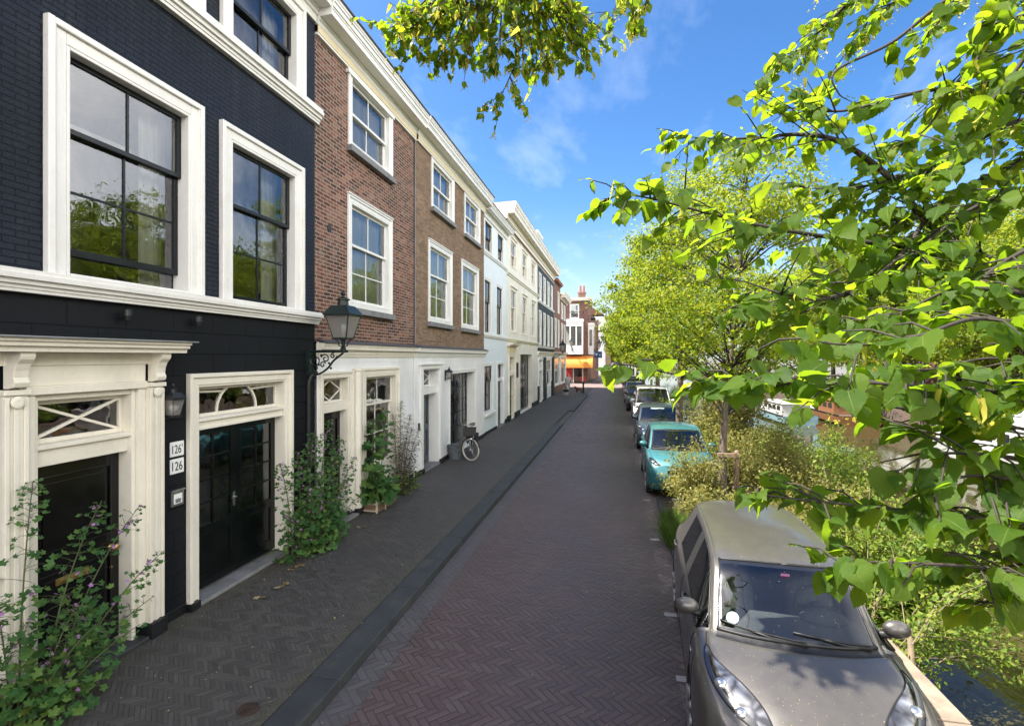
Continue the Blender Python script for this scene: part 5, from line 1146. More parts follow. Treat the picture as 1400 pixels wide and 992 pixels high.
# ------------------------------------------------------------------ plants at the house fronts
def bushy_stem_plant(name, label, cat, base, stems, mat, leaf, petals, dens=75, kind='lobed', petal_mat='petal', seed=1, stalk='stalk', top_sparse=True, psize=.03):
    """stems > leaves > flowers; stems = [(dx, dy, height, bend)]"""
    rng = np.random.default_rng(seed); t = thing(name, label, cat, base); b = MB(); P, D, Nn, S = [], [], [], []; Q = []
    B = np.array(base)
    for dx, dy, h, (ox, oy) in stems:
        s = B+np.array([dx, dy, 0]); e = s+np.array([ox, oy, h]); C = curve([s, s+np.array([ox*.25, oy*.25, h*.45]), s+np.array([ox*.65, oy*.65, h*.8]), e], 12)
        b.tube(C, [.009*(1-.8*k/11)+.001 for k in range(12)], 6, caps=False)
        n = int(dens*h)
        for k in range(n):
            f = rng.uniform(.03, 1)**(1.25 if top_sparse else 1); i = min(10, int(f*11)); g = f*11-i; p = C[i]*(1-g)+C[i+1]*g
            a = rng.uniform(0, 2*PI); L = (.05+.22*(1-f)**.8)*rng.uniform(.4, 1.15); d = np.array([math.cos(a)+.35, math.sin(a), rng.uniform(-.1, .7)]); d /= np.linalg.norm(d); q = p+d*L
            q[0] = max(q[0], FX+.13)
            b.tube([p, (p+q)/2+np.array([0, 0, .01]), q], [.003, .002, .0012], 4, caps=False)
            P.append(q); D.append(d+np.array([0, 0, -.5])+rng.normal(size=3)*.3); Nn.append(np.array([.55, -.35, 1.0])+rng.normal(size=3)*.4); S.append(leaf*(.45+.75*(1-f))*rng.uniform(.7, 1.25))
            if rng.uniform() < petals and f > .15: Q.append(p+d*L*.5+rng.normal(size=3)*.02)
    ob('stems', b, M[stalk], t, smooth=True)
    scatter('leaves', kind, np.array(P), np.array(D), np.array(Nn), np.array(S), M[mat], t)
    if Q:
        Q = np.array(Q); k = 5; n = len(Q); a = np.tile(np.arange(k)*2*PI/k, n); ax = np.repeat(rand_dir(n, .3)+np.array([.6, -.4, 0]), k, 0); ax = unit(ax); r1 = unit(np.cross(ax, np.array([0.1, .2, 1.0]))); r2 = np.cross(ax, r1)
        scatter('flowers', 'quad', np.repeat(Q, k, 0), r1*np.cos(a)[:, None]+r2*np.sin(a)[:, None]+ax*.35, ax, np.full(n*k, psize)*RNG.uniform(.7, 1.1, n*k), M[petal_mat], t, width=1.1)
    return t
rs = random.Random(4)
bushy_stem_plant('mallow_plant', 'tall flowering mallow with mauve blossoms before the black front door', 'plant', (-5.05, 3.6, 0),
    [(-.05, -.1, 2.1, (.0, .12)), (0, .05, 1.8, (.12, .45)), (.05, .1, 1.65, (.15, .72)), (.02, -.2, 1.3, (.2, -.25)), (.08, .15, 1.15, (.25, .85)), (0, .2, .7, (.3, .7)), (.1, -.1, .8, (.35, .3)), (.05, 0, 1.0, (.3, .1)), (.0, -.3, 1.1, (.25, -.35)), (.1, .1, .6, (.4, .45))], 'mallow', .088, .15, 60, seed=2, psize=.026)
bushy_stem_plant('mallow_plant', 'bushy green mallow growing between the double doors and the next house', 'plant', (-5.0, 7.72, 0),
    [(0, -.5, 1.6, (.1, -.45)), (.02, -.3, 1.75, (.15, -.35)), (0, -.1, 1.95, (.1, .0)), (.05, .1, 2.1, (.05, .25)), (.05, .25, 1.75, (.1, .45)), (.1, -.2, 1.2, (.3, -.45)), (.1, .15, 1.15, (.35, .35)), (.1, 0, .85, (.4, .05)), (.05, .4, 1.3, (.15, .7)), (.08, -.4, .9, (.25, -.7)), (.1, .3, .7, (.35, .6)), (0, .2, 1.5, (.2, .3)), (.05, -.05, 1.4, (.3, -.1))], 'mallow', .09, .16, 78, seed=6, psize=.025)
bushy_stem_plant('hollyhock_plant', 'hollyhock with big round leaves rising from the low crate planter', 'plant', (-5.0, 10.1, .12),
    [(0, -.18, 1.75, (.02, -.05)), (.02, .15, 1.9, (.05, .1)), (.03, 0, .8, (.2, -.1)), (.03, .1, .7, (.2, .25)), (0, -.1, .9, (.12, -.3))], 'mallow', .235, .10, 34, seed=8, petal_mat='white_petal', psize=.035)
bushy_stem_plant('seeding_shrub', 'wispy shrub covered in dark seed heads against white wall', 'plant', (-5.08, 11.55, 0),
    [(0, -.25, 1.9, (.05, -.35)), (0, -.1, 2.15, (.08, -.1)), (.02, .05, 1.8, (.1, .2)), (.03, .2, 1.4, (.15, .5)), (0, .1, 1.1, (.2, .55)), (.05, -.2, 1.2, (.25, -.3)), (.05, .0, 1.5, (.2, .05))], 'seed', .05, .06, 130, kind='quad', seed=11, stalk='dry_stalk', petal_mat='white_petal', psize=.025)
bushy_stem_plant('weed_plant', 'low yellow green weeds at the wall foot beside the crate planter', 'plant', (-4.95, 11.35, 0),
    [(0, -.2, .45, (.15, -.1)), (0, 0, .5, (.2, .05)), (.05, .2, .4, (.2, .2)), (0, .35, .35, (.15, .25))], 'green_shrub', .07, 0, 110, kind='quad', seed=12)

# ------------------------------------------------------------------ rough growth on the bank
def shrub(label, base, size, n, mat, leaf, nst=40, seed=1, name='wild_shrub', stalk='dry_stalk', group=None, up=.2, kind='simple'):
    rng = np.random.default_rng(seed); t = thing(name, label, 'shrub', base, 0, group); B = np.array(base); b = MB(); sx, sy, sz = size; P = []
    ends = []
    for k in range(nst):
        a = rng.uniform(0, 2*PI); r = rng.uniform(.1, 1)**.6; e = B+np.array([math.cos(a)*r*sx, math.sin(a)*r*sy, sz*rng.uniform(.25, 1)*(1.05-.4*r)]); s = B+np.array([math.cos(a)*r*sx*.3, math.sin(a)*r*sy*.3, 0])
        C = curve([s, (s+e)/2+np.array([0, 0, sz*.15])+rng.normal(size=3)*.05, e], 7); b.tube(C, [.008, .007, .006, .005, .004, .003, .002], 4, caps=False); ends.append(C)
    ob('stems', b, M[stalk], t, smooth=True)
    ii = rng.integers(0, nst, n); jj = rng.integers(2, 7, n); P = np.array([ends[i][j] for i, j in zip(ii, jj)])+rng.normal(size=(n, 3))*np.array([.09, .09, .07])*(sz/1.0)**.5
    D = rand_dir(n, up); Nn = unit(rng.normal(size=(n, 3))*.6+np.array([-.2, -.2, 1])); scatter('leaves', kind, P, D, Nn, rng.uniform(.6, 1.3, n)*leaf, M[mat], t)
    return t
shrub('dry pale weedy bush in front of the turquoise car', (1.65, 9.7, -.06), (.6, .95, .95), 5000, 'weed', .06, seed=31)
shrub('yellowing bush leaning over the turquoise bonnet', (1.55, 11.4, -.06), (.65, .6, 1.7), 6500, 'weed', .06, seed=32, nst=50)
shrub('leafy weeds round the foot of the staked tree', (2.5, 10.3, -.06), (.45, .8, .75), 4500, 'weed', .06, seed=33)
shrub('tawny waterside bush on the quay edge beyond the staked tree', (3.5, 13.6, -1.1), (1.2, 2.6, 3.25), 20000, 'weed', .075, seed=34, nst=70)
shrub('olive waterside bush nearer the grey car, hanging from the quay wall', (3.45, 9.6, -1.0), (1.1, 2.2, 2.7), 17000, 'weed', .065, seed=35, nst=60)
shrub('reddish brown dry bush on the quay edge by the stake rail', (4.0, 11.4, -1.1), (.8, 1.2, 1.9), 8000, 'weed', .065, seed=44, nst=60)
shrub('tall tawny bush farther along the quay edge', (3.3, 17.6, -1.0), (1.1, 2.3, 3.4), 13000, 'weed', .09, seed=36, nst=60)
shrub('pale green bush by the dark blue car, under the tall linden', (2.3, 16.0, -.06), (.5, 1.2, 1.2), 2600, 'green_shrub', .075, seed=37)
shrub('green bush on the quay behind the white van', (2.4, 25.9, -.06), (.5, 1.0, 1.5), 1800, 'green_shrub', .1, seed=38)
ob_ = shrub('rounded pale bush on the opposite bank nearest the big leafy tree', (17.9, 20.0, -.12), (1.0, 2.0, 1.7), 3000, 'green_shrub', .14, seed=46, nst=50)
for y, sc_, lab in ((27, 1.1, 'pale bush on the opposite bank behind the white cabin boat'), (33.5, 1.0, 'pale bush on the opposite bank past the red car'), (40, 1.3, 'taller pale bush on the opposite bank above the barge'), (47, 1.2, 'far pale bush on the opposite bank'), (55, 1.4, 'farthest pale bush on the opposite bank'), (12, .9, 'small pale bush on the opposite bank near the small white boat')):
    dup(ob_, (17.9, y, -.12), y, lab, None, (sc_, sc_, sc_))
shrub('big yellow green willow bush standing at the water edge beyond the tawny bushes', (4.6, 22.5, -1.2), (1.6, 3.0, 4.6), 14000, 'weed', .11, seed=48, nst=90, name='willow_bush')
shrub('spreading green bush in the water margin, right of the stake', (5.6, 16.5, -1.25), (1.6, 2.6, 2.9), 15000, 'green_shrub', .09, seed=49, nst=80)
shrub('airy yellow green shrub growing from the quay wall right behind the grey car', (3.9, 8.3, -1.0), (.9, 1.3, 2.9), 9000, 'green_shrub', .07, seed=55, nst=60)
# bright branches trailing over the water from a sawn pale stem
t = thing('waterside_shrub', 'bright green branches trailing over the water beside the grey car', 'shrub', (3.1, 6.5, -.5)); b = MB(); rng = np.random.default_rng(41); P = []; 
b.tube([(3.03, 6.2, -.75), (3.13, 6.28, -.25), (3.17, 6.42, .2)], [.04, .034, .028], 8)
for k in range(64):
    s = np.array([3.12, 6.3+rng.uniform(-.1, 1.9), rng.uniform(-.5, .15)]); e = s+np.array([rng.uniform(.3, 2.0), rng.uniform(.0, 2.5), rng.uniform(-.75, .25) if k % 3 else rng.uniform(.3, 1.6)]); e[2] = max(e[2], -1.15); m_ = (s+e)/2+np.array([0, 0, .18])
    C = curve([s, m_, e], 12); b.tube(C, [.008-.0005*i for i in range(12)], 5, caps=False)
    for i in range(110): P.append(C[rng.integers(1, 12)]+rng.normal(size=3)*np.array([.09, .09, .05]))
ob('stems', b, M['dry_stalk'], t, smooth=True); P = np.array(P); n = len(P)
scatter('leaves', 'simple', P, rand_dir(n, -.2), unit(RNG.normal(size=(n, 3))*.5+np.array([-.1, -.2, 1])), RNG.uniform(.04, .085, n), M['green_shrub'], t)
# grass tuft between the cars and thin weeds along the quay edge
def grass(label, base, rad, n, h, seed, kind=None):
    rng = np.random.default_rng(seed); a = rng.uniform(0, 2*PI, n); r = rng.uniform(0, 1, n)**.5; P = np.stack([base[0]+rad[0]*r*np.cos(a), base[1]+rad[1]*r*np.sin(a), np.full(n, base[2])], 1)
    D = unit(rng.normal(size=(n, 3))*.3+np.array([0, 0, 1])); o = scatter('grass_tuft', 'blade', P, D, unit(rng.normal(size=(n, 3))), rng.uniform(.5, 1.1, n)*h, M['grass'], None, width=.035)
    tag(o, label, 'grass', None, kind); return o
grass('thick green grass tuft at the bed corner behind the grey car', (1.08, 9.6, -.06), (.26, .75), 2600, .42, 51)
o = grass('thin grass growing along the quay edge', (2.62, 7.0, -.1), (.06, 4.5), 1600, .14, 53, 'stuff'); o.name = 'grass'
# leaves and petals blown over pavement, street and bay
def litter(name, n, region, size, mat, seed):
    rng = np.random.default_rng(seed); P = np.stack([rng.uniform(region[0], region[1], n), region[2]+(region[3]-region[2])*rng.uniform(0, 1, n)**1.4, np.full(n, region[4]+.006)], 1); D = rng.normal(size=(n, 3)); D[:, 2] *= .1
    o = scatter(name, 'quad', P, D, unit(rng.normal(size=(n, 3))*.15+np.array([0, 0, 1])), rng.uniform(.5, 1.5, n)*size, M[mat], None, width=1.1); o['kind'] = 'stuff'
M['litter'] = leaf_mat('fallen_leaf', [(.2, (.20, .12, .05)), (.5, (.34, .25, .13)), (.8, (.45, .36, .2))], ((.2, .12, .03), (.3, .2, .05)), .1)
litter('fallen_leaves', 320, (-5.15, -2.9, 3, 22, 0), .022, 'litter', 61)
litter('fallen_leaves', 460, (-2.5, .7, 2.5, 30, -.104), .02, 'litter', 62)
rngl = np.random.default_rng(63)
for q in ((-4.7, 5.95), (-4.62, 6.35), (-4.85, 6.9), (-4.78, 7.05), (-4.72, 8.85)):
    P = np.array([[q[0]+.03*i, q[1]+.02*i*(-1)**i, .012+.004*i] for i in range(3)]); D = rngl.normal(size=(3, 3)); D[:, 2] = .1
    o = scatter('fallen_leaf', 'lobed', P, D, np.tile([0, .2, 1.0], (3, 1)), np.full(3, .10), M['litter'], None); tag(o, 'curled dry brown leaf lying on the pavement before the black house', 'leaf', 'dry leaves on the pavement')
# ------------------------------------------------------------------ cars
def paint(name, col, flake=.4, dust=.35, pollen=True, rough=.3, metal=.55):
    N = NT(name); p = N.obj(); g = N.n('NewGeometry'); nz = N.sep(g.outputs['Normal'])[2]
    fl = N.noise(p, 900, 1); c = N.mix(N.maprange(fl, .3, .7, 0, flake), col, tuple(min(1, v*1.9) for v in col))
    grime = N.m('MULTIPLY', N.maprange(N.noise(p, 5.5, 8, .75), .3, .8, .25, .9), dust)
    top = N.maprange(nz, .2, .9, .25, 1.0)                   # dust and pollen settle on what faces up
    c = N.mix(N.m('MULTIPLY', grime, top), c, (.26, .23, .18))
    if pollen:
        v = N.n('TexVoronoi', {'Vector': p, 'Scale': 17.0}); cr, cg, _ = N.sep(v.outputs['Color'])
        s = N.m('LESS_THAN', v.outputs['Distance'], N.m('MULTIPLY', N.m('MULTIPLY', cg, cg), .11)); s = N.m('MULTIPLY', s, N.m('GREATER_THAN', cr, .35))
        v2 = N.n('TexVoronoi', {'Vector': p, 'Scale': 42.0}); s2 = N.m('MULTIPLY', N.m('LESS_THAN', v2.outputs['Distance'], .13), N.m('GREATER_THAN', N.sep(v2.outputs['Color'])[0], .6))
        s = N.m('MULTIPLY', N.m('MAXIMUM', s, s2), N.maprange(nz, .3, .6, 0, .6)); c = N.mix(s, c, (.40, .32, .16))
    r = N.m('ADD', rough, N.m('MULTIPLY', grime, .25))
    return N.done(N.bsdf(Base_Color=c, Roughness=r, Metallic=metal, Coat_Weight=.85, Coat_Roughness=N.maprange(grime, 0, .4, .04, .25)))
M['paint_grey'] = paint('brown_grey_car_paint', (.056, .052, .050), dust=.28, metal=.45, rough=.36)
M['paint_teal'] = paint('turquoise_car_paint', (.006, .115, .135), .2, .2, False, .35, .2)
M['paint_blue'] = paint('dark_blue_car_paint', (.02, .05, .085), .3, .3, False)
M['paint_white'] = paint('white_car_paint', (.72, .72, .71), .05, .15, False, .35, 0)
M['paint_black'] = paint('black_car_paint', (.012, .012, .014), .2, .2, False)
M['paint_silver'] = paint('silver_car_paint', (.42, .42, .41), .3, .2, False)
M['paint_red'] = paint('red_car_paint', (.38, .03, .02), .2, .15, False, .35, .2)
N = NT('car_glass'); p = N.obj(); v = N.n('TexVoronoi', {'Vector': p, 'Scale': 52.0}); cr, cg, _ = N.sep(v.outputs['Color'])
s = N.m('MULTIPLY', N.m('LESS_THAN', v.outputs['Distance'], N.m('MULTIPLY', cg, .12)), N.m('GREATER_THAN', cr, .45))
fr = N.n('Fresnel', {'IOR': 1.75}); gl = N.n('BsdfGlossy', {'Roughness': .015, 'Color': (.95, .97, 1)}); tr = N.n('BsdfTransparent', {'Color': (.66, .71, .70)})
mx = N.n('MixShader'); N.put(mx.inputs[0], fr.outputs[0]); N.put(mx.inputs[1], tr.outputs[0]); N.put(mx.inputs[2], gl.outputs[0])
dd = N.n('BsdfDiffuse', {'Color': (.32, .29, .2)}); mx2 = N.n('MixShader'); N.put(mx2.inputs[0], N.m('MULTIPLY', s, .8)); N.put(mx2.inputs[1], mx.outputs[0]); N.put(mx2.inputs[2], dd.outputs[0])
M['car_glass'] = N.done(mx2.outputs[0])
M['rubber'] = plain('tyre_rubber', (.014, .014, .014), .8, var=.3, scale=9, bump=.15, dirt=((.06, .055, .048), .4))
M['trim'] = plain('black_plastic_trim', (.013, .013, .014), .5, var=.2, scale=20, bump=.08)
M['alloy'] = plain('silver_wheel_trim', (.42, .42, .43), .35, metal=.7, var=.1, scale=12, dirt=((.12, .11, .1), .4))
M['chrome'] = plain('chrome', (.75, .75, .76), .1, metal=1, var=.03)
M['reflector'] = plain('lamp_reflector', (.62, .63, .65), .16, metal=.9, var=.25, scale=30)
M['lens'] = glass_mat('clear_lens', 1.45, (.95, .96, .97), 0)
M['seat'] = plain('dark_seat_cloth', (.17, .17, .175), .85, var=.15, scale=30, bump=.1)
M['dash'] = plain('grey_dashboard', (.085, .088, .09), .7, var=.15, scale=20, bump=.08)
M['seam'] = plain('panel_gap', (.006, .006, .006), .8, var=.1)
M['yellow_plate'] = plain('yellow_plate', (.72, .50, .03), .4, var=.05)
M['bezel'] = plain('headlamp_bezel', (.012, .012, .013), .15, var=.2, coat=.8)
M['sticker'] = plain('pale_blue_sticker', (.13, .22, .26), .5, var=.05)
M['pink'] = plain('pink_sticker', (.62, .25, .50), .5, var=.05)
M['tail_red'] = plain('tail_lamp_red', (.32, .012, .01), .2, var=.1, coat=.6)
M['amber'] = plain('amber_lens', (.6, .22, .02), .25, var=.1)

# control lines of the base body: (t = metres from the nose, half width, height) at 14 stations
ROWS = {
 0: ([.14,.18,.36,.68,1.02,1.12,1.42,1.72,2.2,2.75,3.1,3.35,3.48,3.52], [.44,.60,.72,.765,.775,.775,.775,.775,.775,.765,.75,.70,.63,.5], [.20,.20,.20,.20,.20,.20,.20,.20,.20,.20,.21,.23,.25,.26]),
 1: ([.05,.11,.32,.67,1.02,1.12,1.42,1.72,2.2,2.76,3.1,3.4,3.54,3.58], [.47,.655,.765,.795,.792,.79,.79,.79,.79,.797,.79,.745,.67,.52], [.33,.34,.34,.34,.34,.34,.34,.34,.34,.34,.35,.37,.38,.38]),
 2: ([.02,.10,.31,.66,1.02,1.12,1.42,1.72,2.2,2.76,3.1,3.41,3.56,3.60], [.46,.65,.765,.80,.797,.795,.793,.793,.797,.803,.795,.75,.68,.53], [.52,.54,.55,.56,.56,.56,.57,.57,.57,.58,.58,.58,.57,.57]),
 3: ([.07,.15,.36,.67,1.02,1.12,1.42,1.72,2.2,2.76,3.1,3.40,3.54,3.58], [.42,.61,.735,.785,.782,.78,.775,.772,.775,.782,.775,.735,.675,.54], [.63,.66,.71,.77,.81,.82,.83,.84,.86,.89,.91,.90,.80,.72]),
 4: ([.10,.18,.40,.70,1.03,1.13,1.44,1.73,2.2,2.76,3.1,3.38,3.52,3.57], [.38,.56,.68,.735,.74,.74,.74,.738,.738,.735,.715,.685,.655,.54], [.665,.705,.785,.865,.915,.93,.935,.94,.965,1.005,1.03,1.02,.89,.77]),
 5: ([.10,.18,.40,.69,1.0,1.09,1.40,1.74,2.2,2.76,3.12,3.36,3.50,3.56], [.33,.49,.61,.675,.695,.70,.655,.615,.605,.605,.60,.62,.62,.5], [.68,.72,.805,.89,.945,.965,1.175,1.365,1.415,1.385,1.315,1.06,.92,.78]),
 6: ([.09,.16,.37,.63,.90,1.03,1.35,1.70,2.18,2.74,3.17,3.38,3.52,3.58], [.28,.41,.53,.605,.64,.65,.605,.565,.555,.555,.55,.57,.56,.45], [.685,.73,.825,.91,.96,.985,1.205,1.40,1.452,1.43,1.365,1.08,.935,.785]),
 7: ([.04,.10,.28,.53,.79,.93,1.27,1.63,2.13,2.71,3.22,3.41,3.54,3.60], [.15,.22,.28,.32,.33,.335,.315,.30,.30,.30,.295,.30,.30,.24], [.69,.735,.835,.925,.975,.995,1.225,1.425,1.478,1.46,1.405,1.09,.945,.79]),
 8: ([.02,.07,.25,.50,.75,.89,1.24,1.60,2.1,2.7,3.24,3.42,3.55,3.61], [0]*14, [.69,.735,.838,.93,.98,.998,1.232,1.432,1.486,1.468,1.412,1.095,.95,.79]),
}
NS = 14; KS = 6
def cr(a, f, ax):
    """Catmull-Rom sampling of array a along axis ax at fractional positions f"""
    a = np.moveaxis(a, ax, 0); n = len(a); p = np.concatenate([2*a[:1]-a[1:2], a, 2*a[-1:]-a[-2:-1]]); i = np.clip(np.floor(f).astype(int), 0, n-2); t = (f-i).reshape((-1,)+(1,)*(a.ndim-1))
    A, B, C, D = p[i], p[i+1], p[i+2], p[i+3]
    return np.moveaxis(.5*(2*B+(C-A)*t+(2*A-5*B+4*C-D)*t**2+(3*B-A-3*C+D)*t**3), 0, ax)

def make_car(label, loc, paint_mat, tmap=None, xs=1.0, zmap=None, wr=.29, wx=.70, axles=(.68, 3.065), rotz=0, group=None, name='parked_car', detail=1, plate='front', hl=(.95, 3.45, 5.25, 4.05, 1.1), roofm=None, round_lamp=False, screen_tint=None, van=False, spokes=8, gx=1.0):
    T = lambda t: np.interp(t, tmap[0], tmap[1]) if tmap else t
    Z = lambda z: np.interp(z, zmap[0], zmap[1]) if zmap else z
    P = np.zeros((9, NS, 3))
    for r, (t, x, z) in ROWS.items(): P[r, :, 0] = np.array(x)*xs; P[r, :, 1] = T(np.array(t)); P[r, :, 2] = Z(np.array(z))
    P[5, 3:, 0] *= np.interp(np.arange(3, NS), [3, 5], [1, gx**.8]); P[6, 3:, 0] *= np.interp(np.arange(3, NS), [3, 5], [1, gx])
    if van: P[6, 8:11, 0] = P[5, 8:11, 0]-.03*xs
    Lc = P[..., 1].max(); P[..., 1] -= Lc/2; ax0, ax1 = T(axles[0])-Lc/2, T(axles[1])-Lc/2
    fu = np.linspace(0, NS-1, (NS-1)*KS+1); fv = np.linspace(0, 8, 8*KS+1)
    G = cr(cr(P, fv, 0), fu, 1); nv, nu = G.shape[:2]; G[-1, :, 0] = 0
    root = thing(name, label, 'van' if van else 'car', loc, rotz, group); ORG[root.name] = Vector((0, 0, 0))
    def S(v, u, side=1, off=0.0):
        """point on the body at row v, station u"""
        q = cr(cr(P, np.atleast_1d(np.array(v, float)), 0), np.atleast_1d(np.array(u, float)), 1)[0, 0].copy()
        if off:
            e = .05; a = cr(cr(P, np.array([min(8, v+e)]), 0), np.array([u]), 1)[0, 0]-q; c = cr(cr(P, np.array([v]), 0), np.array([min(13, u+e)]), 1)[0, 0]-q; n = np.cross(c, a); n /= max(np.linalg.norm(n), 1e-9)
            if n[0]*1+n[2] < 0: n = -n
            q = q+n*off
        q[0] = max(q[0], 0)*side if v < 8 else 0.0
        return q
    parts = {'body': MB(), 'windscreen_border': MB(), 'cowl': MB(), 'roof': MB(), 'windscreen': MB(), 'side_window': MB(), 'rear_window': MB(), 'pillar': MB()}
    for side in (1, -1):
        Gs = G*np.array([side, 1, 1]); idx = {k: {} for k in parts}
        for i in range(nv-1):
            for j in range(nu-1):
                r, s = i//KS, j//KS; k = 'body'
                if s in (5, 6) and r in (6, 7): k = 'windscreen_border' if (s == 5 and j % KS == 0) or (s == 6 and j % KS == KS-1) or (r == 6 and i % KS == 0) else 'windscreen'
                elif s == 4 and r in (6, 7) and j % KS > 1: k = 'cowl'
                elif s in (5, 6, 7, 8) and r == 4: k = 'pillar' if (s == 7 and j % KS == 5) or (s == 8 and j % KS == 0) else 'side_window'
                elif s == 10 and r in (6, 7): k = 'rear_window'
                elif s in (7, 8, 9) and r in (6, 7) and roofm: k = 'roof'
                c = (G[i, j]+G[i+1, j+1])/2
                if k == 'body' and r < 4 and any((c[1]-a)**2+(c[2]-wr)**2 < (wr+.055)**2 for a in (ax0, ax1)): continue
                m = parts[k]; f = []
                for a, b_ in ((i, j), (i, j+1), (i+1, j+1), (i+1, j)):
                    if (a, b_) not in idx[k]: idx[k][(a, b_)] = len(m.v); m.v.append(tuple(Gs[a, b_]))
                    f.append(idx[k][(a, b_)])
                m.f.append(tuple(f if side == 1 else f[::-1])); m.m.append(0)
        # pull the cut edge of the wheel openings onto a true arc
        for (a, b_), n in idx['body'].items():
            if a > 4*KS: continue
            q = Gs[a, b_]
            for axx in (ax0, ax1):
                d = math.hypot(q[1]-axx, q[2]-wr)
                if wr+.0 < d < wr+.085 and q[2] > .2: kk = (wr+.058)/d; parts['body'].v[n] = (q[0], axx+(q[1]-axx)*kk, wr+(q[2]-wr)*kk)
    mb = parts['body']                                        # nose, tail and floor
    for u in (0, NS-1):
        n = len(mb.v); cap = [tuple(G[i, u*KS]) for i in range(0, nv)]; cap2 = [(-x, y, z) for x, y, z in cap]
        mb.v += cap+cap2; k = len(cap)
        for i in range(k-1): mb.f.append((n+i, n+i+1, n+k+i+1, n+k+i)); mb.m.append(0)
    body = ob('body', mb, paint_mat, root, smooth=True, fix=True)
    mb = MB(); mb.box(-.6*xs, .6*xs, G[..., 1].min()+.25, G[..., 1].max()-.25, .17, .45); ob('floor_pan', mb, M['trim'], root)
    for k in ('windscreen', 'rear_window'): ob(k, parts[k], M['car_glass'], root, smooth=True, fix=True)
    for sd_ in (1, -1):
        q = parts['side_window']; mb = MB(); mb.v = q.v; mb.f = [f for f in q.f if q.v[f[0]][0]*sd_ > 0]; mb.m = [0]*len(mb.f); used = sorted({i for f in mb.f for i in f}); re_ = {i: n for n, i in enumerate(used)}; mb.v = [q.v[i] for i in used]; mb.f = [tuple(re_[i] for i in f) for f in mb.f]
        ob('side_window', mb, M['car_glass'], root, smooth=True, fix=True)
    for sd_ in (1, -1):
        q = parts['pillar']; mb = MB(); fs = [f for f in q.f if q.v[f[0]][0]*sd_ > 0]; used = sorted({i for f in fs for i in f}); re_ = {i: n for n, i in enumerate(used)}; mb.v = [q.v[i] for i in used]; mb.f = [tuple(re_[i] for i in f) for f in fs]; mb.m = [0]*len(fs)
        ob('pillar', mb, M['trim'], root, smooth=True)
    ob('windscreen_border', parts['windscreen_border'], M['bezel'], root, smooth=True, fix=True); ob('cowl', parts['cowl'], M['trim'], root, smooth=True, fix=True)
    if roofm: ob('roof', parts['roof'], M[roofm], root, smooth=True, fix=True)
    # black edging round the windscreen, wheel arch liners
    mb = MB()
    for side in (1, -1):
        for v, us in ((6.04, (5, 7)), (4.98, (5.15, 9))): mb.tube([S(v, u, side, .003) for u in np.linspace(us[0], us[1], 14)], .008, 5)
        mb.tube([S(v, 5.04, side, .004) for v in np.linspace(6, 8, 9)], .016, 5); mb.tube([S(v, 6.97, side, .002) for v in np.linspace(6, 8, 9)], .010, 5)
        mb.tube([S(4.05, u, side, .004) for u in np.linspace(5.2, 9, 14)], .010, 5)
    ob('window_trim', mb, M['trim'], body, smooth=True)
    for a in (ax0, ax1):
        for side in (1, -1):
            mb = MB(); n = 20; R = wr+.057; vs = []
            for k in range(n+1): t = -.25+(PI+.5)*k/n; vs += [(side*(.79*xs), a+R*math.cos(t), wr+R*math.sin(t)), (side*.5*xs, a+R*math.cos(t), wr+R*math.sin(t))]
            mb.add(vs, [(2*k, 2*k+1, 2*k+3, 2*k+2) for k in range(n)]); mb.lathe([(R, 0), (R, .01)], (side*.5*xs, a, wr), 'x', 16)
            ob('wheel_arch', mb, M['trim'], root)
    # wheels
    def wheel(side, a):
        mb = MB(); X = side*wx*xs; w = .095
        pr = [(wr*.66, -w), (wr*.93, -w), (wr*.985, -w*.8), (wr, -w*.5), (wr, w*.5), (wr*.985, w*.8), (wr*.93, w), (wr*.66, w)]
        mb.lathe(pr, (X, a, wr), 'x', 28); ty = ob('wheel', mb, M['rubber'], root, smooth=False)
        mb = MB(); o = side*(w+.004); mb.lathe([(wr*.70, side*w*.2), (wr*.70, o*.93), (wr*.64, o), (wr*.60, o*.6), (wr*.3, o*.5)] if side > 0 else [(wr*.3, o*.5), (wr*.60, o*.6), (wr*.64, o), (wr*.70, o*.93), (wr*.70, side*w*.2)], (X, a, wr), 'x', 28)
        for k in range(spokes):
            t = 2*PI*k/spokes; c, s_ = math.cos(t), math.sin(t); mb.tube([(X+o*.82, a+c*wr*.1, wr+s_*wr*.1), (X+o*.95, a+c*wr*.42, wr+s_*wr*.42), (X+o*.9, a+c*wr*.64, wr+s_*wr*.64)], [.034, .026, .03], 6)
        mb.lathe([(wr*.18, 0), (wr*.17, side*.012), (.005, side*.016)], (X+o*.92, a, wr), 'x', 14); ob('rim', mb, M['alloy'], ty, smooth=True)
    for side in (1, -1): wheel(side, ax0); wheel(side, ax1)
    # headlamps: a swept patch of the front wing
    u0, u1, v0, v1, wd = hl
    for side in (1, -1):
        mb = MB(); n = 16; k = 8; vs = []; rim = []
        for i in range(n+1):
            s = i/n; uc = u0+(u1-u0)*s; vc = v1+(v0-v1)*(1-s)**1.0 if False else v0+(v1-v0)*s; hw = wd*(math.sin(PI*min(1, s*.93+.05))**.62)
            for j in range(k+1): vs.append(S(max(.5, vc-hw+2*hw*j/k), uc, side, .004))
            rim.append((vs[-k-1], vs[-1]))
        mb.add(vs, [(i*(k+1)+j, i*(k+1)+j+1, (i+1)*(k+1)+j+1, (i+1)*(k+1)+j) for i in range(n) for j in range(k)]); hl_ = ob('headlight', mb, M['lens_bowl'], root, smooth=True)
        mb = MB(); loop = [p[0] for p in rim]+[p[1] for p in rim[::-1]]; mb.tube(loop+[loop[0]], .006, 5); ob('rim', mb, M['seam'], hl_, smooth=True)
        mb = MB(); vs = []
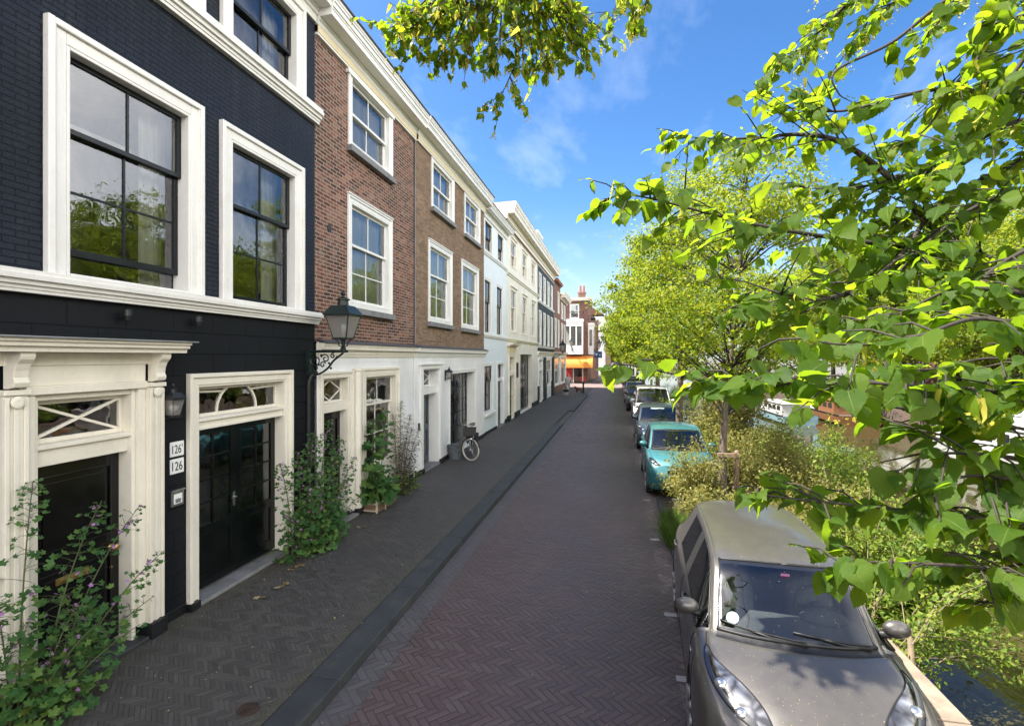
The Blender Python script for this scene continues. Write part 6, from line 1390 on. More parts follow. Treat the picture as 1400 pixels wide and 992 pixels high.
        for i in range(1, n-1):
            s = i/n; uc = u0+(u1-u0)*s; vc = v0+(v1-v0)*s; hw = wd*(math.sin(PI*min(1, s*.93+.05))**.62)
            for j in range(9): vs.append(S(max(.5, vc-hw*.95+hw*(.95+.3*math.sin(s*9))*j/8), uc, side, .010))
        mb.add(vs, [(i*9+j, i*9+j+1, (i+1)*9+j+1, (i+1)*9+j) for i in range(n-3) for j in range(8)]); ob('bezel', mb, M['bezel'], hl_, smooth=True)
        for s, rr in ((.24, .05), (.55, .058)):
            mb = MB(); q = S(v0+(v1-v0)*s-.25, u0+(u1-u0)*s, side, -.006); mb.ell(q, rr*.9, rr*.9, rr*.75, 16, 10); ob('lamp', mb, M['reflector'], hl_, smooth=True)
        mb = MB(); q = S(3.3, 11.9, side); mb.ell((q[0]-side*.03, q[1]-.02, q[2]), .04, .05, .13, 10, 8); ob('tail_light', mb, M['tail_red'], root, smooth=True)
    # mirrors
    for side in (1, -1):
        q = S(4.4, 5.7, side); mb = MB(); c = (q[0]+side*.11, q[1]-.01, q[2]+.05)
        mb.ell(c, .105, .062, .072, 16, 10); vs = mb.v; mb.v = [(x, min(y, c[1]+.035), z) for x, y, z in vs]; m_ = ob('wing_mirror', mb, paint_mat, root, smooth=True)
        mb = MB(); mb.tube([(q[0]-side*.02, q[1], q[2]-.01), (q[0]+side*.09, q[1]+.0, q[2]+.0)], [.035, .026], 8); ob('mirror_arm', mb, M['trim'], m_, smooth=True)
        mb = MB(); mb.ell((c[0], c[1]+.036, c[2]), .085, .003, .056, 14, 8); ob('mirror_glass', mb, M['chrome'], m_, smooth=True)
    # door seams, handles
    mb = MB(); hb = MB()
    for side in (1, -1):
        for u in (4.55, 8.0, 9.85): mb.tube([S(v, u+(.35 if u > 9 and v < 3 else 0), side, .0) for v in np.linspace(.6, 3.95, 12)], .0045, 4)
        mb.tube([S(.62, u, side, .0) for u in np.linspace(4.55, 9.6, 14)], .0045, 4); mb.tube([S(v, 3.4, side, 0) for v in np.linspace(1.6, 3.6, 6)], .004, 4)
        if detail: mb.tube([S(5.0-.0*u, u, side, .0) for u in np.linspace(1.6, 4.75, 14)], .005, 4)
        for u in (7.35, 9.35): hb.tube([S(3.35, u-.17, side, .0), S(3.36, u-.12, side, .03), S(3.36, u+.12, side, .03), S(3.35, u+.17, side, .0)], .013, 6)
    mb.tube([S(v, .62, 1, .002) for v in np.linspace(5.6, 7.95, 40)]+[S(v, .62, -1, .002) for v in np.linspace(7.95, 5.6, 40)], .003, 4)
    ob('panel_gap', mb, M['seam'], body); ob('door_handle', hb, paint_mat, root, smooth=True)
    # front: grille, badge plate, number plate
    fy = G[..., 1].min(); mb = MB(); mb.box(-.42*xs, .42*xs, fy-.004, fy+.08, Z(.26), Z(.40)); mb.box(-.34*xs, .34*xs, fy+.0, fy+.08, Z(.56), Z(.63)); ob('grille', mb, M['trim'], root, bevel=.01)
    mb = MB(); mb.box(-.26, .26, fy-.02, fy-.005, Z(.43), Z(.43)+.11); ob('number_plate', mb, M['yellow_plate'], root, bevel=.004)
    mb = MB(); mb.ell((0, fy+.03, Z(.665)), .055, .02, .035, 14, 8); ob('badge', mb, M['chrome'], root, smooth=True)
    # cabin
    def Sc(u): return S(8, u)
    w5, w7 = Sc(5), Sc(7); mb = MB(); z = w5[2]-.04
    mb.add([(-.62*xs, w5[1]+.14, z-.03), (.62*xs, w5[1]+.14, z-.03), (.60*xs, w5[1]+.62, z+.0), (-.60*xs, w5[1]+.62, z+.0), (.58*xs, w5[1]+.72, z-.28), (-.58*xs, w5[1]+.72, z-.28)], [(0, 1, 2, 3), (3, 2, 4, 5)]); mb.ell((.34*xs, w5[1]+.58, z+.02), .2, .12, .07, 12, 8); ob('dashboard', mb, M['dash'], root, smooth=False)
    mb = MB(); cx_, cy2, cz = .34*xs, w5[1]+.76, z+.03; n = 22; pts = []
    for k in range(n+1): t = 2*PI*k/n; pts.append((cx_+.18*math.cos(t), cy2+.075*math.sin(t), cz+.165*math.sin(t)))
    mb.tube(pts, .015, 8); mb.ell((cx_, cy2, cz), .07, .03, .06, 10, 6); mb.tube([(cx_-.17, cy2, cz), (cx_+.17, cy2, cz)], .014, 6); ob('steering_wheel', mb, M['trim'], root, smooth=True)
    for sx in (-.34*xs, .34*xs):
        mb = MB(); y = w7[1]+.25; mb.tube([(sx, y-.32, z-.36), (sx, y+.1, z-.38)], [.2, .22], 12); mb.tube([(sx, y+.1, z-.35), (sx, y+.2, z+.0), (sx, y+.26, z+.22)], [.2, .21, .15], 12); mb.ell((sx, y+.27, z+.36), .12, .05, .08, 12, 8); ob('seat', mb, M['seat'], root, smooth=True)
    mb = MB(); q = S(8, 6.75); mb.ell((0, q[1]+.07, q[2]-.075), .12, .02, .04, 12, 8); ob('rear_view_mirror', mb, M['trim'], root, smooth=True)
    mb = MB()                                                # wipers
    for (xa, xb, va) in ((-.58, .05, 5.12), (-.02, .52, 5.1)):
        def scr(x, u):
            v = 6+2*max(0, 1-abs(x)/(.62*xs)); return S(min(v, 7.99), u, 1 if x >= 0 else -1, .014)
        pts = [scr(xa*xs+(xb-xa)*xs*k/8, 5.30-.22*k/8) for k in range(9)]; mb.tube(pts, .008, 5); mb.tube([pts[2], scr((xa*.35+xb*.65)*xs, 5.08), scr(xb*xs*1.02, 4.97)], [.007, .01, .014], 6)
    ob('wiper', mb, M['trim'], root, smooth=True)
    if detail > 1:
        mb = MB(); q = S(6.55, 5.42, -1, .004); q2 = S(6.62, 5.42, -1, .004); n = np.cross(S(6.7, 5.42, -1)-S(6.4, 5.42, -1), S(6.5, 5.6, -1)-S(6.5, 5.3, -1)); n /= np.linalg.norm(n); a = np.cross(n, (0, 0, 1)); a /= np.linalg.norm(a); c = np.cross(n, a)
        mb.add([q+(a*math.cos(t)+c*math.sin(t))*.052 for t in np.linspace(0, 2*PI, 20, endpoint=False)], [tuple(range(20))]); ob('round_sticker', mb, M['sticker'], root)
        mb = MB(); q = S(7.98, 6.62, 1, .004); mb.add([q+np.array([dx*.035, dz*.028*-.7, dz*.028]) for dx, dz in ((-1, -1), (1, -1), (1, 1), (-1, 1))], [(0, 1, 2, 3)]); ob('pink_sticker', mb, M['pink'], root)
        mb = MB(); q = S(8, 9.6); mb.tube([q, q+np.array([0, .06, .12])], [.012, .004], 6); ob('aerial', mb, M['trim'], root)
        mb = MB(); q = S(2.9, 4.1, -1, .002); mb.ell(q, .008, .055, .022, 10, 6); q = S(2.9, 4.1, 1, .002); mb.ell(q, .008, .055, .022, 10, 6); ob('side_indicator', mb, M['lens_bowl'], root, smooth=True)
    return root
N = NT('headlamp_interior'); p = N.obj(); n1 = N.noise(p, 7, 2); n2 = N.n('TexVoronoi', {'Vector': p, 'Scale': 8.0}, feature='DISTANCE_TO_EDGE').outputs[0]
c = N.ramp(N.m('ADD', N.m('MULTIPLY', n1, .6), N.m('MULTIPLY', n2, .8)), [(.3, (.05, .05, .053)), (.5, (.22, .22, .23)), (.75, (.55, .56, .57))])
M['lens_bowl'] = N.done(N.bsdf(Base_Color=c, Metallic=.85, Roughness=.2, Coat_Weight=1.0, Coat_Roughness=.02, Normal=N.bump(N.m('ADD', n1, n2), .08, .02)))

make_car('brown grey metallic hatchback specked with pollen, parked nearest', (1.49, 5.70, -.1), M['paint_grey'], detail=2, rotz=math.radians(-3), gx=.89, xs=1.03, tmap=([0, .5, 1.03, 1.70, 2.2, 3.2, 3.61], [-.22, .24, .72, 1.25, 1.92, 3.28, 3.66]), axles=(.99, 3.06), hl=(.75, 3.5, 6.0, 5.1, 1.0))
make_car('small rounded turquoise car with yellow plate under the weeds', (1.50, 14.1, -.1), M['paint_teal'], tmap=([0, .25, .53, .85, 1.1, 1.65, 2.75, 3.25, 3.61], [0, .18, .42, .80, 1.05, 1.55, 2.68, 3.2, 3.55]), zmap=([0, .33, .69, .93, 1.0, 1.42, 1.49], [0, .33, .74, .97, 1.02, 1.42, 1.50]), xs=1.01, axles=(.70, 3.1), hl=(.9, 2.5, 4.6, 4.2, .8), spokes=10)
make_car('dark blue hatchback with dusty bonnet behind the turquoise car', (1.58, 20.4, -.1), M['paint_blue'], tmap=([0, 1.0, 1.7, 3.2, 3.61], [0, 1.3, 2.05, 3.75, 4.25]), xs=1.12, wr=.31, axles=(.68, 2.95), zmap=([0, .7, 1.0, 1.49], [0, .7, .98, 1.47]))
make_car('tall white delivery van parked beyond the dark blue car', (1.75, 27.6, -.1), M['paint_white'], tmap=([0, .5, .9, 1.7, 3.2, 3.61], [0, .35, .6, 1.4, 4.5, 4.9]), xs=1.2, wr=.33, zmap=([0, .7, 1.0, 1.4, 1.49], [0, .8, 1.1, 1.7, 1.8]), axles=(.68, 3.0), van=True, detail=0)
cb = make_car('black car parked in shade behind the white van', (1.45, 33.6, -.1), M['paint_black'], tmap=([0, 1.0, 1.7, 3.2, 3.61], [0, 1.25, 1.95, 3.6, 4.1]), xs=1.1, wr=.31, detail=0)
cs = make_car('silver car at the far end of the parked row', (1.4, 39.2, -.1), M['paint_silver'], tmap=([0, 1.0, 1.7, 3.2, 3.61], [0, 1.25, 1.95, 3.7, 4.2]), xs=1.1, wr=.31, detail=0)
dup(cb, (1.4, 45.4, -.1), 0, 'distant black car past the silver one'); dup(cs, (1.45, 52.0, -.1), 0, 'far silver car just before the sunny side street')
dup(cb, (-.85, 71, -.1), 0, 'dark car driving on the shaded street beyond the side street')
cw = make_car('white car parked on the opposite quay, first of its row', (18.9, 18.2, -.12), M['paint_white'], tmap=([0, 1.0, 1.7, 3.2, 3.61], [0, 1.25, 1.95, 3.7, 4.2]), xs=1.1, wr=.31, detail=0, rotz=PI/2)
cr_ = make_car('red car parked across the water among white ones', (18.9, 28.6, -.12), M['paint_red'], tmap=([0, 1.0, 1.7, 3.2, 3.61], [0, 1.25, 1.95, 3.6, 4.1]), xs=1.1, wr=.31, detail=0, rotz=PI/2)
dup(cw, (18.9, 25.9, -.12), PI/2, 'white car on the opposite quay beside the red one, nearer side'); dup(cw, (18.9, 34.8, -.12), PI/2, 'white car on the opposite quay past the red one'); dup(cs, (19, 37.4, -.12), PI/2, 'silver car on the opposite quay'); dup(cb, (19, 8.5, -.12), PI/2, 'black car on the opposite quay by the mirrored tree')
# ------------------------------------------------------------------ street lamps and wall lanterns
def lantern_head(c, w, h, parent, mat, glass='lamp_glass'):
    """tapered four sided lantern: frame (> panes, burner), roof"""
    x, y, z = c; b = .56*w; mb = MB(); hw, hb = w/2, b/2
    for sx in (-1, 1):
        for sy in (-1, 1): mb.tube([(x+sx*hb, y+sy*hb, z), (x+sx*hw, y+sy*hw, z+h)], .014*w/.5, 4)
    for s, zz in ((hb, z), (hw, z+h)):
        for a in (-1, 1): mb.box(x-s-.01, x+s+.01, y+a*s-.013, y+a*s+.013, zz-.014, zz+.014); mb.box(x+a*s-.013, x+a*s+.013, y-s-.01, y+s+.01, zz-.0139, zz+.0139)
    f = ob('lantern_frame', mb, M[mat], parent)
    mb = MB()
    for (p, q) in (((-1, -1), (1, -1)), ((1, -1), (1, 1)), ((1, 1), (-1, 1)), ((-1, 1), (-1, -1))):
        mb.quad((x+p[0]*hb, y+p[1]*hb, z), (x+q[0]*hb, y+q[1]*hb, z), (x+q[0]*hw, y+q[1]*hw, z+h), (x+p[0]*hw, y+p[1]*hw, z+h))
    ob('pane', mb, M[glass], f)
    mb = MB(); mb.lathe([(.03, 0), (.03, h*.3), (.045, h*.32), (.05, h*.55), (.02, h*.62)], (x, y, z+.005), n=10); ob('burner', mb, M['enamel'], f, smooth=True)
    mb = MB(); e = hw*1.14; k = .34*w; zt = z+h+.015
    mb.add([(x-e, y-e, zt), (x+e, y-e, zt), (x+e, y+e, zt), (x-e, y+e, zt), (x-k, y-k, zt+.34*w), (x+k, y-k, zt+.34*w), (x+k, y+k, zt+.34*w), (x-k, y+k, zt+.34*w), (x-e, y-e, zt-.02), (x+e, y-e, zt-.02), (x+e, y+e, zt-.02), (x-e, y+e, zt-.02)],
           [(0, 1, 5, 4), (1, 2, 6, 5), (2, 3, 7, 6), (3, 0, 4, 7), (4, 5, 6, 7), (8, 9, 1, 0), (9, 10, 2, 1), (10, 11, 3, 2), (11, 8, 0, 3)])
    mb.lathe([(.22*w, .30*w), (.2*w, .56*w), (.27*w, .57*w), (.27*w, .61*w), (.17*w, .66*w), (.05*w, .7*w), (.05*w, .76*w), (.10*w, .82*w), (.07*w, .9*w), (.01, .98*w)], (x, y, zt), n=12)
    ob('lantern_roof', mb, M[mat], parent)

def bracket_lamp(label, X, y, z, arm=.7, w=.6, h=.4, group=None, d=(1, 0)):
    """wall lamp on a scrolled cast iron bracket; arm along d"""
    t = thing('street_lamp', label, 'street lamp', (X, y, z), 0, group); dx, dy = d; mb = MB()
    P = lambda s, zz: (X+dx*s, y+dy*s, z+zz)
    mb.box(X-.0, X+.05, y-.05, y+.05, z-.42, z+.03) if dx else mb.box(X-.05, X+.05, y-.05, y, z-.42, z+.03)
    mb.tube([P(0, 0), P(arm+.08, 0)], .024, 8)
    lower = curve([P(.06, -.37), P(.2, -.40), P(.38, -.30), P(.5, -.16), P(arm, -.03)], 14); mb.tube(lower, .018, 6)
    def scroll(cs, cz, r, turns, a0, sg=1):
        pts = []
        for k in range(22): q = k/21; a = a0+sg*turns*2*PI*q; rr = r*(1-.8*q); pts.append(P(cs+rr*math.cos(a), cz+rr*math.sin(a)))
        mb.tube(pts, .012, 5)
    for q in ((.16, -.16, .13, 1.3, 1.6, 1), (.16, -.30, .075, 1.2, -1.0, -1), (.35, -.13, .085, 1.2, 2.8, -1), (.50, -.08, .05, 1.2, 1.2, 1), (.30, -.24, .06, 1.1, .4, 1)): scroll(*[v*arm/.7 if i < 3 else v for i, v in enumerate(q)])
    for q in ((.27, -.07), (.42, -.21), (.22, -.24), (.58, -.1), (.46, -.3)): mb.ell(P(q[0]*arm/.7, q[1]*arm/.7), .022, .022, .022, 8, 6)
    ob('bracket', mb, M['iron_green'], t)
    x, yy, _ = P(arm, 0); mb = MB(); mb.lathe([(.045, 0), (.05, .05), (.025, .08), (.022, .22)], (x, yy, z), n=10)
    for sx in (-1, 1):
        for sy in (-1, 1): mb.tube([(x, yy, z+.07), (x+sx*.05, yy+sy*.05, z+.1), (x+sx*.06, yy+sy*.06, z+.17), (x+sx*w*.25, yy+sy*w*.25, z+.215)], .011, 5)
    ob('neck', mb, M['iron_green'], t); lantern_head((x, yy, z+.22), w, h, t, 'iron_green')
    return t
bl = bracket_lamp('big green street lantern on a scrolled bracket at the black house corner', FX, 8.07, 3.3, .68, .43, .40)
g = 'old lanterns farther down the street'
bracket_lamp('street lantern on the wall between slate black and red brick houses', FX, 43.6, 3.5, .8, .5, .5, g)
bracket_lamp('street lantern on the white bay of the orange awning shop', -5.5, 64.9, 4.4, .8, .5, .55, g, (0, -1))
bracket_lamp('street lantern at the outer corner of the orange awning shop', -2.9, 67.6, 4.3, .7, .5, .5, g)

def carriage_lamp(label, X, y, z, w, h, mat='iron'):
    t = thing('wall_lantern', label, 'wall lantern', (X, y, z)); mb = MB(); mb.box(X, X+.015, y-.05, y+.05, z-.02, z+h*.75); mb.tube([(X, y, z+h*.55), (X+.05, y, z+h*.6), (X+.10, y, z+h*.75), (X+w*.65, y, z+h*.72)], .012, 6); mb.tube([(X, y, z+.06), (X+.06, y, z), (X+.1, y, z+.04)], .01, 6); ob('wall_plate', mb, M[mat], t)
    lantern_head((X+w*.62+.03, y, z+.03), w, h*.52, t, mat)
    return t
carriage_lamp('small black carriage lantern beside the glazed double doors of the black house', FX, 5.16, 2.47, .165, .40)
carriage_lamp('small black wall lantern on the white front with the parked bicycle', FX+.07, 15.2, 2.5, .16, .40)

# ------------------------------------------------------------------ house number plates and bell
def plate(label, X, y0, y1, z0, z1, txt):
    t = thing('house_number', label, 'house number', (X, (y0+y1)/2, z0)); mb = MB(); mb.box(X, X+.012, y0, y1, z0, z1); ob('plate', mb, M['enamel'], t, bevel=.004)
    cu = bpy.data.curves.new('numerals', 'FONT'); cu.body = txt; cu.size = (z1-z0)*.92; cu.extrude = .001; cu.align_x = 'CENTER'; cu.align_y = 'CENTER'; cu.materials.append(M['ink'])
    o = bpy.data.objects.new('numerals', cu); COL.objects.link(o); bpy.context.view_layer.update(); me = bpy.data.meshes.new_from_object(o.evaluated_get(bpy.context.evaluated_depsgraph_get())); bpy.data.objects.remove(o); bpy.data.curves.remove(cu); o = bpy.data.objects.new('numerals', me); COL.objects.link(o)
    V = np.array([v.co for v in me.vertices]); lo, hi = V.min(0), V.max(0); k = min((y1-y0)*.74/(hi[0]-lo[0]), (z1-z0)*.62/(hi[1]-lo[1])); ky = (z1-z0)*.60/(hi[1]-lo[1])
    for v in me.vertices: v.co.x = (v.co.x-(lo[0]+hi[0])/2)*k; v.co.y = (v.co.y-(lo[1]+hi[1])/2)*ky
    o.parent = t; o.location = (.0145, 0, (z1-z0)*.5); o.rotation_euler = (PI/2, 0, PI/2)
    mb = MB()
    for yy in (y0+.012, y1-.012):
        for zz in (z0+.012, z1-.012): mb.lathe([(.004, 0), (.003, .002)], (X+.012, yy, zz), 'x', 8)
    ob('screw', mb, M['steel'], t); return t
plate("upper white number plate reading 126' on the black wall", FX, 5.24, 5.44, 1.985, 2.165, "126'")
plate('lower white number plate reading 126 on the black wall', FX, 5.24, 5.44, 1.775, 1.955, '126')
t = thing('doorbell', 'steel doorbell plate under the two number plates', 'doorbell', (FX, 5.33, 1.45)); mb = MB(); mb.box(FX, FX+.03, 5.24, 5.42, 1.38, 1.56); mb.box(FX, FX+.05, 5.23, 5.43, 1.562, 1.58); ob('housing', mb, M['steel'], t, bevel=.006)
mb = MB(); mb.box(FX+.031, FX+.034, 5.27, 5.39, 1.41, 1.53); ob('panel', mb, M['enamel'], t); mb = MB(); mb.box(FX+.0345, FX+.036, 5.29, 5.37, 1.42, 1.47); ob('name_card', mb, M['zinc'], t)

# ------------------------------------------------------------------ bicycle
def bicycle():
    t = thing('bicycle', 'black city bicycle with front crate and brown saddle by the glazed doors', 'bicycle', (-4.42, 15.25, 0), math.radians(13)); ORG[t.name] = Vector((0, 0, 0))
    R = .345
    def wheel(x, y, ang, parent=t):
        """wheel standing at (x, y); ang turns it about the upright"""
        c, s = math.cos(ang), math.sin(ang); Q = lambda a, r, o=0: (x+s*-math.cos(a)*0+(-s)*r*math.cos(a)+c*o, y+c*r*math.cos(a)+s*o, R+r*math.sin(a))
        mb = MB(); mb.tube([Q(2*PI*k/36, R-.02) for k in range(37)], .019, 8, False); ty = ob('wheel', mb, M['tyre_white'], t, smooth=True)
        mb = MB(); mb.tube([Q(2*PI*k/36, R-.044) for k in range(37)], .010, 6, False); mb.tube([Q(0, 0, -.05), Q(0, 0, .05)], .028, 10); ob('rim', mb, M['steel'], ty, smooth=True)
        mb = MB()
        for k in range(28): a = 2*PI*k/28; mb.tube([Q(a+.5*(-1)**k, .025, .03*(-1)**k), Q(a, R-.045)], .0016, 3, False)
        ob('spokes', mb, M['steel'], ty)
        mb = MB(); mb.tube([Q(a, R+.022) for a in np.linspace(.1, 2.9, 16)], .022, 6); ob('mudguard', mb, M['iron'], ty, smooth=True)
    turn = math.radians(52)
    wheel(0, 0, turn); wheel(0, 1.1, 0)
    mb = MB(); hx = (0, .12, .62); hd = (0, .24, .95); bb = (0, .62, .29); st = (0, .80, .86)
    for a, c, r in ((hx, hd, .02), ((0, .15, .66), bb, .018), ((0, .21, .85), (0, .66, .52), .016), (bb, st, .017), (bb, (.06, 1.1, R), .010), (bb, (-.06, 1.1, R), .010), ((.0, .76, .72), (.06, 1.1, R), .009), ((0, .76, .72), (-.06, 1.1, R), .009)): mb.tube([a, c], r, 8)
    for s in (-1, 1): mb.tube([hx, (s*.055*math.cos(turn), .06+s*.055*math.sin(turn), .45), (s*.055*math.cos(turn), s*.055*math.sin(turn), R)], .011, 8)
    ob('frame', mb, M['iron'], t, smooth=True)
    mb = MB(); mb.tube([hd, (0, .27, 1.06)], .014, 8); c, s = math.cos(turn), math.sin(turn)
    bar = [(q[0]*c-q[1]*s, .27+q[0]*s+q[1]*c, q[2]) for q in ((-.28, .22, 1.07), (-.26, .06, 1.1), (-.12, 0, 1.08), (.12, 0, 1.08), (.26, .06, 1.1), (.28, .22, 1.07))]
    mb.tube(curve(bar, 18), .012, 8); hb_ = ob('handlebar', mb, M['steel'], t, smooth=True)
    mb = MB(); mb.tube([bar[0], bar[1]], .018, 8); mb.tube([bar[5], bar[4]], .018, 8); ob('grip', mb, M['rubber'], hb_, smooth=True)
    mb = MB(); mb.tube([st, (0, .83, .98)], .012, 8); ob('seat_post', mb, M['steel'], t); mb = MB(); mb.ell((0, .92, 1.0), .105, .13, .045, 14, 8); mb.ell((0, .76, 1.0), .04, .14, .035, 12, 8); ob('saddle', mb, M['saddle'], t, smooth=True)
    mb = MB(); x0, x1, y0, y1, z0, z1 = -.22, .16, -.17, .17, .78, 1.02; k = .014
    mb.box(x0, x1, y0, y1, z0, z0+k)
    for q in ((x0, x0+k, y0, y1), (x1-k, x1, y0, y1), (x0+k, x1-k, y0, y0+k), (x0+k, x1-k, y1-k, y1)): mb.box(*q, z0+k, z1)
    for q in ((x0-.01, x1+.01, y0-.01, y0), (x0-.01, x1+.01, y1, y1+.01), (x0-.01, x0, y0, y1), (x1, x1+.01, y0, y1)): mb.box(*q, z1-.04, z1+.001)
    ob('front_crate', mb, M['trim'], t, bevel=.006)
    mb = MB(); mb.tube([(-.1, -.02, .75), (.1, -.02, .75)], .01, 6); mb.tube([(0, .0, .78), (0, .12, .62)], .01, 6); mb.tube([(.12, -.1, .77), (.05, 0, R)], .007, 5); mb.tube([(-.15, -.1, .77), (-.05, 0, R)], .007, 5); ob('front_carrier', mb, M['iron'], t)
    mb = MB(); mb.lathe([(.035, 0), (.05, .05), (.05, .07)], (0.02, -.24, .70), 'y', 12); ob('lamp', mb, M['chrome'], t, smooth=True)
    mb = MB()
    for q in ((-.05, .05, .98, 1.36, .70, .715),): mb.box(-.07, .07, .95, 1.36, .70, .715)
    mb.tube([(.06, 1.1, R), (.06, 1.3, .70)], .007, 5); mb.tube([(-.06, 1.1, R), (-.06, 1.3, .70)], .007, 5); ob('rear_carrier', mb, M['iron'], t)
    for s in (-1, 1):
        mb = MB(); mb.box(s*.08, s*.2, .92, 1.24, .40, .70); ob('pannier', mb, M['bag'], t, bevel=.03)
    mb = MB(); mb.lathe([(.09, -.004), (.09, .004)], (.06, .62, .29), 'x', 20); mb.tube([(.07, .62, .29), (.08, .58, .14)], .01, 6); mb.tube([(-.07, .62, .29), (-.08, .66, .44)], .01, 6); mb.box(.07, .16, .54, .62, .125, .145); mb.box(-.16, -.07, .62, .70, .43, .45); ob('crank', mb, M['iron'], t)
M['tyre_white'] = plain('cream_bicycle_tyre', (.58, .54, .44), .7, var=.12, scale=20)
M['saddle'] = plain('brown_saddle_leather', (.17, .085, .045), .5, var=.2, scale=20)
M['bag'] = plain('black_bag_cloth', (.014, .015, .018), .8, var=.2, scale=20)
bicycle()

# ------------------------------------------------------------------ tub, crate planter, tree stakes, manhole, bollard, sign
M['tub'] = plain('mottled_zinc_tub', (.10, .115, .13), .6, metal=.3, var=.5, scale=14, bump=.2, dirt=((.22, .23, .25), .6))
t = thing('plant_tub', 'mottled grey zinc tub beside the parked bicycle wheel', 'tub', (-4.98, 15.45, 0)); mb = MB(); mb.lathe([(.20, 0), (.24, .40), (.255, .41), (.255, .44), (.235, .44), (.225, .38)], (-4.98, 15.45, 0), n=24); ob('tub', mb, M['tub'], t, smooth=False); mb = MB(); mb.lathe([(.225, 0), (.225, .01)], (-4.98, 15.45, .385), n=24); ob('soil', mb, m_soil, t)
wood = plain('weathered_crate_wood', (.20, .135, .085), .8, var=.3, scale=12, bump=.3); pale = plain('pale_crate_lath', (.50, .42, .33), .75, var=.2, scale=12, bump=.2)
t = thing('crate_planter', 'low wooden crate planter with pale laths at the hollyhock foot', 'planter', (-5.0, 10.1, 0)); mb = MB(); x0, x1, y0, y1 = -5.22, -4.78, 9.72, 10.6
for k in range(2): z = .02+k*.095; mb.box(x0, x1, y0, y0+.02, z, z+.085); mb.box(x0, x1, y1-.02, y1, z, z+.085); mb.box(x1-.02, x1, y0+.021, y1-.021, z, z+.085); mb.box(x0, x0+.02, y0+.021, y1-.021, z, z+.085)
ob('crate', mb, wood, t, bevel=.004); mb = MB()
for x in (x0+.03, x1-.03): mb.box(x-.02, x+.02, y0-.016, y0-.001, 0, .26)
mb.box(x0+.05, x1-.05, y0-.014, y0-.002, .17, .20); mb.box(x0+.05, x1-.05, y0-.014, y0-.002, .03, .06); mb.box(x1+.001, x1+.016, y0+.3, y0+.34, 0, .26); mb.box(x1+.001, x1+.014, y0, y0+.3, .19, .22); ob('lath', mb, pale, t, bevel=.003)
mb = MB(); mb.box(x0+.021, x1-.021, y0+.021, y1-.021, .1, .14); ob('soil', mb, m_soil, t)
stk = plain('round_stake_wood', (.22, .15, .105), .85, var=.25, scale=9, bump=.3)
t = thing('tree_stake', 'wooden stake with cross rail holding the slim linden', 'stake', (2.52, 11.75, -.06)); mb = MB(); mb.lathe([(.052, -.1), (.05, 1.22), (.045, 1.26), (.0, 1.27)], (2.52, 11.72, -.06), n=12); ob('post', mb, stk, t, smooth=True)
mb = MB(); mb.box(2.12, 2.56, 11.62, 11.668, 1.06, 1.15); ob('rail', mb, stk, t, bevel=.008); mb = MB(); mb.tube([(2.2, 11.67, 1.1), (2.12, 11.9, 1.12), (2.28, 12.03, 1.12), (2.42, 11.9, 1.12), (2.4, 11.67, 1.1)], .014, 6); ob('strap', mb, M['trim'], t, smooth=True)
rust = plain('rusty_cast_iron', (.06, .038, .026), .75, metal=.3, var=.4, scale=16, bump=.4)
t = thing('manhole_cover', 'small round rusty cover set in the pavement clinkers', 'manhole cover', (-3.28, 4.08, 0)); mb = MB(); mb.lathe([(.095, 0), (.095, .006), (.085, .0075)], (-3.28, 4.08, .0), n=24); ob('lid', mb, rust, t); mb = MB()
for k in range(-2, 3): mb.box(-3.34, -3.22, 4.08+k*.026-.006, 4.08+k*.026+.006, .0076, .0105)
ob('ribs', mb, rust, t)
t = thing('bollard', 'black iron bollard at the pavement end by the side street', 'bollard', (-2.92, 46.2, 0)); mb = MB(); mb.lathe([(.11, 0), (.11, .1), (.08, .14), (.07, .75), (.1, .78), (.1, .84), (.07, .88), (.085, .95), (.05, 1.02), (.0, 1.04)], (-2.92, 46.2, 0), n=12); ob('post', mb, M['iron'], t)
blue = plain('blue_sign_face', (.012, .09, .30), .4, var=.05)
t = thing('road_sign', 'blue rectangular sign with white symbol past the orange awning', 'sign', (-2.55, 73, 0)); mb = MB(); mb.lathe([(.04, 0), (.04, 4.2)], (-2.55, 73, 0), n=8); ob('post', mb, M['steel'], t); mb = MB(); mb.box(-3.1, -2.0, 72.93, 72.955, 3.1, 4.0); ob('sign_face', mb, blue, t); mb = MB(); mb.box(-2.9, -2.75, 72.922, 72.929, 3.4, 3.75); mb.box(-2.74, -2.55, 72.922, 72.929, 3.55, 3.65); mb.box(-2.4, -2.2, 72.922, 72.929, 3.45, 3.6); ob('symbol', mb, M['enamel'], t)

# ------------------------------------------------------------------ people and dogs far down the pavement
def skin_body(name, V, E, R, mat, parent, sub=2):
    me = bpy.data.meshes.new(name); me.from_pydata(V, E, []); me.materials.append(mat); o = bpy.data.objects.new(name, me); COL.objects.link(o); o.parent = parent
    s = o.modifiers.new('skin', 'SKIN'); s.use_smooth_shade = True
    if not me.skin_vertices: me.skin_vertices.new() if hasattr(me.skin_vertices, 'new') else None
    b = bmesh.new(); b.from_mesh(me); L = b.verts.layers.skin.verify()
    for v, r in zip(b.verts, R): v[L].radius = (r, r) if not isinstance(r, tuple) else r; v[L].use_root = (v.index == 0)
    b.to_mesh(me); b.free(); d = o.modifiers.new('smooth', 'SUBSURF'); d.levels = sub; d.render_levels = sub
    return o
def zone_mat(name, zones):
    """clothing by height on the body"""
    N = NT(name); z = N.sep(N.obj())[2]; c = zones[0][1]
    for h, col in zones[1:]: c = N.mix(N.m('GREATER_THAN', z, h), c, col)
    return N.done(N.bsdf(Base_Color=N.mix(N.m('MULTIPLY', N.noise(N.obj(), 22, 4), .3), c, (.05, .05, .05)), Roughness=.85))
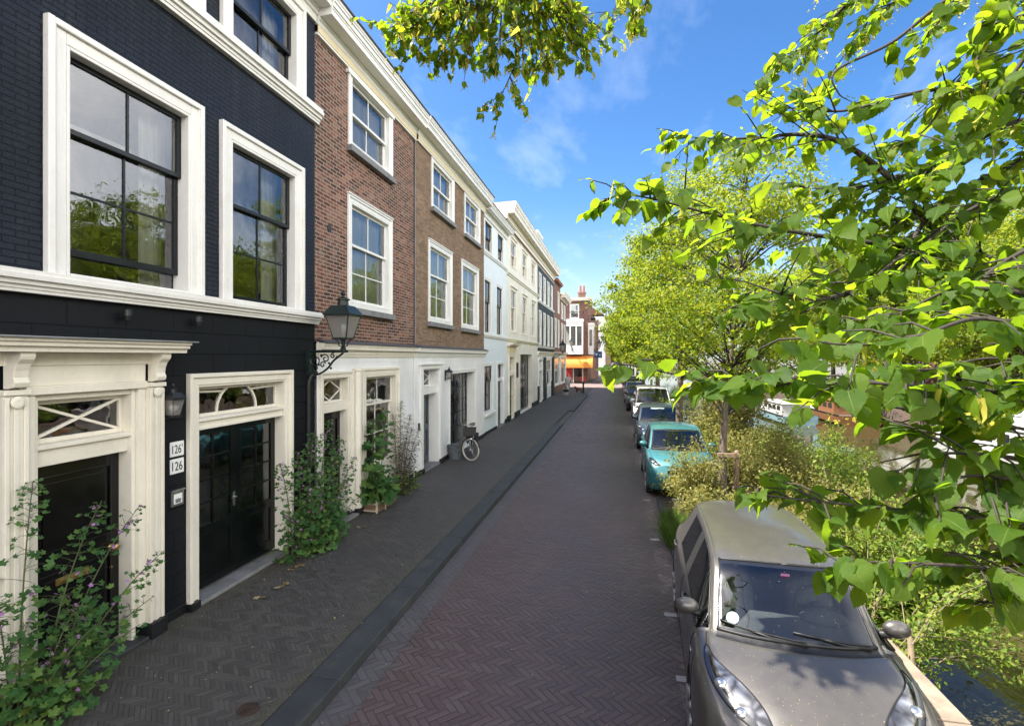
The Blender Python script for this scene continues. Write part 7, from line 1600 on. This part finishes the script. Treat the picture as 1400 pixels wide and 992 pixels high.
t = thing('person', 'person in light grey coat walking two dogs on the pavement', 'person', (-4.1, 44.2, 0), .3); ORG[t.name] = Vector((0, 0, 0))
V = [(0, 0, .95), (0, .0, 1.15), (0, 0, 1.38), (0, -.01, 1.5), (0, -.03, 1.62), (-.10, 0, .90), (-.11, -.08, .5), (-.11, .04, .09), (-.11, -.10, .04), (.10, 0, .90), (.11, .06, .5), (.11, .18, .10), (.11, .05, .04), (-.19, 0, 1.40), (-.25, -.02, 1.12), (-.24, -.16, .92), (.19, 0, 1.40), (.27, -.06, 1.14), (.28, -.26, 1.02)]
E = [(0, 1), (1, 2), (2, 3), (3, 4), (0, 5), (5, 6), (6, 7), (7, 8), (0, 9), (9, 10), (10, 11), (11, 12), (2, 13), (13, 14), (14, 15), (2, 16), (16, 17), (17, 18)]
Rr = [.17, .16, .16, .06, .055, .12, .075, .05, .045, .12, .075, .05, .045, .085, .06, .045, .085, .06, .045]
skin_body('figure', V, E, Rr, zone_mat('walker_clothes', [(0, (.05, .04, .035)), (.1, (.34, .33, .33)), (.62, (.42, .42, .42)), (1.5, (.45, .28, .20))]), t)
mb = MB(); mb.ell((0, -.02, 1.63), .085, .10, .125, 14, 10); mb.ell((0, -.115, 1.62), .014, .02, .022, 8, 6); ob('head', mb, plain('skin', (.45, .28, .20), .6, var=.05), t, smooth=True)
mb = MB(); mb.ell((0, .015, 1.665), .095, .10, .11, 14, 10); ob('hair', mb, plain('grey_brown_hair', (.14, .10, .075), .8, var=.2), t, smooth=True)
def dog(label, loc, rot, s, zones):
    t = thing('dog', label, 'dog', loc, rot); ORG[t.name] = Vector((0, 0, 0)); k = s
    V = [(0, .22, .42), (0, 0, .42), (0, -.24, .42), (0, -.34, .52), (0, -.42, .62), (0, -.54, .59), (.08, -.24, .26), (.08, -.25, .03), (-.08, -.24, .26), (-.08, -.22, .03), (.08, .24, .30), (.08, .33, .17), (.08, .29, .03), (-.08, .22, .30), (-.08, .30, .17), (-.08, .26, .03), (0, .36, .50), (0, .46, .62), (.05, -.40, .71), (-.05, -.40, .71)]
    E = [(0, 1), (1, 2), (2, 3), (3, 4), (4, 5), (2, 6), (6, 7), (2, 8), (8, 9), (0, 10), (10, 11), (11, 12), (0, 13), (13, 14), (14, 15), (0, 16), (16, 17), (4, 18), (4, 19)]
    R_ = [.12, .125, .13, .085, .085, .045, .055, .03, .055, .03, .075, .038, .03, .075, .038, .03, .03, .02, .025, .025]
    skin_body('body', [(a*k, b_*k, c*k) for a, b_, c in V], E, [r*k for r in R_], zone_mat('dog_coat', zones), t)
dog('black and white dog close beside the walker in grey', (-4.15, 42.8, 0), .5, 1.0, [(0, (.6, .58, .54)), (.30, (.02, .02, .02)), (.52, (.55, .53, .5))])
dog('brown dog pulling ahead towards the bollard', (-3.3, 46.0, 0), -1.9, .85, [(0, (.12, .05, .03)), (.3, (.17, .07, .04))])
mb = MB(); mb.tube(curve([(-3.83, 43.95, 1.02), (-3.6, 44.8, .62), (-3.35, 45.75, .47)], 10), .012, 5); tag(ob('dog_lead', mb, M['trim'], None), 'slack lead running from the walker to the brown dog', 'lead')

# ------------------------------------------------------------------ boats
def boat(label, loc, rot, L, Wd, Hh, hull, deck, cabin=None, tarp=None):
    t = thing('moored_boat', label, 'boat', loc, rot); ORG[t.name] = Vector((0, 0, 0)); mb = MB(); n = 14; vs = []
    for i in range(n+1):
        s = i/n; y = -L/2+L*s; w = Wd/2*(1-max(0, (s-.55)/.45)**2.2)*(1-.12*(1-s)); w = max(w, .02); sh = Hh*(1+.28*s**2)
        vs += [(-w*.55, y, -.25), (-w*.92, y, Hh*.25), (-w, y, sh), (-w+.08, y, sh), (w-.08 if w > .1 else .0, y, sh), (w, y, sh), (w*.92, y, Hh*.25), (w*.55, y, -.25)]
    fs = [(i*8+k, i*8+k+1, (i+1)*8+k+1, (i+1)*8+k) for i in range(n) for k in range(7) if k != 3]+[tuple(range(8))]; mb.add(vs, fs); h = ob('hull', mb, hull, t, smooth=False)
    mb = MB(); d = []
    for i in range(n+1): q = vs[i*8+3]; d += [(q[0], q[1], q[2]-.12), (-q[0], q[1], q[2]-.12)]
    mb.add(d, [(2*i, 2*i+1, 2*i+3, 2*i+2) for i in range(n)]); ob('deck', mb, deck, t)
    mb = MB(); mb.tube([vs[i*8+2] for i in range(n+1)], .04, 6); mb.tube([vs[i*8+5] for i in range(n+1)], .04, 6); ob('rubbing_strake', mb, M['trim'], h)
    if cabin:
        c, y0, y1, z1 = cabin; w = Wd*.36; mb = MB(); mb.box(-w, w, y0, y1, Hh-.1, Hh+z1); mb.box(-w-.07, w+.07, y0-.1, y1+.1, Hh+z1+.001, Hh+z1+.07); cb_ = ob('cabin', mb, c, t, bevel=.04); mb = MB(); k = y0+.25
        while k+.6 < y1: mb.box(-w-.012, w+.012, k, k+.6, Hh+z1*.4, Hh+z1*.82); k += .85
        ob('window', mb, M['dark_pane'], cb_)
    if tarp:
        c, y0, y1 = tarp; mb = MB(); m = 8
        for i in range(m): a, b_ = y0+(y1-y0)*i/m, y0+(y1-y0)*(i+1)/m; za, zb = Hh+.45+.06*math.sin(i*2.1), Hh+.45+.06*math.sin(i*2.1+2.1); w = Wd/2+.01; mb.quad((-w, a, Hh+.05), (-w, b_, Hh+.05), (0, b_, zb), (0, a, za)); mb.quad((0, a, za), (0, b_, zb), (w, b_, Hh+.05), (w, a, Hh+.05))
        ob('tarpaulin', mb, c, t, smooth=True)
cream_h = plain('cream_boat_hull', (.36, .30, .23), .4, var=.1); white_h = plain('white_boat_hull', (.42, .42, .41), .3, var=.06); lblue = plain('light_blue_boat_paint', (.20, .33, .40), .4, var=.1); tblue = plain('blue_tarpaulin', (.05, .20, .42), .7, var=.2, bump=.2); brown_h = plain('varnished_boat_wood', (.20, .09, .04), .35, var=.2)
boat('cream sloop with a white deck and blue tarpaulin, half hidden by overhanging leaves', (10.6, 13.4, -1.25), -.35, 7.0, 2.4, .65, cream_h, white_h, (white_h, -1.2, 1.4, .6), (tblue, -3.4, -1.5))
boat('light blue cabin boat moored out beyond the tawny bushes', (11.5, 40, -1.25), .05, 7.5, 2.5, .6, lblue, white_h, (white_h, -3.0, .8, .7))
boat('white cabin boat moored at the opposite quay wall', (15.2, 24.5, -1.25), .02, 10, 2.9, .8, white_h, brown_h, (white_h, -3.4, 2.0, .95))
boat('brown wooden barge with low brown cabin at the opposite quay', (15.2, 41, -1.25), .02, 9, 3.0, .7, brown_h, white_h, (brown_h, -3.2, -.6, .8))
boat('small white boat at the opposite quay under the smaller tree', (15.4, 13.2, -1.25), .02, 6.5, 2.2, .6, white_h, white_h, None, (tblue, -2.8, .6))

# ------------------------------------------------------------------ houses across the water
def canal_house(label, y0, y1, H, mat, gable):
    X = 25.0; h = thing('canal_house', label, 'house', (X, (y0+y1)/2, 0)); hs = []; n = max(2, int((y1-y0)/2.4))
    for k in range(3):
        for i in range(n): a = y0+(y1-y0)*(i+.28)/n; hs.append((a, a+(y1-y0)/n*.44, .9+k*3.0, 2.9+k*3.0))
    hs = [q for q in hs if q[3] < H-.4]; mb = MB(); facade(mb, X, y0, y1, 0, H, hs, -.15); mb.quad((X, y0, 0), (X, y0, H), (X+9, y0, H), (X+9, y0, 0)); mb.quad((X, y1, 0), (X+9, y1, 0), (X+9, y1, H), (X, y1, H)); mb.quad((X+9, y0, 0), (X+9, y0, H), (X+9, y1, H), (X+9, y1, 0)); ob('wall', mb, M[mat], h)
    f = MB(); pg = MB()
    for a, b_, c, d in hs: 
        for q in ((a, a+.1, c, d), (b_-.1, b_, c, d), (a+.1, b_-.1, c, c+.1), (a+.1, b_-.1, d-.1, d), ((a+b_)/2-.03, (a+b_)/2+.03, c+.1, d-.1), (a+.1, b_-.1, c+(d-c)*.6, c+(d-c)*.6+.07)): f.box(X+.03, X+.1, *q)
        w = ob('window', f, M['white'], h); f = MB(); pg.quad((X+.11, a, c), (X+.11, a, d), (X+.11, b_, d), (X+.11, b_, c)); ob('pane', pg, M['dark_pane'], w); pg = MB()
    mb = MB(); mb.box(X-.35, X+.1, y0, y1, H-.05, H+.35); ob('cornice', mb, M['cream'], h)
    mb = MB(); ym = (y0+y1)/2
    if gable: mb.prism_x([(y0, H+.3), (y1, H+.3), (ym, H+3.6)], X-.2, X+9)
    else: mb.prism([(X-.3, H+.3), (X+9, H+.3), (X+4.5, H+3.2)], y0, y1)
    r = ob('roof', mb, M['tile'], h); mb = MB(); mb.box(X+3.5, X+4.3, y1-1.4, y1-.5, H+1, H+4.4); ob('chimney', mb, M['far_brick'], r)
for q in (('red brick canal house across the water with flat cornice', 2, 10, 9.2, 'far_brick', 0), ('white gabled canal house across the water', 10, 16.5, 8.2, 'white_wall', 1), ('tan brick canal house across the water, lower than its neighbours', 16.5, 25, 6.5, 'tan_brick', 0), ('brick gabled canal house across the water beside the tan one', 25, 32, 8.5, 'far_brick', 1), ('cream canal house across the water', 32, 40, 9, 'cream_wall', 0), ('second red brick canal house, farthest but one across the water', 40, 50, 8.4, 'far_brick', 0), ('farthest pale canal house across the water', 50, 62, 8.8, 'white_wall', 0), ('gabled brick canal house across the water behind the camera', -7, 2, 8.6, 'far_brick', 1)): canal_house(*q)
